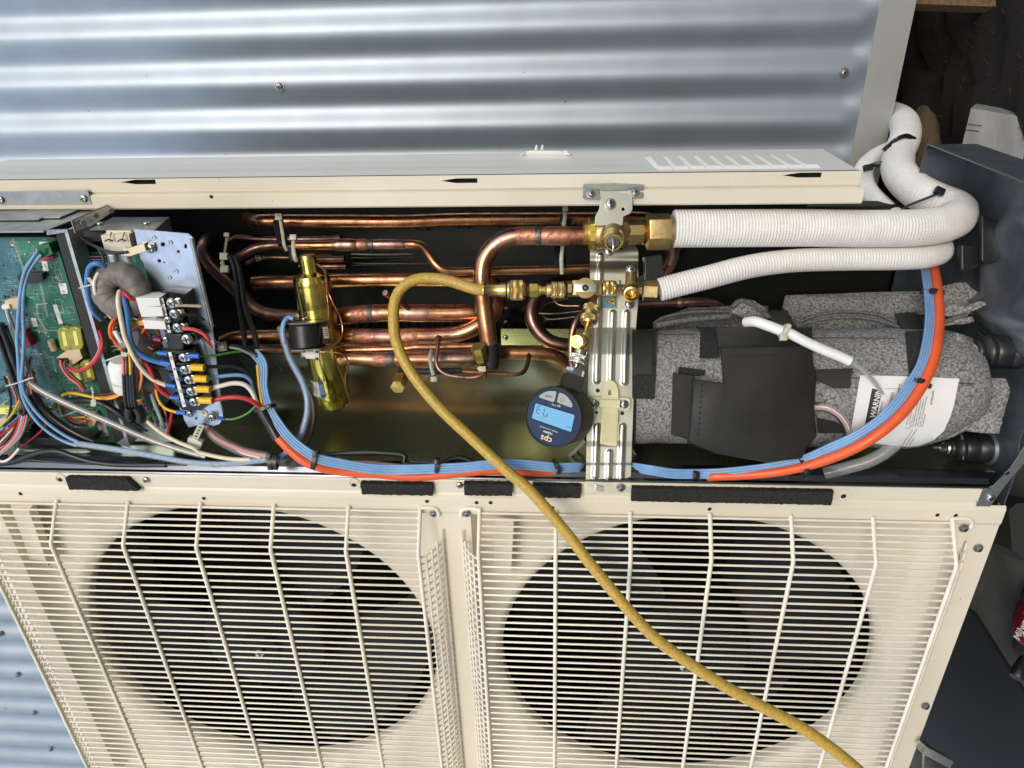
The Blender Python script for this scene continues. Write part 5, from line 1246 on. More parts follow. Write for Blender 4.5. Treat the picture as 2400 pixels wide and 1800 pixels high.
def felt_body():
    nh, na = 190, 130; vs = []; fs = []
    for i in range(nh + 1):
        h = LCm * .892 * i / nh; px = 1488 + 780 * i / nh
        prof = 1.0
        if px > 2190: prof = 1 - .16 * ((px - 2190) / 78) ** 2
        for j in range(na):
            a = 2 * math.pi * j / na - math.pi
            r_ = RC * prof + .0009 * math.sin(h * 55 + a * 3) + .0005 * math.sin(h * 130 - a * 5) + random.uniform(-.00045, .00045)
            # lower right is cut back, as in the photograph
            if px > 2130 and a < -.1: r_ *= 1 - .30 * min(1, (px - 2130) / 210) * min(1, (-a - .1) / .8)
            vs.append(csurf(h, a, 0, r_))
    for i in range(nh):
        for j in range(na):
            k = (j + 1) % na; fs.append((i * na + j, i * na + k, (i + 1) * na + k, (i + 1) * na + j))
    fs.append(tuple(range(na))); fs.append(tuple(nh * na + j for j in range(na)))
    return MB().add(vs, fs).build('felt_jacket', M['felt'], cmpr, ang=80)
felt_body()
def felt_slab(name, reg, L, z, th, m='felt', dz=None, n=5, rough=.0006):
    "thick felt piece: outline subdivided, roughened, given thickness away from the photographer"
    out = []
    for (a, b) in zip(L, L[1:] + L[:1]):
        za = a[2] if len(a) > 2 else z; zb = b[2] if len(b) > 2 else z
        for i in range(n):
            t = i / n; p = PZ(*q(reg, a[0] + (b[0] - a[0]) * t, a[1] + (b[1] - a[1]) * t), za + (zb - za) * t)
            out.append(p + Vector([random.uniform(-rough, rough) for _ in range(3)]))
    N_ = len(out); bk = -TOWARD * th
    c = sum(out, Vector()) / N_
    mb = MB(); inner = [c.lerp(p, .93) + TOWARD * (.12 * th) for p in out]
    vs = out + [p + bk for p in out] + inner + [c + TOWARD * (.15 * th)]
    fs = []
    for i in range(N_):
        k = (i + 1) % N_; fs.append((i, k, N_ + k, N_ + i)); fs.append((i, 2 * N_ + i, 2 * N_ + k, k)); fs.append((2 * N_ + i, 3 * N_, 2 * N_ + k))
    fs.append(tuple(range(2 * N_ - 1, N_ - 1, -1)))
    return mb.add(vs, fs).build(name, M[m], cmpr, ang=70)
def felt_roll(name, reg, L, d, z, m='fold'):
    S = spline([PZ(*q(reg, p[0], p[1]), p[2] if len(p) > 2 else z) for p in L], .004)
    r = rad_mm(d, z); mb = MB(); 
    F = frames(S); vs = []; fs = []; seg = 14; n = len(S)
    for i, (p, (t, a, b)) in enumerate(zip(S, F)):
        for k in range(seg):
            th = 2 * math.pi * k / seg; rr = r * (1 + random.uniform(-.07, .07)); vs.append(p + a * (1.8 * rr * math.cos(th)) + b * (rr * math.sin(th)))
    for i in range(n - 1):
        for k in range(seg):
            k2 = (k + 1) % seg; fs.append((i * seg + k, i * seg + k2, (i + 1) * seg + k2, (i + 1) * seg + k))
    fs += [tuple(range(seg - 1, -1, -1)), tuple((n - 1) * seg + k for k in range(seg))]
    return mb.add(vs, fs).build(name, M[m], cmpr, ang=80)
# upper wrap behind, seen above the body
felt_slab('felt_flap', 'i', [(400, 255, 990), (900, 235, 975), (1380, 225, 950), (1500, 170, 935), (1560, 175, 930), (1668, 262, 920), (1655, 300, 920), (1700, 310, 915), (1690, 340, 915), (1560, 380, 915), (1150, 380, 950), (1100, 470, 950), (1020, 480, 950), (430, 480, 970), (380, 330, 985)], 960, .006)
felt_slab('felt_flap', 'h', [(835, 225, 985), (1000, 130, 985), (1130, 75, 990), (1480, 60, 990), (1803, 60, 1000), (1803, 250, 960), (840, 260, 970)], 980, .006)
felt_roll('felt_edge', 'h', [(835, 215, 925), (900, 170, 925), (1000, 140, 925), (1130, 118, 925), (1300, 108, 925), (1470, 112, 925)], 9, 925)
felt_roll('felt_edge', 'h', [(850, 228, 915), (1000, 200, 915), (1150, 178, 915), (1320, 160, 915), (1475, 150, 915)], 17, 915)
felt_roll('felt_edge', 'h', [(1500, 75, 905), (1560, 20, 905), (1640, 35, 905), (1720, 90, 905), (1803, 160, 905)], 12, 905)
felt_roll('felt_edge', 'i', [(452, 452, 905), (520, 410, 905), (640, 375, 905), (780, 362, 905), (920, 370, 905), (1040, 400, 905), (1100, 440, 905)], 8, 905)
felt_roll('felt_edge', 'i', [(460, 462, 897), (560, 425, 897), (700, 403, 897), (850, 400, 897), (980, 418, 897), (1150, 470, 897)], 9, 897)
felt_roll('felt_edge', 'i', [(1410, 430, 890), (1500, 400, 888), (1560, 378, 886)], 12, 888)
felt_slab('felt_flap', 'i', [(60, 300, 905), (95, 275, 905), (180, 285, 905), (260, 340, 905), (300, 400, 905), (240, 410, 905), (200, 395, 905), (140, 400, 905), (50, 370, 905)], 905, .01)
felt_slab('felt_flap', 'i', [(1420, 420, 890), (1600, 395, 880), (1612, 405, 880), (1610, 430, 880), (1420, 452, 890)], 885, .008)
felt_slab('felt_flap', 'i', [(1420, 310, 900), (1560, 320, 890), (1650, 292, 880), (1690, 298, 880), (1695, 320, 880), (1560, 375, 885), (1420, 395, 895)], 885, .008)
felt_slab('felt_flap', 'i', [(1500, 500, 845), (1560, 520, 845), (1600, 600, 845), (1640, 690, 845), (1650, 770, 843), (1700, 785, 838), (1820, 795, 832), (1842, 850, 832), (1845, 900, 832), (1800, 1060, 836), (1770, 1155, 840), (1690, 1150, 842), (1560, 1130, 850), (1440, 1190, 860), (1380, 1100, 850), (1450, 800, 845)], 845, .016)
# black hook-and-loop straps on the felt
def patch(name, m, reg, L, off, n=8, parent=cmpr):
    "polygon laid on the felt surface, subdivided"
    bm = bmesh.new(); vsx = [bm.verts.new((*q(reg, *p), 0)) for p in L]; bm.faces.new(vsx)
    bmesh.ops.triangulate(bm, faces=bm.faces[:]); bmesh.ops.subdivide_edges(bm, edges=bm.edges[:], cuts=n, use_grid_fill=True); bmesh.ops.triangulate(bm, faces=bm.faces[:])
    bm.verts.index_update()
    vs = [c_hit(v.co.x, v.co.y, off) for v in bm.verts]; N_ = len(vs); fs = [tuple(v.index for v in f.verts) for f in bm.faces]
    be = [(e.verts[0].index, e.verts[1].index) for e in bm.edges if e.is_boundary]; vs += [c_hit(v.co.x, v.co.y, off - .0012) for v in bm.verts]
    fs += [(a, b, b + N_, a + N_) for a, b in be]; bm.free()
    return MB().add(vs, fs).build(name, M[m], parent)
patch('velcro_strap', 'foam', 'h', [(655, 262), (862, 262), (856, 640), (842, 850), (655, 845)], .002)
patch('velcro_strap', 'blackm', 'h', [(655, 262), (828, 262), (820, 636), (655, 640)], .0035)
patch('velcro_strap', 'foam', 'h', [(1232, 262), (1375, 262), (1392, 505), (1224, 505)], .0022)
patch('velcro_strap', 'foam', 'h', [(1048, 575), (1272, 602), (1268, 650), (1210, 655), (1040, 630)], .0022)
patch('velcro_strap', 'foam', 'i', [(1165, 490), (1280, 480), (1270, 700), (1225, 762), (1188, 762)], .0022)
patch('velcro_strap', 'blackm', 'i', [(578, 735), (825, 728), (810, 858), (700, 858), (575, 800)], .0022)
patch('velcro_strap', 'blackm', 'i', [(590, 1050), (700, 1070), (790, 1120), (780, 1150), (600, 1150)], .002)
felt_slab('strap_top', 'i', [(270, 352, 920), (400, 352, 915), (455, 462, 905), (300, 470, 910)], 915, .004, 'blackm')
felt_slab('strap_top', 'i', [(1105, 372, 900), (1235, 362, 900), (1280, 425, 895), (1280, 485, 880), (1165, 490, 880)], 895, .004, 'blackm')
felt_slab('strap_top', 'h', [(1195, 238, 900), (1360, 238, 900), (1372, 270, 890), (1230, 268, 890)], 895, .003, 'foam')
# stitched seam
for reg, L in (('i', [(825, 793), (1000, 795), (1300, 815), (1520, 825), (1640, 830)]), ('h', [(870, 302), (1000, 303), (1220, 300)]), ('i', [(560, 530), (800, 530), (1165, 535)])):
    P = []
    for (a, b) in zip(L, L[1:]):
        for i in range(6): P.append(c_hit(*q(reg, a[0] + (b[0] - a[0]) * i / 6, a[1] + (b[1] - a[1]) * i / 6), .0016))
    mb = MB(); vs, fs = sweep(P, .0005, 6); mb.add(vs, fs); mb.build('seam', M['ink'], cmpr)
# warning label, wrapped round the felt
lab = thing('warning_label', 'white paper warning label wrapped round the grey felt compressor jacket', 'label', c_hit(2120, 1000, .002))
patch('paper', 'paper', 'y', [(368, 125), (1170, 145), (1880, 178), (1850, 300), (1800, 560), (1740, 760), (1640, 980), (1480, 1120), (1250, 1205), (1100, 1218), (200, 1140), (240, 860), (300, 520), (345, 260)], .0026, 10, lab)
patch('black_field', 'ink', 'y', [(548, 325), (700, 372), (580, 915), (430, 908)], .0030, 5, lab)
def ltext(s, x, y, ang, hpx, m='ink', off=.0034, bold=0.0, sx=1.0, name='lettering'):
    "text laid over the felt cylinder through the survey picture plane coordinates of the label"
    me = text_mesh(s, 1.0, M[m], 0, align='LEFT', bold=bold); S_ = hpx / .72; ca, sa = math.cos(R(ang)), math.sin(R(ang))
    bm = bmesh.new(); bm.from_mesh(me)
    Mo = WM[lab].inverted()
    for v in bm.verts:
        a, b = v.co.x * S_ * sx, v.co.y * S_; xx = x + a * ca + b * sa; yy = y - a * sa + b * -ca if False else y - (a * sa + b * ca)
        xx = x + a * ca - b * sa
        v.co = Mo @ c_hit(*q('y', xx, yy), off)
    bm.to_mesh(me); bm.free(); return link(me, name, WM[lab], lab)
ltext('WARNING', 560, 775, 77, 92, 'paper', bold=.02, sx=.86)
ltext('CAUTION:', 440, 1330, 78, 70, sx=.9)
ltext('BURST HAZARD', 765, 820, 77, 52, sx=.85)
ltext('Keep people away from the', 618, 900, 78, 25); ltext('compressor when the', 905, 560, 78, 25, bold=.02)
for i, s in enumerate(['unit is under', 'pressure when', 'opened']): ltext(s, 860 + i * 46, 600 - i * 18, 78, 20)
for i, s in enumerate(['Failure to follow these', 'a burst, explosion']): ltext(s, 1070 + i * 34, 880 + i * 10, 79, 22, 'redlug' if i == 0 else 'ink')
for i, s in enumerate(['The manufacturer will not be', 'responsible for mechanical failure,', 'system malfunction, breakdown or', 'accident, etc. caused by not following', 'the instructions.']): ltext(s, 1160 + i * 38, 912, 77, 24, sx=.93)
for i, s in enumerate(['the service ports in the', 'and repair by equipment', 'instructed.']): ltext(s, 1000 + i * 55, 1195, 55 - i * 0, 22)
ltext('BT79R156H02', 1450, 575, 81, 26, bold=.02)
# triangle and rules
for L, m_, of in (([(450, 870), (575, 800), (572, 905)], 'paper', .0033), ([(475, 868), (562, 820), (560, 892)], 'ink', .0036), ([(505, 856), (552, 843), (552, 850), (505, 862)], 'paper', .0039)):
    patch('warning_triangle', m_, 'y', L, of, 2, lab)
for L in ([(745, 330), (1090, 326), (1090, 330), (745, 334)], [(1050, 925), (1120, 935), (1180, 720), (1184, 720), (1124, 940), (1050, 930)], [(705, 540), (709, 540), (660, 860), (655, 860)]):
    patch('rule', 'ink', 'y', L, .0031, 2, lab)
# black vinyl terminal cover
tcv = thing('terminal_cover', 'folded matt black vinyl cover over the compressor terminals', 'cover', c_hit(1780, 1080))
def shell(reg_pts, zf, zb, name, m, parent, bev=.004):
    "closed folded cover: front outline at zf, widened back outline at zb"
    n_ = len(reg_pts); c = (sum(p[0] for p in reg_pts) / n_, sum(p[1] for p in reg_pts) / n_)
    vs = []; fs = []
    rings = [(0.985, zf), (1.0, zf + 1.2), (1.012, zf + 6), (1.02, (zf + zb) / 2), (1.03, zb)]
    out = []
    for a, b in zip(reg_pts, reg_pts[1:] + reg_pts[:1]):
        for i in range(4): out.append((a[0] + (b[0] - a[0]) * i / 4, a[1] + (b[1] - a[1]) * i / 4))
    N_ = len(out)
    for k_, z_ in rings:
        for x, y in out: vs.append(PZ(c[0] + (x - c[0]) * k_, c[1] + (y - c[1]) * k_, z_ + (6 * ((y - 900) / 150) ** 2 if y > 900 else 0)))
    for j in range(len(rings) - 1):
        for i in range(N_): k2 = (i + 1) % N_; fs.append((j * N_ + i, j * N_ + k2, (j + 1) * N_ + k2, (j + 1) * N_ + i))
    fs.append(tuple(range(N_ - 1, -1, -1)))
    return MB().add(vs, fs).build(name, M[m], parent, ang=50)
shell([(1625, 889), (1697, 899), (1689, 816), (1900, 812), (1904, 850), (1912, 880), (1907, 960), (1912, 1020), (1890, 1045), (1878, 1073), (1800, 1082), (1680, 1060), (1616, 1034)], 822, 880, 'front_panel', 'blackm', tcv)
shell([(1678, 768), (1900, 768), (1902, 815), (1684, 818)], 842, 880, 'upper_flap', 'blackm', tcv)
shell([(1577, 875), (1626, 880), (1619, 1030), (1573, 1016)], 842, 880, 'side_flap', 'blackm', tcv)
shell([(1912, 880), (1958, 884), (1955, 918), (1940, 945), (1908, 950)], 838, 880, 'side_flap', 'blackm', tcv)
for L in ([(('h', 1460 + 50 * i, 485 - i)) for i in range(10)], [(('h', 1245 - 3.6 * i, 735 + 46 * i)) for i in range(10)]):
    mb = MB()
    for r_, x, y in L:
        px, py = q(r_, x, y); mb.box(.0028, .0011, .0006, cam_frame(px, py, 821.6 + (6 * ((py - 900) / 150) ** 2 if py > 900 else 0), 0 if L[0][1] > 1300 else 85))
    st_ = mb.build('stitch', M['slot'], tcv, False); st_['kind'] = 'stuff'
# rubber feet, bolts and washers of the compressor mount
def bushing(label, px, py, z, s):
    t = thing('rubber_mount', label, 'rubber mount', V(595, 60, 60), 'compressor rubber mounts')
    c = PZ(px, py, z); ax = (dir_unit(1, .0, .02)); Mx = frame(c, ax); k_ = s * MM
    mb = MB(); mb.lathe([(4 * k_, -30 * k_), (4 * k_, -14 * k_)], 14, Mx); mb.build('stud', M['dull'], t)
    mb = MB(); mb.lathe([(8.5 * k_, -16 * k_), (9.2 * k_, -14 * k_), (9.2 * k_, -4 * k_)], 6, Mx); mb.build('nut', M['screw'], t, ang=20)
    mb = MB(); mb.lathe([(9 * k_, -4 * k_), (15 * k_, -3 * k_), (17 * k_, 0), (17 * k_, 2 * k_)], 30, Mx); mb.build('washer', M['screw'], t)
    mb = MB(); mb.lathe([(19 * k_, 2 * k_), (22 * k_, 5 * k_), (22 * k_, 11 * k_), (19 * k_, 13 * k_), (25 * k_, 17 * k_), (30 * k_, 22 * k_), (31 * k_, 28 * k_), (28 * k_, 33 * k_), (31 * k_, 38 * k_), (31 * k_, 58 * k_), (28 * k_, 60 * k_), (32 * k_, 64 * k_), (32 * k_, 84 * k_), (34 * k_, 90 * k_)], 40, Mx); mb.build('rubber', M['black'], t, ang=50)
    mb = MB(); mb.lathe([(36 * k_, 86 * k_), (40 * k_, 92 * k_), (36 * k_, 100 * k_)], 36, Mx); mb.build('cup', M['pan'], t)
bushing('upper black rubber mount with a bright nut at the end of the compressor', 2278, 824, 850, .64)
bushing('lower black rubber mount with a bright nut near the bezel corner', 2218, 1049, 900, .55)
tube('foot_arm', M['black'], P_('i', [(1640, 500, 868), (1690, 545, 856), (1720, 610, 850), (1715, 680, 850), (1680, 730, 852)]), 8, 855, cmpr)
tube('foot_arm', M['black'], P_('i', [(1530, 1160, 890), (1545, 1230, 888), (1540, 1320, 888)]), 10, 888, cmpr)
# two dark handles and bracket behind the white pipes
hb_ = thing('fan_motor_bracket', 'glossy black plate with two screws behind the bend of the white pipes', 'bracket', PZ(*q('q', 700, 980), 960))
o_ = [(540, 590), (660, 630), (735, 648), (742, 670), (670, 945), (650, 972), (560, 985), (540, 960)]
campoly('plate', M['black'], 'q', o_, 884, .006, hb_, bev=.0015)
campoly('arm', M['black'], 'q', [(352, 850), (440, 850), (500, 900), (490, 1000), (440, 1040), (352, 1037)], 900, .010, hb_, bev=.002)
screw(SC_PAN, PZ(*q('q', 665, 708), 883), TOWARD, hb_, 10, 1.15); screw(SC_PAN, PZ(*q('q', 622, 862), 883), TOWARD, hb_, 40, 1.15)

# ================================================================= CABLES
def cable(label, P, d, z, m, group=None, name='cable', cat='cable', seg=12, step=.004, parent=None):
    S = spline(P, step); mb = MB(); vs, fs = sweep(S, rad_mm(d, z), seg, True); mb.add(vs, fs)
    o = mb.build(name, M[m] if isinstance(m, str) else m, parent)
    if parent is None: tag(o, label, cat, group)
    return o
def flat_cable(label, P, d, z, m, n=4):
    S = spline(P, .004); F = frames(S); mb = MB(); r = rad_mm(d, z)
    # lobed cross-section: n cores side by side, one sheath
    vs = []; fs = []; prof = []
    for k in range(n):
        cx_ = (k - (n - 1) / 2) * 1.72 * r
        for a in range(150, 30 - 1, -30): prof.append((cx_ + r * math.cos(R(a)), r * math.sin(R(a))))
    for k in range(n - 1, -1, -1):
        cx_ = (k - (n - 1) / 2) * 1.72 * r
        for a in range(-30, -150 - 1, -30): prof.append((cx_ + r * math.cos(R(a)), r * math.sin(R(a))))
    L_ = len(prof)
    for p, (t, a, b) in zip(S, F):
        nrm = (TOWARD - t * TOWARD.dot(t)).normalized(); side = t.cross(nrm)
        for (x, y) in prof: vs.append(p + side * x + nrm * y)
    for i in range(len(S) - 1):
        for k in range(L_):
            k2 = (k + 1) % L_; fs.append((i * L_ + k, i * L_ + k2, (i + 1) * L_ + k2, (i + 1) * L_ + k))
    fs += [tuple(range(L_)), tuple((len(S) - 1) * L_ + k for k in range(L_))]
    return tag(mb.add(vs, fs).build('flat_cable', M[m], None, True, 80), label, 'cable')
BL = P_('i', [(1290, 60, 930), (1308, 170, 905), (1322, 300, 875), (1325, 420, 850), (1310, 560, 828), (1275, 700, 815), (1210, 820, 808), (1110, 960, 803), (1000, 1070, 805), (860, 1165, 812), (700, 1240, 825), (500, 1325, 842), (300, 1370, 858), (0, 1405, 876)]) + \
     P_('h', [(1250, 1480, 884), (1000, 1478, 886), (800, 1448, 888), (640, 1425, 900), (440, 1425, 908), (260, 1430, 908)]) + \
     P_('f', [(2000, 1375, 898), (1800, 1380, 893), (1500, 1355, 890), (1300, 1342, 888), (1100, 1348, 888), (850, 1375, 888), (550, 1390, 890), (200, 1400, 893)]) + \
     P_('d', [(2050, 1400, 895), (1800, 1385, 893), (1500, 1335, 890), (1300, 1290, 887), (1150, 1205, 886), (1000, 1080, 886), (880, 930, 885), (800, 800, 885), (745, 660, 885), (722, 520, 886), (728, 400, 888), (715, 300, 889), (640, 205, 892)])
flat_cable('light blue four core flat cable running beside the orange cable', BL, 7.1, 850, 'blue')
OR1 = P_('i', [(1345, 60, 935), (1368, 170, 908), (1382, 300, 878), (1385, 430, 852), (1372, 560, 830), (1340, 700, 815), (1275, 840, 806), (1175, 985, 800), (1060, 1100, 800), (920, 1200, 806), (760, 1280, 820), (560, 1350, 838), (350, 1395, 856), (100, 1420, 874), (-100, 1432, 886)]) + \
      P_('h', [(1300, 1535, 895), (900, 1540, 898)]) + P_('f', [(2600, 1455, 905), (2000, 1450, 905), (1600, 1420, 903), (1100, 1405, 900), (800, 1430, 900), (300, 1470, 902)]) + \
      P_('d', [(1900, 1440, 902), (1500, 1412, 898), (1300, 1372, 893), (1150, 1310, 890), (1030, 1220, 889), (930, 1120, 888), (850, 1030, 888)])
cable('bright orange power cable curving round the compressor and along the bezel', OR1, 24, 850, 'orange', seg=18)
cable('black heat shrink sleeve on the end of the orange cable', P_('d', [(880, 1080, 888), (815, 960, 888), (745, 845, 886), (700, 765, 885)]), 26, 886, 'black', name='heat_shrink', cat='sleeve', seg=16)
def tie(label, reg, x, y, z, ang, w, hd=0.0, th=9, head=True, grp='black cable ties on the blue and orange cables'):
    "black tie across the cables; ang = direction of the band in the picture"
    Mx_ = cam_frame(*q(reg, x, y), z, ang); t = thing('cable_tie', label, 'cable tie', PZ(*q(reg, x, y), z), grp)
    w_ = w / 2 * z / FPX * MM; b_ = th / 2 * z / FPX * MM
    S = [Mx_ @ Vector((w_ * math.cos(a), 0, .0065 * math.sin(a))) for a in [math.pi * i / 12 for i in range(13)]]
    S += [Mx_ @ Vector((-w_ * math.cos(a), 0, -.0065 * math.sin(a))) for a in [math.pi * i / 12 for i in range(1, 12)]]; S.append(S[0])
    mb = MB(); n = len(S); vs = []; fs = []; yv = Mx_.to_3x3() @ Vector((0, 1, 0)); c0 = Mx_.translation
    for p in S:
        o = (p - c0).normalized()
        for a_, b2 in ((-1, 0), (1, 0), (1, 1), (-1, 1)): vs.append(p + yv * (a_ * b_) + o * (b2 * .0011))
    for i in range(n - 1):
        for k in range(4): k2 = (k + 1) % 4; fs.append((i * 4 + k, i * 4 + k2, (i + 1) * 4 + k2, (i + 1) * 4 + k))
    mb.add(vs, fs); mb.build('band', M['black'], t, ang=25)
    if head:
        mb = MB(); mb.box(b_ * 2.9, b_ * 2.7, .005, Mx_ @ Matrix.Translation((hd * w_, 0, .0085)), ch=.0009)
        mb.box(b_ * 1.6, b_ * 1.6, .006, Mx_ @ Matrix.Translation((hd * w_, 0, .0085)), ch=.0006); mb.build('head', M['black'], t)
    return t
tie('black tie nearest the white pipes, on the blue and orange cables', 'i', 1340, 233, 893, -5, 52, -.25)
tie('black tie over the warning label, on the blue and orange cables', 'i', 1262, 820, 812, -22, 52, -.3)
tie('black tie low on the curve of the cables, below the terminal cover', 'i', 502, 1368, 846, -68, 50, .35)
tie('black tie at the bezel just right of the bracket', 'h', 1180, 1485, 889, 90, 26, 0, 11)
tie('black tie at the bezel just left of the vacuum gauge foot', 'f', 1762, 1365, 892, -70, 34, .5)
tie('black tie at the bezel below the dark loose cables', 'f', 545, 1355, 890, 85, 34, .55)
tie('black tie on the orange cable left of the bezel middle', 'd', 1262, 1295, 888, 75, 46, .7)
tie('black tie gathering the wires at the heat shrink sleeve', 'd', 750, 770, 884, 18, 50, .6, 8)
tie('black double tie on the clear tube near the bezel', 'd', 808, 1318, 890, 88, 36, .8, 9); tie('black double tie on the clear tube near the bezel, its twin', 'd', 862, 1318, 890, 88, 36, 0, 7, False)
tie('small black tie with a square head where the wires leave the terminal bracket', 'd', 345, 145, 884, -80, 20, 0, 16)
# loose dark cables under the blue one
DG = 'black cables lying along the bezel'
cable('black cable humped behind the blue cable, left hump', P_('d', [(1290, 1275, 915), (1500, 1240, 915), (1750, 1225, 915), (1950, 1230, 915), (2183, 1265, 915)]) + P_('f', [(200, 1330, 915), (400, 1360, 910), (520, 1375, 908)]), 13, 915, 'blackw', DG)
cable('black cable humped behind the blue cable, right hump', P_('f', [(560, 1370, 908), (640, 1320, 912), (760, 1280, 914), (850, 1300, 914), (950, 1350, 912), (1100, 1370, 910)]), 15, 912, 'blackw', DG)
cable('pink cable showing under the blue cable', P_('d', [(1420, 1320, 908), (1700, 1325, 906), (1950, 1345, 904), (2183, 1370, 902)]) + P_('f', [(150, 1380, 902), (400, 1395, 900)]), 9, 903, 'pink')
cable('black cable dropping behind the vacuum gauge', P_('x', [(1180, 1260, 925), (1080, 1370, 930), (950, 1500, 935), (800, 1620, 938), (700, 1720, 930)]), 9, 930, 'greyw')
cable('thin black cable crossing behind the vacuum gauge', P_('x', [(1200, 1180, 940), (1130, 1330, 945), (1030, 1450, 945), (930, 1620, 945)]), 5, 945, 'blackw')
cable('beige wire slanting down right of the bracket', P_('h', [(645, 1265, 940), (700, 1340, 935), (760, 1405, 930)]), 5.5, 935, 'cream_w')
cable('red wire hidden low behind the blue cable, right of the bracket', P_('h', [(980, 1412, 925), (1100, 1425, 922), (1200, 1455, 918)]), 5, 922, 'pink')
# white sleeve and clear tube across the felt
wt = thing('white_sleeve', 'ribbed white fabric sleeve with a nylon tie slanting across the felt', 'sleeve', PZ(*q('i', 820, 700), 820))
cable(None, P_('i', [(135, 430, 850), (190, 425, 838), (270, 450, 830), (370, 488, 824)]), 25, 830, 'white', parent=wt, name='fabric_sleeve', seg=20)
cable(None, P_('i', [(405, 495, 822), (520, 555, 818), (640, 610, 815), (740, 650, 812), (812, 684, 810)]), 24, 815, 'white', parent=wt, name='smooth_sleeve', seg=20)
cable(None, P_('i', [(370, 488, 824), (405, 496, 822)]), 17, 822, 'white', parent=wt, name='neck', seg=16)
mb = MB(); mb.box(.008, .0085, .006, cam_frame(*q('i', 375, 525), 818), ch=.001); mb.box(.006, .017, .017, cam_frame(*q('i', 383, 485), 824, -30), ch=.003); mb.build('tie', M['nylon'], wt)
cable('clear vinyl tube leaving the white sleeve and passing under the orange cable', P_('i', [(805, 680, 818), (880, 730, 818), (950, 800, 820), (1010, 880, 824), (1065, 970, 832), (1105, 1040, 840)]), 16, 825, 'clear', name='clear_tube', cat='tube', seg=18)
cable('grey cable inside the clear vinyl tube over the felt', P_('i', [(800, 676, 818), (880, 730, 818), (950, 800, 820), (1010, 880, 824), (1065, 970, 832), (1100, 1035, 840)]), 8, 825, 'greyw', name='inner_cable')
cable('wide clear flattened tube under the orange cable', P_('i', [(1100, 1000, 850), (1145, 1090, 852), (1130, 1180, 852), (1040, 1270, 856), (930, 1330, 862), (800, 1370, 870), (640, 1410, 880)]), 30, 858, 'clear', name='clear_tube', cat='tube', seg=20)
cable('clear tube with wires entering the terminal cover, outer one', P_('i', [(560, 985, 838), (650, 980, 830), (740, 1030, 828), (795, 1110, 832), (805, 1200, 840)]), 17, 832, 'clear', name='clear_tube', cat='tube', seg=16)
for k_, (m_, o_) in enumerate((('redlt', 0), ('greyw', 9), ('blackw', 18), ('whitew', -6))):
    cable(['coral', 'grey', 'black', 'white'][k_] + ' wire curving out of the terminal cover', P_('i', [(560, 985 + o_, 838), (650, 985 + o_, 830), (735 - o_ * .5, 1035 + o_, 828), (788 - o_, 1110 + o_ * .6, 832), (800 - o_, 1200, 840)]), 4.5, 832, m_, 'wires entering the terminal cover', name='wire', cat='wire')
for nm, L in (('left black sleeved cable hanging in front of the dark loop', [(380, 650, 935), (420, 740, 930), (455, 900, 930), (470, 1050, 930), (490, 1200, 930), (525, 1400, 928), (545, 1560, 922), (560, 1640, 915)]), ('right black sleeved cable hanging in front of the dark loop', [(440, 660, 935), (480, 780, 930), (510, 950, 930), (530, 1100, 928), (580, 1290, 926), (640, 1450, 924), (670, 1600, 920)])):
    cable(nm, P_('c', L), 13, 928, 'blackw', 'black sleeved cables below the yellowed ties')
# blue-grey sleeved cable from the coil down to the bezel
cable('blue pair in a clear sleeve looping down from the solenoid coil', P_('c', [(1040, 1300, 915), (990, 1285, 915), (945, 1330, 912), (930, 1430, 912), (945, 1530, 914)]) + P_('d', [(950, 100, 916), (990, 230, 915), (1060, 370, 912), (1130, 500, 908), (1175, 650, 905), (1180, 800, 905), (1150, 950, 905), (1095, 1100, 905), (980, 1210, 903), (880, 1290, 900)]), 12, 908, 'blue')
cable('clear sleeve round the blue pair below the solenoid coil', P_('c', [(905, 1380, 915), (935, 1480, 914), (950, 1560, 915)]) + P_('d', [(955, 100, 916), (990, 230, 915), (1060, 370, 912), (1130, 500, 908), (1178, 650, 905), (1185, 800, 905), (1150, 950, 905), (1095, 1100, 905)]), 18, 908, 'clear', name='clear_sleeve', cat='sleeve', seg=16)
cable('brown grey sleeved cable behind the blue pair', P_('d', [(1180, 560, 935), (1230, 680, 935), (1250, 830, 935), (1235, 980, 932), (1190, 1110, 925), (1100, 1210, 915), (960, 1350, 905)]), 10, 930, 'brownw')
cable('small dark sensor wire with a nylon tip under the coil', P_('d', [(1010, 245, 985), (900, 250, 985), (870, 300, 985), (930, 390, 985)]), 5, 985, 'blackw')
# ================================================================= CONTROL BOX (left)
def PWl(reg, L, w=None): return [PW(*q(reg, p[0], p[1]), p[2] if len(p) > 2 else w) for p in L]
def b2(reg, x, y, w):
    p = PW(*q(reg, x, y), w); return (GROUND * MM - p.z, p.x)
def bpoly(name, m, reg, L, w, th, parent, holes=(), bev=0.0):
    "part lying parallel to the board: outline surveyed at its front plane w, thickness th (mm) behind it"
    mm = M[m] if isinstance(m, str) else m
    return plate(name, mm, [b2(reg, *p, w) for p in L], [[b2(reg, *p, w) for p in h] for h in holes], th * MM, XUp(w + th), parent, bev)
cb = thing('control_box', 'galvanised control box tray holding the green circuit board', 'control box', V(-480, 60, 80))
UB = 308.0
def upoly(name, m, reg, L, u, th, parent):
    mb = MB(); n = len(L); vs = [PU(*q(reg, *p), u) for p in L]; vs += [v - Vector((th * MM, 0, 0)) for v in vs]
    fs = [tuple(range(n)), tuple(range(2 * n - 1, n - 1, -1))] + [(i, (i + 1) % n, n + (i + 1) % n, n + i) for i in range(n)]
    return mb.add(vs, fs).build(name, M[m], parent, False)
bpoly('top_flange', 'boxsteel', 'z', [(-600, 60), (985, 26), (992, 44), (1026, 184), (-600, 195)], 128.6, 1.0, cb, bev=.0003)
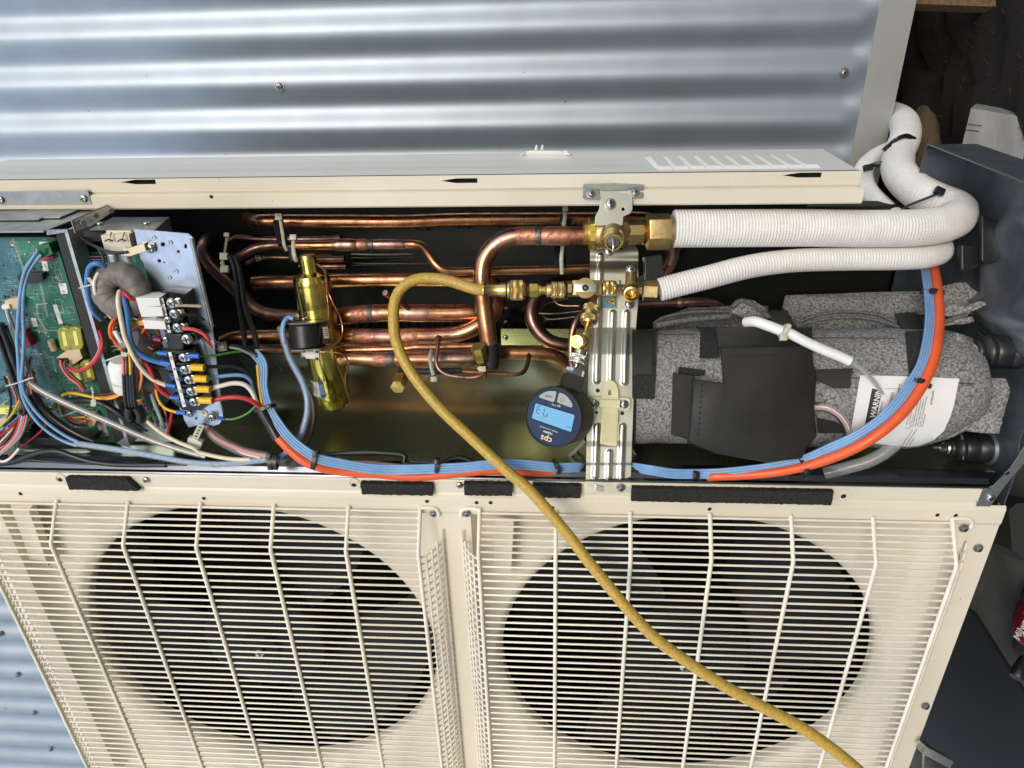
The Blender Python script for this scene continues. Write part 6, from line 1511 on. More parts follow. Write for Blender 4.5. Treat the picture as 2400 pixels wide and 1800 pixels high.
upoly('upper_sheet', 'boxsteel', 'z', [(-600, 196), (1026, 186), (672, 332), (478, 336), (432, 356), (-600, 362)], UB + .8, 1.0, cb)
upoly('lower_sheet', 'boxsteel', 'z', [(-600, 240), (900, 190), (1212, 188), (806, 366), (492, 492), (-600, 496)], UB - 1.6, 1.2, cb)
upoly('slot', 'slot', 'z', [(-200, 240), (350, 230), (385, 226), (300, 244), (-200, 252)], UB + 1.6, .2, cb)
for p in ((943, 120), (8, 135)): screw(SC_PAN, PW(*q('z', *p), 128), NF, cb, 30, 1.05)
bpoly('front_lip', 'boxsteel', 'z', [(-600, 492), (490, 486), (494, 504), (-600, 512)], 28, 4, cb)
# side cheek going back and its rivets
mb = MB(); vs = [PW(*q('z', 806, 368), 40), PW(*q('z', 1212, 190), 128), PW(*q('z', 1290, 255), 128), PW(*q('z', 1020, 440), 60), PW(*q('z', 850, 508), 42)]
mb.add(vs + [v + V(GROUND - 1.2, 0, 0) for v in vs], [(0, 1, 2, 3, 4), (9, 8, 7, 6, 5), (0, 5, 6, 1), (1, 6, 7, 2), (2, 7, 8, 3), (3, 8, 9, 4), (4, 9, 5, 0)]); mb.build('cheek', M['dull'], cb, False)
for p, w in (((890, 390), 50), ((1082, 312), 85), ((1255, 258), 120), ((938, 398), 52)):
    mb = MB(); mb.lathe([(.0035, 0), (.003, .0012), (.0015, .0014)], 16, frame(PW(*q('z', *p), w - 3), dir_unit(.8, .2, -.6))); mb.build('rivet', M['dull'], cb)
upoly('shelf', 'boxsteel', 'z', [(1010, 470), (1275, 332), (1912, 330), (1602, 486), (1508, 500)], 296, 1.2, cb)
mb = MB(); vs = [PU(*q('z', 1912, 330), 296), PU(*q('z', 1602, 486), 296), PW(*q('z', 1640, 560), 60), PW(*q('z', 1950, 510), 130)]; mb.add(vs, [(0, 1, 2, 3)]); mb.build('shelf_side', M['dull'], cb, False)
for p in ((1650, 400), (1128, 405)): screw(SC_PAN, PU(*q('z', *p), 297), NS, cb, 10, .9)
# dark walls of the tray
bpoly('tray_wall', 'blackm', '0', [(131, 548), (156, 541), (300, 1044), (270, 1038)], 42, 3, cb)
bpoly('tray_rim', 'galv', '0', [(150, 541), (158, 541), (304, 1046), (297, 1046)], 38, 26, cb)
bpoly('tray_rim', 'dull', '0', [(108, 540), (158, 538), (158, 544), (110, 551)], 36, 3, cb)
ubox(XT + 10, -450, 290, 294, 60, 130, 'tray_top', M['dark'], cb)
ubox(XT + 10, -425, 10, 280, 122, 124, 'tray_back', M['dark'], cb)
# circuit board
bd = thing('circuit_board', 'green circuit board crowded with connectors and white print on the left', 'circuit board', V(-520, 20, 62))
WB = 60.0
bpoly('board', 'pcb', '0', [(-170, 552), (0, 556), (122, 556), (131, 563), (271, 1037), (-170, 1030)], WB, 1.6, bd)
bpoly('board_sheen', 'pcb_sheen', '0', [(-170, 560), (28, 560), (50, 640), (70, 770), (120, 880), (150, 960), (100, 1000), (-170, 1000)], WB - .15, .1, bd)  # painted patch: bluish reflection over the left of the board
def inboard(px, py): return px < 131 + (py - 563) * .295 - 8 and 562 < py < 1030
silk = MB(); parts = MB()
def SM(px, py, w=WB - .35): return frame(PW(px, py, w), NF, dir_unit(1, 0, 0))
def sline(x0, y0, x1, y1, t=.28, mb=None, w=WB - .35):
    a = PW(x0, y0, w); b_ = PW(x1, y1, w); d = b_ - a
    if d.length < 1e-5: return
    (mb or silk).box(d.length, t * MM, .0001, frame((a + b_) / 2, NF, d))
def srect(x0, y0, x1, y1, sk=.28, t=.28):
    dx = (y1 - y0) * sk; P4 = [(x0, y0), (x1, y0), (x1 + dx, y1), (x0 + dx, y1)]
    for a, b_ in zip(P4, P4[1:] + P4[:1]): sline(*a, *b_, t)
def sdot(px, py, r=.5, mi=0): silk.lathe([(r * MM, 0), (r * MM, .00012)], 8, SM(px, py), 0)
# hatched isolation lines
for L in ([(29, 562), (56, 640), (92, 660), (110, 745)], [(84, 715), (112, 712)], [(84, 716), (88, 745), (110, 782)], [(48, 776), (90, 776), (110, 784)], [(76, 800), (84, 830), (96, 842), (112, 900), (130, 985)], [(112, 838), (124, 838), (128, 870)]):
    for a, b_ in zip(L, L[1:]):
        n = max(2, int(math.hypot(b_[0] - a[0], b_[1] - a[1]) / 2.6))
        sline(*a, *b_, .2)
        for i in range(n):
            t = i / n; x, y = a[0] + (b_[0] - a[0]) * t, a[1] + (b_[1] - a[1]) * t; sline(x, y, x + 4, y - 3, .3)
rs_ = random.Random(5)
for k in range(330):
    px, py = rs_.uniform(2, 255), rs_.uniform(562, 1030)
    if not inboard(px, py): continue
    c = rs_.random()
    if c < .35: w_, h_ = rs_.uniform(6, 24), rs_.uniform(5, 18); 
    if c < .35 and inboard(px + w_, py + h_): srect(px, py, px + w_, py + h_, .28, .22)
    elif c < .75:
        for i in range(rs_.randint(1, 5)): sdot(px + i * 3.4, py + i * .3, rs_.uniform(.3, .55))
    else:
        l = rs_.uniform(5, 26); a = rs_.choice([0, 73, 73, 90]); x1, y1 = px + l * math.cos(R(a)), py + l * math.sin(R(a))
        if inboard(x1, y1): sline(px, py, x1, y1, .2)
for k in range(34):   # pads of the dense zone
    for j in range(9): sdot(52 + k * 1.0 + (k % 3) * 2 + j * .4, 860 + j * 5 + (k % 5), .25) if inboard(60 + k, 860 + j * 5) else None
for (x0, y0, x1, y1) in ((128, 632, 140, 658), (24, 567, 40, 600), (128, 702, 142, 732), (122, 650, 138, 662)): srect(x0, y0, x1, y1)
for cx_, cy_ in ((122, 738), (127, 750), (105, 824), (110, 833), (133, 651), (140, 670)):
    silk.lathe([(1.9 * MM, 0), (1.9 * MM, .00012), (1.55 * MM, .00012), (1.55 * MM, 0)], 18, SM(cx_, cy_), cap=False)
so_ = silk.build('silkscreen', M['silk'], bd, False); so_['kind'] = 'stuff'
for k in range(260):  # tiny chips and resistors
    px, py = rs_.uniform(0, 250), rs_.uniform(566, 1030)
    if not inboard(px, py) or (px > 100 and py < 760 and rs_.random() < .8): continue
    s_ = rs_.uniform(.7, 2.2); parts.box(s_ * MM * rs_.uniform(1, 2.2), s_ * MM, .8 * MM, SM(px, py, WB - .7) @ Matrix.Rotation(R(rs_.choice([0, 90])), 4, 'Z'), rs_.choice([0, 0, 0, 1, 2]))
po = parts.build('surface_component', [M['black'], M['silk'], M['conn']], bd, False); po['kind'] = 'stuff'
def comp(name, m, reg, L, h, w=WB, bev=.0006): return bpoly(name, m, reg, L, w - h, h, bd, bev=bev)
comp('green_terminal', 'grnc', 'z', [(415, 665), (545, 636), (590, 745), (470, 790), (420, 740)], 13)
for dy in (0, 30, 60): comp('terminal_slot', 'slot', 'z', [(505, 690 + dy * .9), (540, 680 + dy * .9), (542, 692 + dy * .9), (508, 702 + dy * .9)], 13.3)
comp('red_capacitor', 'redlug', 'z', [(445, 800), (520, 785), (595, 775), (585, 800), (540, 815), (460, 820)], 4)
comp('relay', 'black', 'a', [(178, 995), (240, 970), (430, 965), (436, 1030), (370, 1065), (200, 1060)], 7)
comp('connector', 'conn', 'r', [(85, 200), (150, 170), (315, 155), (322, 240), (300, 320), (230, 345), (95, 300)], 12)
comp('plug', 'whitew', 'r', [(28, 290), (60, 262), (150, 265), (170, 330), (110, 350), (40, 330)], 15)
comp('film_capacitor', 'redlug', 'r', [(358, 745), (380, 720), (430, 722), (545, 985), (460, 1030)], 9)
for L in ([(1030, 735), (1060, 690), (1120, 680), (1190, 705), (1240, 1010), (1200, 1060), (1120, 1055), (1080, 1020)], [(1200, 725), (1240, 685), (1330, 675), (1400, 700), (1450, 960), (1430, 1030), (1330, 1060), (1270, 1030)], [(1265, 1360), (1330, 1330), (1400, 1360), (1440, 1560), (1400, 1610), (1320, 1610)], [(1430, 1310), (1490, 1262), (1560, 1270), (1600, 1330), (1660, 1560), (1600, 1610), (1500, 1610)]):
    comp('fuse_cover', 'fuse', 'r', L, 9, bev=.0018)
    cx_ = sum(p[0] for p in L) / len(L); cy_ = sum(p[1] for p in L) / len(L)
    comp('fuse_body', 'yellab', 'r', [(cx_ - 40, cy_ - 120), (cx_ + 10, cy_ - 125), (cx_ + 60, cy_ + 110), (cx_ + 5, cy_ + 120)], 9.6)
P = PWl('r', [(885, 830), (900, 880), (960, 1060), (985, 1080)], WB - 4); mb = MB(); vs, fs = sweep([P[1], P[2]], .0042, 14); mb.add(vs, fs); mb.build('resistor', M['conn'], bd); 
cn = comp('connector', 'conn', 'r', [(1008, 1195), (1170, 1085), (1400, 1062), (1450, 1200), (1240, 1345), (1215, 1205)], 12)
comp('connector_cavity', 'slot', 'r', [(1045, 1208), (1100, 1206), (1110, 1290), (1060, 1290)], 12.3); comp('connector_cavity', 'slot', 'r', [(1140, 1206), (1200, 1204), (1210, 1290), (1155, 1290)], 12.3)
for L, reg in (([(930, 258), (1005, 256), (1112, 590), (1040, 600)], 'r'), ([(540, 492), (628, 495), (665, 640), (590, 648)], 'r'), ([(598, 1068), (676, 1065), (695, 1170), (625, 1175)], 'a'), ([(425, 840), (480, 838), (498, 940), (440, 938)], 'a'), ([(1705, 842), (1860, 838), (1930, 1068), (1780, 1066)], 's'), ([(400, 640), (540, 640), (545, 672), (402, 672)], 'a')):
    comp('sticker', 'paper', reg, L, .5, bev=0)
for reg, x, y in (('a', 628, 1085), ('a', 648, 1150), ('s', 1805, 955), ('s', 1832, 1030)):
    mb = MB(); mb.lathe([(1.5 * MM, 0), (1.5 * MM, .0002), (1.15 * MM, .0002), (1.15 * MM, 0)], 16, frame(PW(*q(reg, x, y), WB - .8), NF), cap=False); mb.build('print_ring', M['ink'], bd)
def btext(s, reg, x, y, hmm, m, rot=0, w=WB - .4, parent=None, bold=0, sx=1.0):
    me = text_mesh(s, hmm * MM / .72, m, .00004, bold=bold * MM)
    Mx_ = frame(PW(*q(reg, x, y), w), NF, dir_unit(1, 0, 0)) @ Matrix.Rotation(R(rot), 4, 'Z') @ Matrix.Diagonal((sx, 1, 1, 1))
    return link(me, 'lettering', Mx_, parent or bd)
btext('CAUTION', 'r', 955, 712, 2.0, M['silk'], 180, bold=.05)
btext('DIP', 'r', 845, 1460, 2.2, M['silk'], 104, bold=.05); btext('N6', 'z', 505, 585, 1.8, M['silk'], 180)
btext('2700G', 'r', 925, 960, 1.8, M['ink'], -72, WB - 8.6)
btext('SENPC', 'a', 462, 890, 1.6, M['ink'], -78, WB - .8); btext('0000', 'r', 605, 570, 1.8, M['ink'], -76, WB - .8)
btext('KB79A151H01', 'r', 1050, 470, 1.1, M['ink'], -72, WB - .8)
for p, r_ in (((782, 545), 3.2), ((1005, 510), 4.2), ((65, 215), 4.8)):
    mb = MB(); mb.lathe([(r_ * MM, -.002), (r_ * MM, .012), (r_ * .8 * MM, .0135)], 20, frame(PW(*q('s', *p), WB - 2), NF)); mb.build('capacitor', M['chrome'], bd)
comp('heat_sink', 'bluedk', 's', [(80, 500), (250, 395), (330, 400), (335, 540), (90, 545)], 14); comp('yellow_label', 'yellab', 's', [(-60, 566), (335, 574), (355, 690), (-60, 680)], 20, bev=0)
btext('TR1/1 FAN/', 's', 160, 610, 1.7, M['ink'], 180, WB - 20.3, sx=.9); btext('TNR CFE 2AT95', 's', 190, 650, 1.7, M['ink'], 180, WB - 20.3, sx=.9)
comp('transformer', 'conn', 's', [(-80, 830), (20, 780), (110, 760), (160, 1040), (90, 1085), (-80, 1090)], 16); comp('pink_connector', 'redlug', 's', [(430, 1040), (480, 985), (560, 985), (605, 1070), (590, 1150), (520, 1160), (430, 1090)], 10)
for p, r_ in (((600, 850), 4.5), ((600, 965), 4.8), ((700, 1090), 4.2), ((790, 1010), 7)):
    mb = MB(); mb.lathe([(r_ * MM, -.002), (r_ * MM, .013), (r_ * .8 * MM, .0145)], 20, frame(PW(*q('s', *p), WB - 2), dir_unit(.2, .25, -1))); mb.build('capacitor', M['black'], bd)
comp('wire_connector', 'tan', 's', [(1500, 705), (1640, 700), (1700, 790), (1650, 900), (1580, 920), (1540, 800)], 12)
comp('black_board', 'black', 's', [(-80, 1100), (860, 1120), (1560, 1180), (1560, 1260), (-80, 1180)], 30)
# lower strip of metal and tape under the board
ubox(-700, -470, 6, 36, 66, 68, 'lower_rail', M['zincsky'], cb)
bpoly('lower_plate', 'zincsky', 's', [(350, 1300), (1500, 1300), (1850, 1420), (1850, 1530), (1000, 1560), (600, 1480)], 44, 1, cb)
bpoly('gusset', 'zincsky', 'b', [(1190, 1130), (1285, 1065), (1335, 1180)], 40, 1, cb)
bpoly('tape', 'paper', 'b', [(1072, 1262), (1148, 1270), (1142, 1330), (1068, 1318)], 22, .5, cb)
# second board glimpsed behind, in shade
bpoly('rear_board', 'pcb', '0', [(180, 590), (330, 590), (420, 900), (330, 1040), (230, 1040)], 104, 1.6, bd)
for k in range(14):
    bpoly('rear_pin', 'conn', 't', [(120 + (k % 3) * 15, 900 + k * 32), (330, 895 + k * 32), (330, 915 + k * 32), (120 + (k % 3) * 15, 920 + k * 32)], 92, 2, bd) if k % 2 == 0 else None
comp('ceramic_fuse_base', 'cream', 'z', [(1140, 545), (1450, 530), (1485, 700), (1480, 725), (1190, 725)], 10, 64)
comp('ceramic_fuse_base', 'cream', 'z', [(1200, 490), (1470, 495), (1480, 540), (1195, 545)], 4, 66)
for x in (1230, 1375): 
    tube('fuse_clip', M['copperdull'], PWl('z', [(x - 45, 600, 50), (x - 5, 580, 48), (x + 15, 540, 50), (x + 30, 500, 54)]), 3, 850, bd, 8); tube('fuse_clip', M['braze'], PWl('z', [(x - 45, 605, 50), (x - 5, 580, 47), (x + 40, 600, 50)]), 3.5, 850, bd, 8)
for L in ([(1205, 755), (1290, 755), (1320, 870), (1235, 880)], [(1350, 755), (1430, 755), (1485, 860), (1400, 900)]): comp('clear_terminal', 'clear', 'z', L, 10, 66, .001); comp('terminal_blade', 'galv', 'z', [(L[0][0] + 20, 765), (L[1][0] - 20, 765), (L[2][0] - 30, 860), (L[3][0] + 20, 860)], 6, 66)

# terminal bracket plate
tp = thing('terminal_bracket', 'zinc plate with sky reflection in its colour and round holes that carries the terminal blocks', 'bracket', V(-360, 60, 40))
WT = 30.0
outl_ = [(314, 537), (441, 548), (449, 555), (497, 760), (519, 952), (523, 978), (514, 994), (500, 998), (478, 992), (466, 996), (442, 1002), (432, 985), (428, 970), (412, 940), (356, 690), (336, 615), (330, 608), (327, 598)]
hl_ = [circ(*q('z', 1835, 640), 5.6, 14), circ(*q('z', 2010, 720), 3.8, 12), circ(*q('z', 1795, 825), 4.6, 12), circ(*q('z', 1850, 843), 2.4, 10), circ(*q('z', 2092, 660), 3.5, 12, 6), circ(*q('b', 2008, 875), 3.0, 12)]
bpoly('plate', 'zincsky', '0', outl_, WT, 1.5, tp, hl_)
tube('folded_edge', M['galv'], PWl('0', [(449, 557, 29), (470, 650, 29), (497, 765, 29)]), 10, 840, tp, 12); tube('folded_edge', M['galv'], PWl('0', [(474, 782, 31), (492, 850, 31), (507, 900, 31), (522, 965, 31)]), 7, 890, tp, 12)
for reg, x, y in (('z', 1735, 560), ('z', 1922, 617), ('z', 1985, 940), ('a', 1735, 1005)):
    mb = MB(); mb.lathe([(2.9 * MM, 0), (2.4 * MM, .0012), (1.5 * MM, .0012), (1.4 * MM, .0002)], 16, frame(PW(*q(reg, x, y), WT - .1), NF)); mb.build('pressed_boss', M['zincsky'], tp)
screw(SC_PAN, PW(*q('z', 1695, 682), WT - 3), NF, tp, 20, 1.2)
bpoly('earth_lug', 'zinc', 'z', [(1605, 615), (1735, 625), (1752, 730), (1640, 722)], WT - 2.5, 1, tp); bpoly('ceramic_sleeve', 'cream_w', 'z', [(1435, 700), (1620, 640), (1640, 710), (1455, 770), (1400, 765), (1395, 690)], WT - 9, 8, tp, bev=.0006)
mb = MB(); mb.lathe([(5.6 * MM, 0), (5.6 * MM, .0004)], 24, frame(PW(*q('b', 2082, 825), WT - .5), NF)); mb.build('earth_sticker', M['paper'], tp)
mb = MB(); mb.lathe([(4.9 * MM, 0), (4.9 * MM, .0002), (4.6 * MM, .0002), (4.6 * MM, 0)], 24, frame(PW(*q('b', 2082, 825), WT - .95), NF), cap=False)
Ms_ = frame(PW(*q('b', 2082, 825), WT - 1.0), NF, dir_unit(1, 0, 0)) @ Matrix.Rotation(R(165), 4, 'Z')
for wd, yy in ((5.6, -.6), (3.8, -1.7), (1.8, -2.8)): mb.box(wd * MM, .5 * MM, .0002, Ms_ @ Matrix.Translation((0, yy * MM, 0)))
mb.box(.5 * MM, 3.6 * MM, .0002, Ms_ @ Matrix.Translation((0, 1.2 * MM, 0))); mb.build('earth_symbol', M['ink'], tp, False)
screw(SC_BIG, PW(*q('b', 1945, 825), WT - 4), NF, tp, 30, .85); screw(SC_BIG, PW(*q('d', 208, 860), WT - 4), NF, tp, 10, .95)

# upper terminal block
def tblock(label, loc): return thing('terminal_block', label, 'terminal block', loc, 'black terminal blocks')
tb = tblock('upper black terminal block with three white push connectors marked S1 S2 S3', V(-370, 160, 20))
def TB(name, m, reg, L, w0, th, bev=.0004, par=None): return bpoly(name, m, reg, L, w0, th, par or tb, bev=bev)
TB('base', 'black', 't', [(1000, 400), (1190, 320), (1550, 370), (1640, 900), (1300, 1070), (1180, 1050)], 12, 18)
TB('body', 'black', 't', [(1060, 430), (1370, 500), (1450, 700), (1520, 1060), (1190, 1060), (1140, 780)], 4, 10)
for L in ([(675, 455), (1068, 455), (1095, 575), (722, 600)], [(722, 612), (1112, 615), (1142, 755), (772, 770)], [(785, 845), (1165, 870), (1195, 990), (830, 975)]): TB('push_connector', 'white', 't', L, -4, 20, .0008)
for L in ([(660, 440), (740, 415), (920, 418), (945, 450), (680, 450)], [(712, 600), (750, 585), (960, 590), (980, 605), (730, 610)], [(780, 840), (860, 795), (1020, 790), (1060, 850), (800, 850)]): TB('connector_top', 'white', 't', L, 4, 14, .0005)
TB('marker_strip', 'paper', 't', [(1085, 448), (1148, 448), (1220, 750), (1160, 752)], -1, .6, 0); TB('marker_strip', 'paper', 't', [(1200, 918), (1255, 916), (1288, 1050), (1228, 1055)], -1, .6, 0)
btext('S3', 't', 1128, 520, 3.2, M['ink'], 102, -1.3, tb, .05); btext('S2', 't', 1176, 690, 3.2, M['ink'], 102, -1.3, tb, .05); btext('S1', 't', 1248, 980, 3.2, M['ink'], 102, -1.3, tb, .05)
for x, y in ((1300, 530), (1350, 715), (1410, 960)):
    TB('screw_well', 'slot', 't', [(x - 110, y - 60), (x + 30, y - 70), (x + 60, y + 40), (x - 80, y + 60)], 2, 4)
    screw(SC_PAN, PW(*q('t', x, y), -1), NF, tb, 40, 1.3)
    TB('clamp_plate', 'screw', 't', [(x + 60, y - 60), (x + 110, y - 55), (x + 150, y + 40), (x + 105, y + 50)], -1, 6, .0004)
screw(SC_PAN, PW(*q('t', 1232, 820), -1), NF, tb, 20, .95)
for p in ((1110, 610), (1180, 775)): TB('divider', 'black', 't', [(p[0] - 110, p[1] - 10), (p[0] + 290, p[1] + 15), (p[0] + 300, p[1] + 40), (p[0] - 90, p[1] + 20)], 0, 8)
# fuse holder block
fb = tblock('middle black fuse holder block with one bright screw and a red crimp', V(-360, 130, 20))
TB('body', 'black', 't', [(1195, 1075), (1700, 1070), (1760, 1180), (1480, 1320), (1420, 1380), (1250, 1340), (1210, 1210)], 6, 20, .001, fb)
TB('cap', 'blackw', 't', [(1310, 1095), (1450, 1100), (1490, 1250), (1480, 1330), (1340, 1320)], 0, 8, .0015, fb)
screw(SC_PAN, PW(*q('t', 1575, 1160), 2), NF, fb, 10, 1.5); screw(SC_PAN, PW(*q('t', 1195, 1170), 6), NF, fb, 10, .8)
cable(None, PWl('t', [(990, 1165, 8), (1120, 1190, 6)]), 9, 860, 'redlug', parent=fb, name='red_crimp'); cable(None, PWl('t', [(880, 1150, 14), (940, 1140, 10), (1000, 1170, 8)]), 6, 860, 'blackw', parent=fb, name='wire')
# lower terminal block
lb = tblock('lower black terminal block with yellow crimps marked L1 L2 L3 N', V(-350, 70, 20))
TB('base', 'black', 'b', [(1540, 200), (1990, 150), (2183, 700), (2060, 790), (1870, 790), (1760, 700)], 22, 8, .0006, lb)
TB('marker_strip', 'paper', 'b', [(1718, 200), (1752, 198), (1905, 755), (1870, 762)], 0, .8, 0, lb)
for s, x, y in (('L1', 1878, 715), ('L2', 1845, 600), ('L3', 1815, 480), ('N', 1785, 372)): btext(s, 'b', x, y, 2.8, M['ink'], 103, -.4, lb, .06)
mb = MB(); mb.lathe([(2.4 * MM, 0), (2.4 * MM, .0002), (2.1 * MM, .0002), (2.1 * MM, 0)], 18, frame(PW(*q('b', 1757, 258), -.3), NF), cap=False); mb.box(2.6 * MM, .4 * MM, .0002, frame(PW(*q('b', 1757, 258), -.4), NF)); mb.box(.4 * MM, 2 * MM, .0002, frame(PW(*q('b', 1757, 254), -.4), NF)); mb.build('earth_symbol', M['ink'], lb, False)
rows = ((1880, 250, 'bluelug', 1975, 235, 'pcb_sheen'), (1890, 375, 'yellowlug', 2025, 355, 'bluelug'), (1935, 480, 'yellowlug', 2060, 470, 'bluelug'), (1955, 598, 'yellowlug', 2085, 577, 'bluelug'), (1985, 705, 'yellowlug', 2110, 692, 'bluelug'))
for i, (x, y, m_, lx, ly, m2) in enumerate(rows):
    TB('divider', 'black', 'b', [(x - 220, y - 62), (x + 60, y - 60), (x + 66, y - 45), (x - 215, y - 48)], 2, 18, .0004, lb)
    TB('slope', 'bluedk' if i else 'blackw', 'b', [(x - 200, y - 40), (x - 60, y - 20), (x - 50, y + 20), (x - 190, y + 0)], 8, 6, .0004, lb)
    screw(SC_PAN, PW(*q('b', x, y), -2), NF, lb, 20 + 40 * i, 1.25)
    TB('clamp_plate', 'screw', 'b', [(x + 25, y - 40), (x + 48, y - 38), (x + 60, y + 35), (x + 35, y + 38)], -3, 7, .0004, lb)
    Pq = PWl('b', [(lx - 66, ly - 2, -3), (lx, ly, -3), (lx + 66, ly + 2, -3)])
    o = cable(None, Pq, 17 if m_ == 'yellowlug' else 12, 870, m_, parent=lb, name='crimp_lug', seg=14)
for L, m_ in (([(1620, 205), (1720, 215)], 'bluelug'), ([(1600, 290), (1750, 320)], 'bluelug'), ([(1700, 530), (1800, 550)], 'bluelug'), ([(1740, 655), (1840, 670)], 'bluelug'), ([(1810, 810), (1900, 822)], 'bluelug')):
    cable(None, PWl('b', L, 2), 11, 880, m_, parent=lb, name='rear_crimp', seg=12)

# ---------------- wires of the control box
def W(label, reg, L, d, m, group=None, z=870, cont=None, name='wire', w=None, seg=10):
    P = PWl(reg, L, w)
    if cont:
        for r_, L2 in cont: P += PWl(r_, L2, w)
    return cable(label, P, d, z, m, group, name, 'wire' if name == 'wire' else name.replace('_', ' '), seg)
G1 = 'wires from the lower terminal block to the heat shrink sleeve'
def Wd(label, L, d, m, grp=G1): return cable(label, P_('d', L), d, 880, m, grp, 'wire', 'wire')
Wd('black wire from the top yellow crimp', [(125, 350, 862), (300, 345, 868), (450, 352, 874), (560, 405, 880), (625, 510, 884), (680, 650, 886), (705, 780, 886)], 8.5, 'blackw')
Wd('blue wire from the second yellow crimp', [(160, 465, 864), (300, 445, 868), (450, 432, 872), (540, 442, 876), (600, 490, 882), (640, 590, 886), (690, 720, 888)], 9, 'blue')
Wd('white wire from the third yellow crimp', [(185, 572, 868), (300, 542, 868), (430, 515, 870), (540, 532, 872), (615, 605, 876), (655, 700, 880), (700, 785, 884)], 11, 'whitew')
Wd('thick red wire from the lowest yellow crimp', [(215, 690, 872), (330, 665, 872), (450, 658, 872), (550, 672, 874), (640, 715, 877), (715, 785, 882)], 11.5, 'red')
Wd('yellow and green earth wire standing beside the flat cable', [(668, 330, 888), (680, 450, 886), (690, 560, 885), (705, 660, 884), (725, 760, 884)], 7, 'yel')
Wd('green and yellow earth wire from the upper blue crimp', [(50, 242, 862), (200, 236, 868), (340, 212, 876), (450, 195, 884), (520, 192, 890)], 5.5, 'grn')
Wd('green and yellow earth wire from the bottom blue crimp', [(325, 882, 905), (430, 882, 900), (540, 840, 896), (600, 800, 892), (650, 750, 888)], 5, 'grn')
cable('blue crimp on the bottom screw of the terminal bracket', P_('d', [(255, 870, 902), (330, 880, 904)]), 9, 900, 'bluelug', None, 'crimp_lug', 'crimp')
Wd('black bundle passing under the small square tie to the flat cable', [(250, 165, 880), (330, 160, 882), (430, 140, 884), (530, 160, 888), (600, 195, 890), (660, 235, 890)], 12, 'blackw', None)
Wd('grey wire along the black bundle', [(380, 150, 878), (480, 165, 880), (570, 205, 884), (650, 245, 887)], 6, 'greyw', None)
cable('coral wire from terminal S1 dropping behind the folded edge', PWl('a', [(1870, 1528, -3), (1980, 1535, 0), (2080, 1580, 4), (2140, 1640, 8)]) + P_('d', [(120, 30, 862), (180, 110, 868), (225, 155, 874), (290, 175, 880)]), 8.5, 850, 'redlt', None, 'wire', 'wire')
cable('cream wire dropping from behind the folded edge to the square tie', P_('c', [(160, 1385, 870), (200, 1470, 872), (240, 1530, 876), (290, 1590, 880)]), 6, 870, 'cream_w', None, 'wire', 'wire')
W('cream wire from terminal S3 crossing the terminal plate', 'a', [(1800, 1292, -3), (1900, 1294, 4), (2050, 1300, 14)], 6.5, 'cream_w')
W('black wire from terminal S2 crossing the terminal plate', 'a', [(1840, 1392, -3), (1940, 1385, 2), (2030, 1398, 6), (2090, 1440, 12)], 6, 'blackw')
# toroid choke in grey shrink wrap
tr = thing('wrapped_toroid', 'dark grey shrink wrapped toroid choke with coloured wires leaving its hole', 'choke', PW(*q('a', 1240, 1400), 20))
Mt = frame(PW(*q('a', 1240, 1140), 14), dir_cam(-.1, -.22, -1)); mb = MB(); nR, nr = 64, 28; vs = []; fs = []
Rr, rr2 = .0198, .0150
for i in range(nR):
    A_ = 2 * math.pi * i / nR
    for j in range(nr):
        B_ = 2 * math.pi * j / nr; rr3 = rr2 * (1 + .035 * math.sin(A_ * 11 + 2 * B_) + .02 * math.sin(A_ * 23)); x = (Rr + rr3 * math.cos(B_))
        vs.append((x * math.cos(A_), x * math.sin(A_) * .94, rr3 * math.sin(B_) * .9))
for i in range(nR):
    for j in range(nr): fs.append((i * nr + j, i * nr + (j + 1) % nr, ((i + 1) % nR) * nr + (j + 1) % nr, ((i + 1) % nR) * nr + j))
mb.add(vs, fs, Mt); mb.build('choke', M['toroid'], tr, ang=80)
G2 = 'wires fanning out of the wrapped toroid'
W('long cream wire from the toroid to terminal L2', 'a', [(1225, 1150, 4), (1210, 1230, -8), (1225, 1350, -10), (1250, 1480, -10), (1275, 1600, -10)], 11, 'cream_w', G2, cont=[('b', [(1300, 90, -10), (1380, 260, -8), (1480, 400, -4), (1590, 490, 0), (1700, 535, 2)])])
W('blue wire from the toroid to the lower terminal block', 'a', [(1240, 1155, 6), (1270, 1230, -4), (1300, 1350, -6), (1315, 1500, -6), (1330, 1620, -6)], 12, 'bluewire', G2, cont=[('b', [(1345, 100, -6), (1400, 190, -4), (1500, 260, -2), (1620, 300, 1), (1730, 330, 3)])])
W('red wire from the toroid beside the long cream wire', 'a', [(1225, 1150, 8), (1225, 1230, -2), (1245, 1310, -4), (1270, 1400, 0), (1290, 1480, 6)], 7.5, 'red', G2)
W('black wire from the toroid between the cream and blue wires', 'a', [(1235, 1150, 8), (1250, 1250, -1), (1275, 1400, -3), (1290, 1560, -2)], 12, 'blackw', G2, cont=[('b', [(1310, 120, 0), (1400, 220, 2), (1500, 290, 6), (1620, 350, 10), (1720, 370, 12)])])
W('red wire curving down to terminal L1', 'b', [(1400, 220, 4), (1470, 290, 2), (1540, 380, 0), (1580, 480, 0), (1640, 580, 0), (1740, 655, 2)], 11, 'red', G2)
W('red wire from the toroid to the top push connector', 'a', [(1245, 1150, 4), (1290, 1180, -2), (1340, 1220, -2), (1400, 1240, 2)], 10, 'red', G2); W('white wire under the red wire of the top push connector', 'a', [(1255, 1180, 8), (1310, 1220, 6), (1380, 1265, 8)], 7, 'whitew', G2)
W('brown wire into the top push connector', 'a', [(1290, 1300, 10), (1340, 1275, 6), (1410, 1272, 4)], 9, 'brownw', G2); W('dark wire below the brown wire', 'a', [(1290, 1330, 12), (1340, 1310, 8), (1420, 1310, 6)], 11, 'blackw', G2)
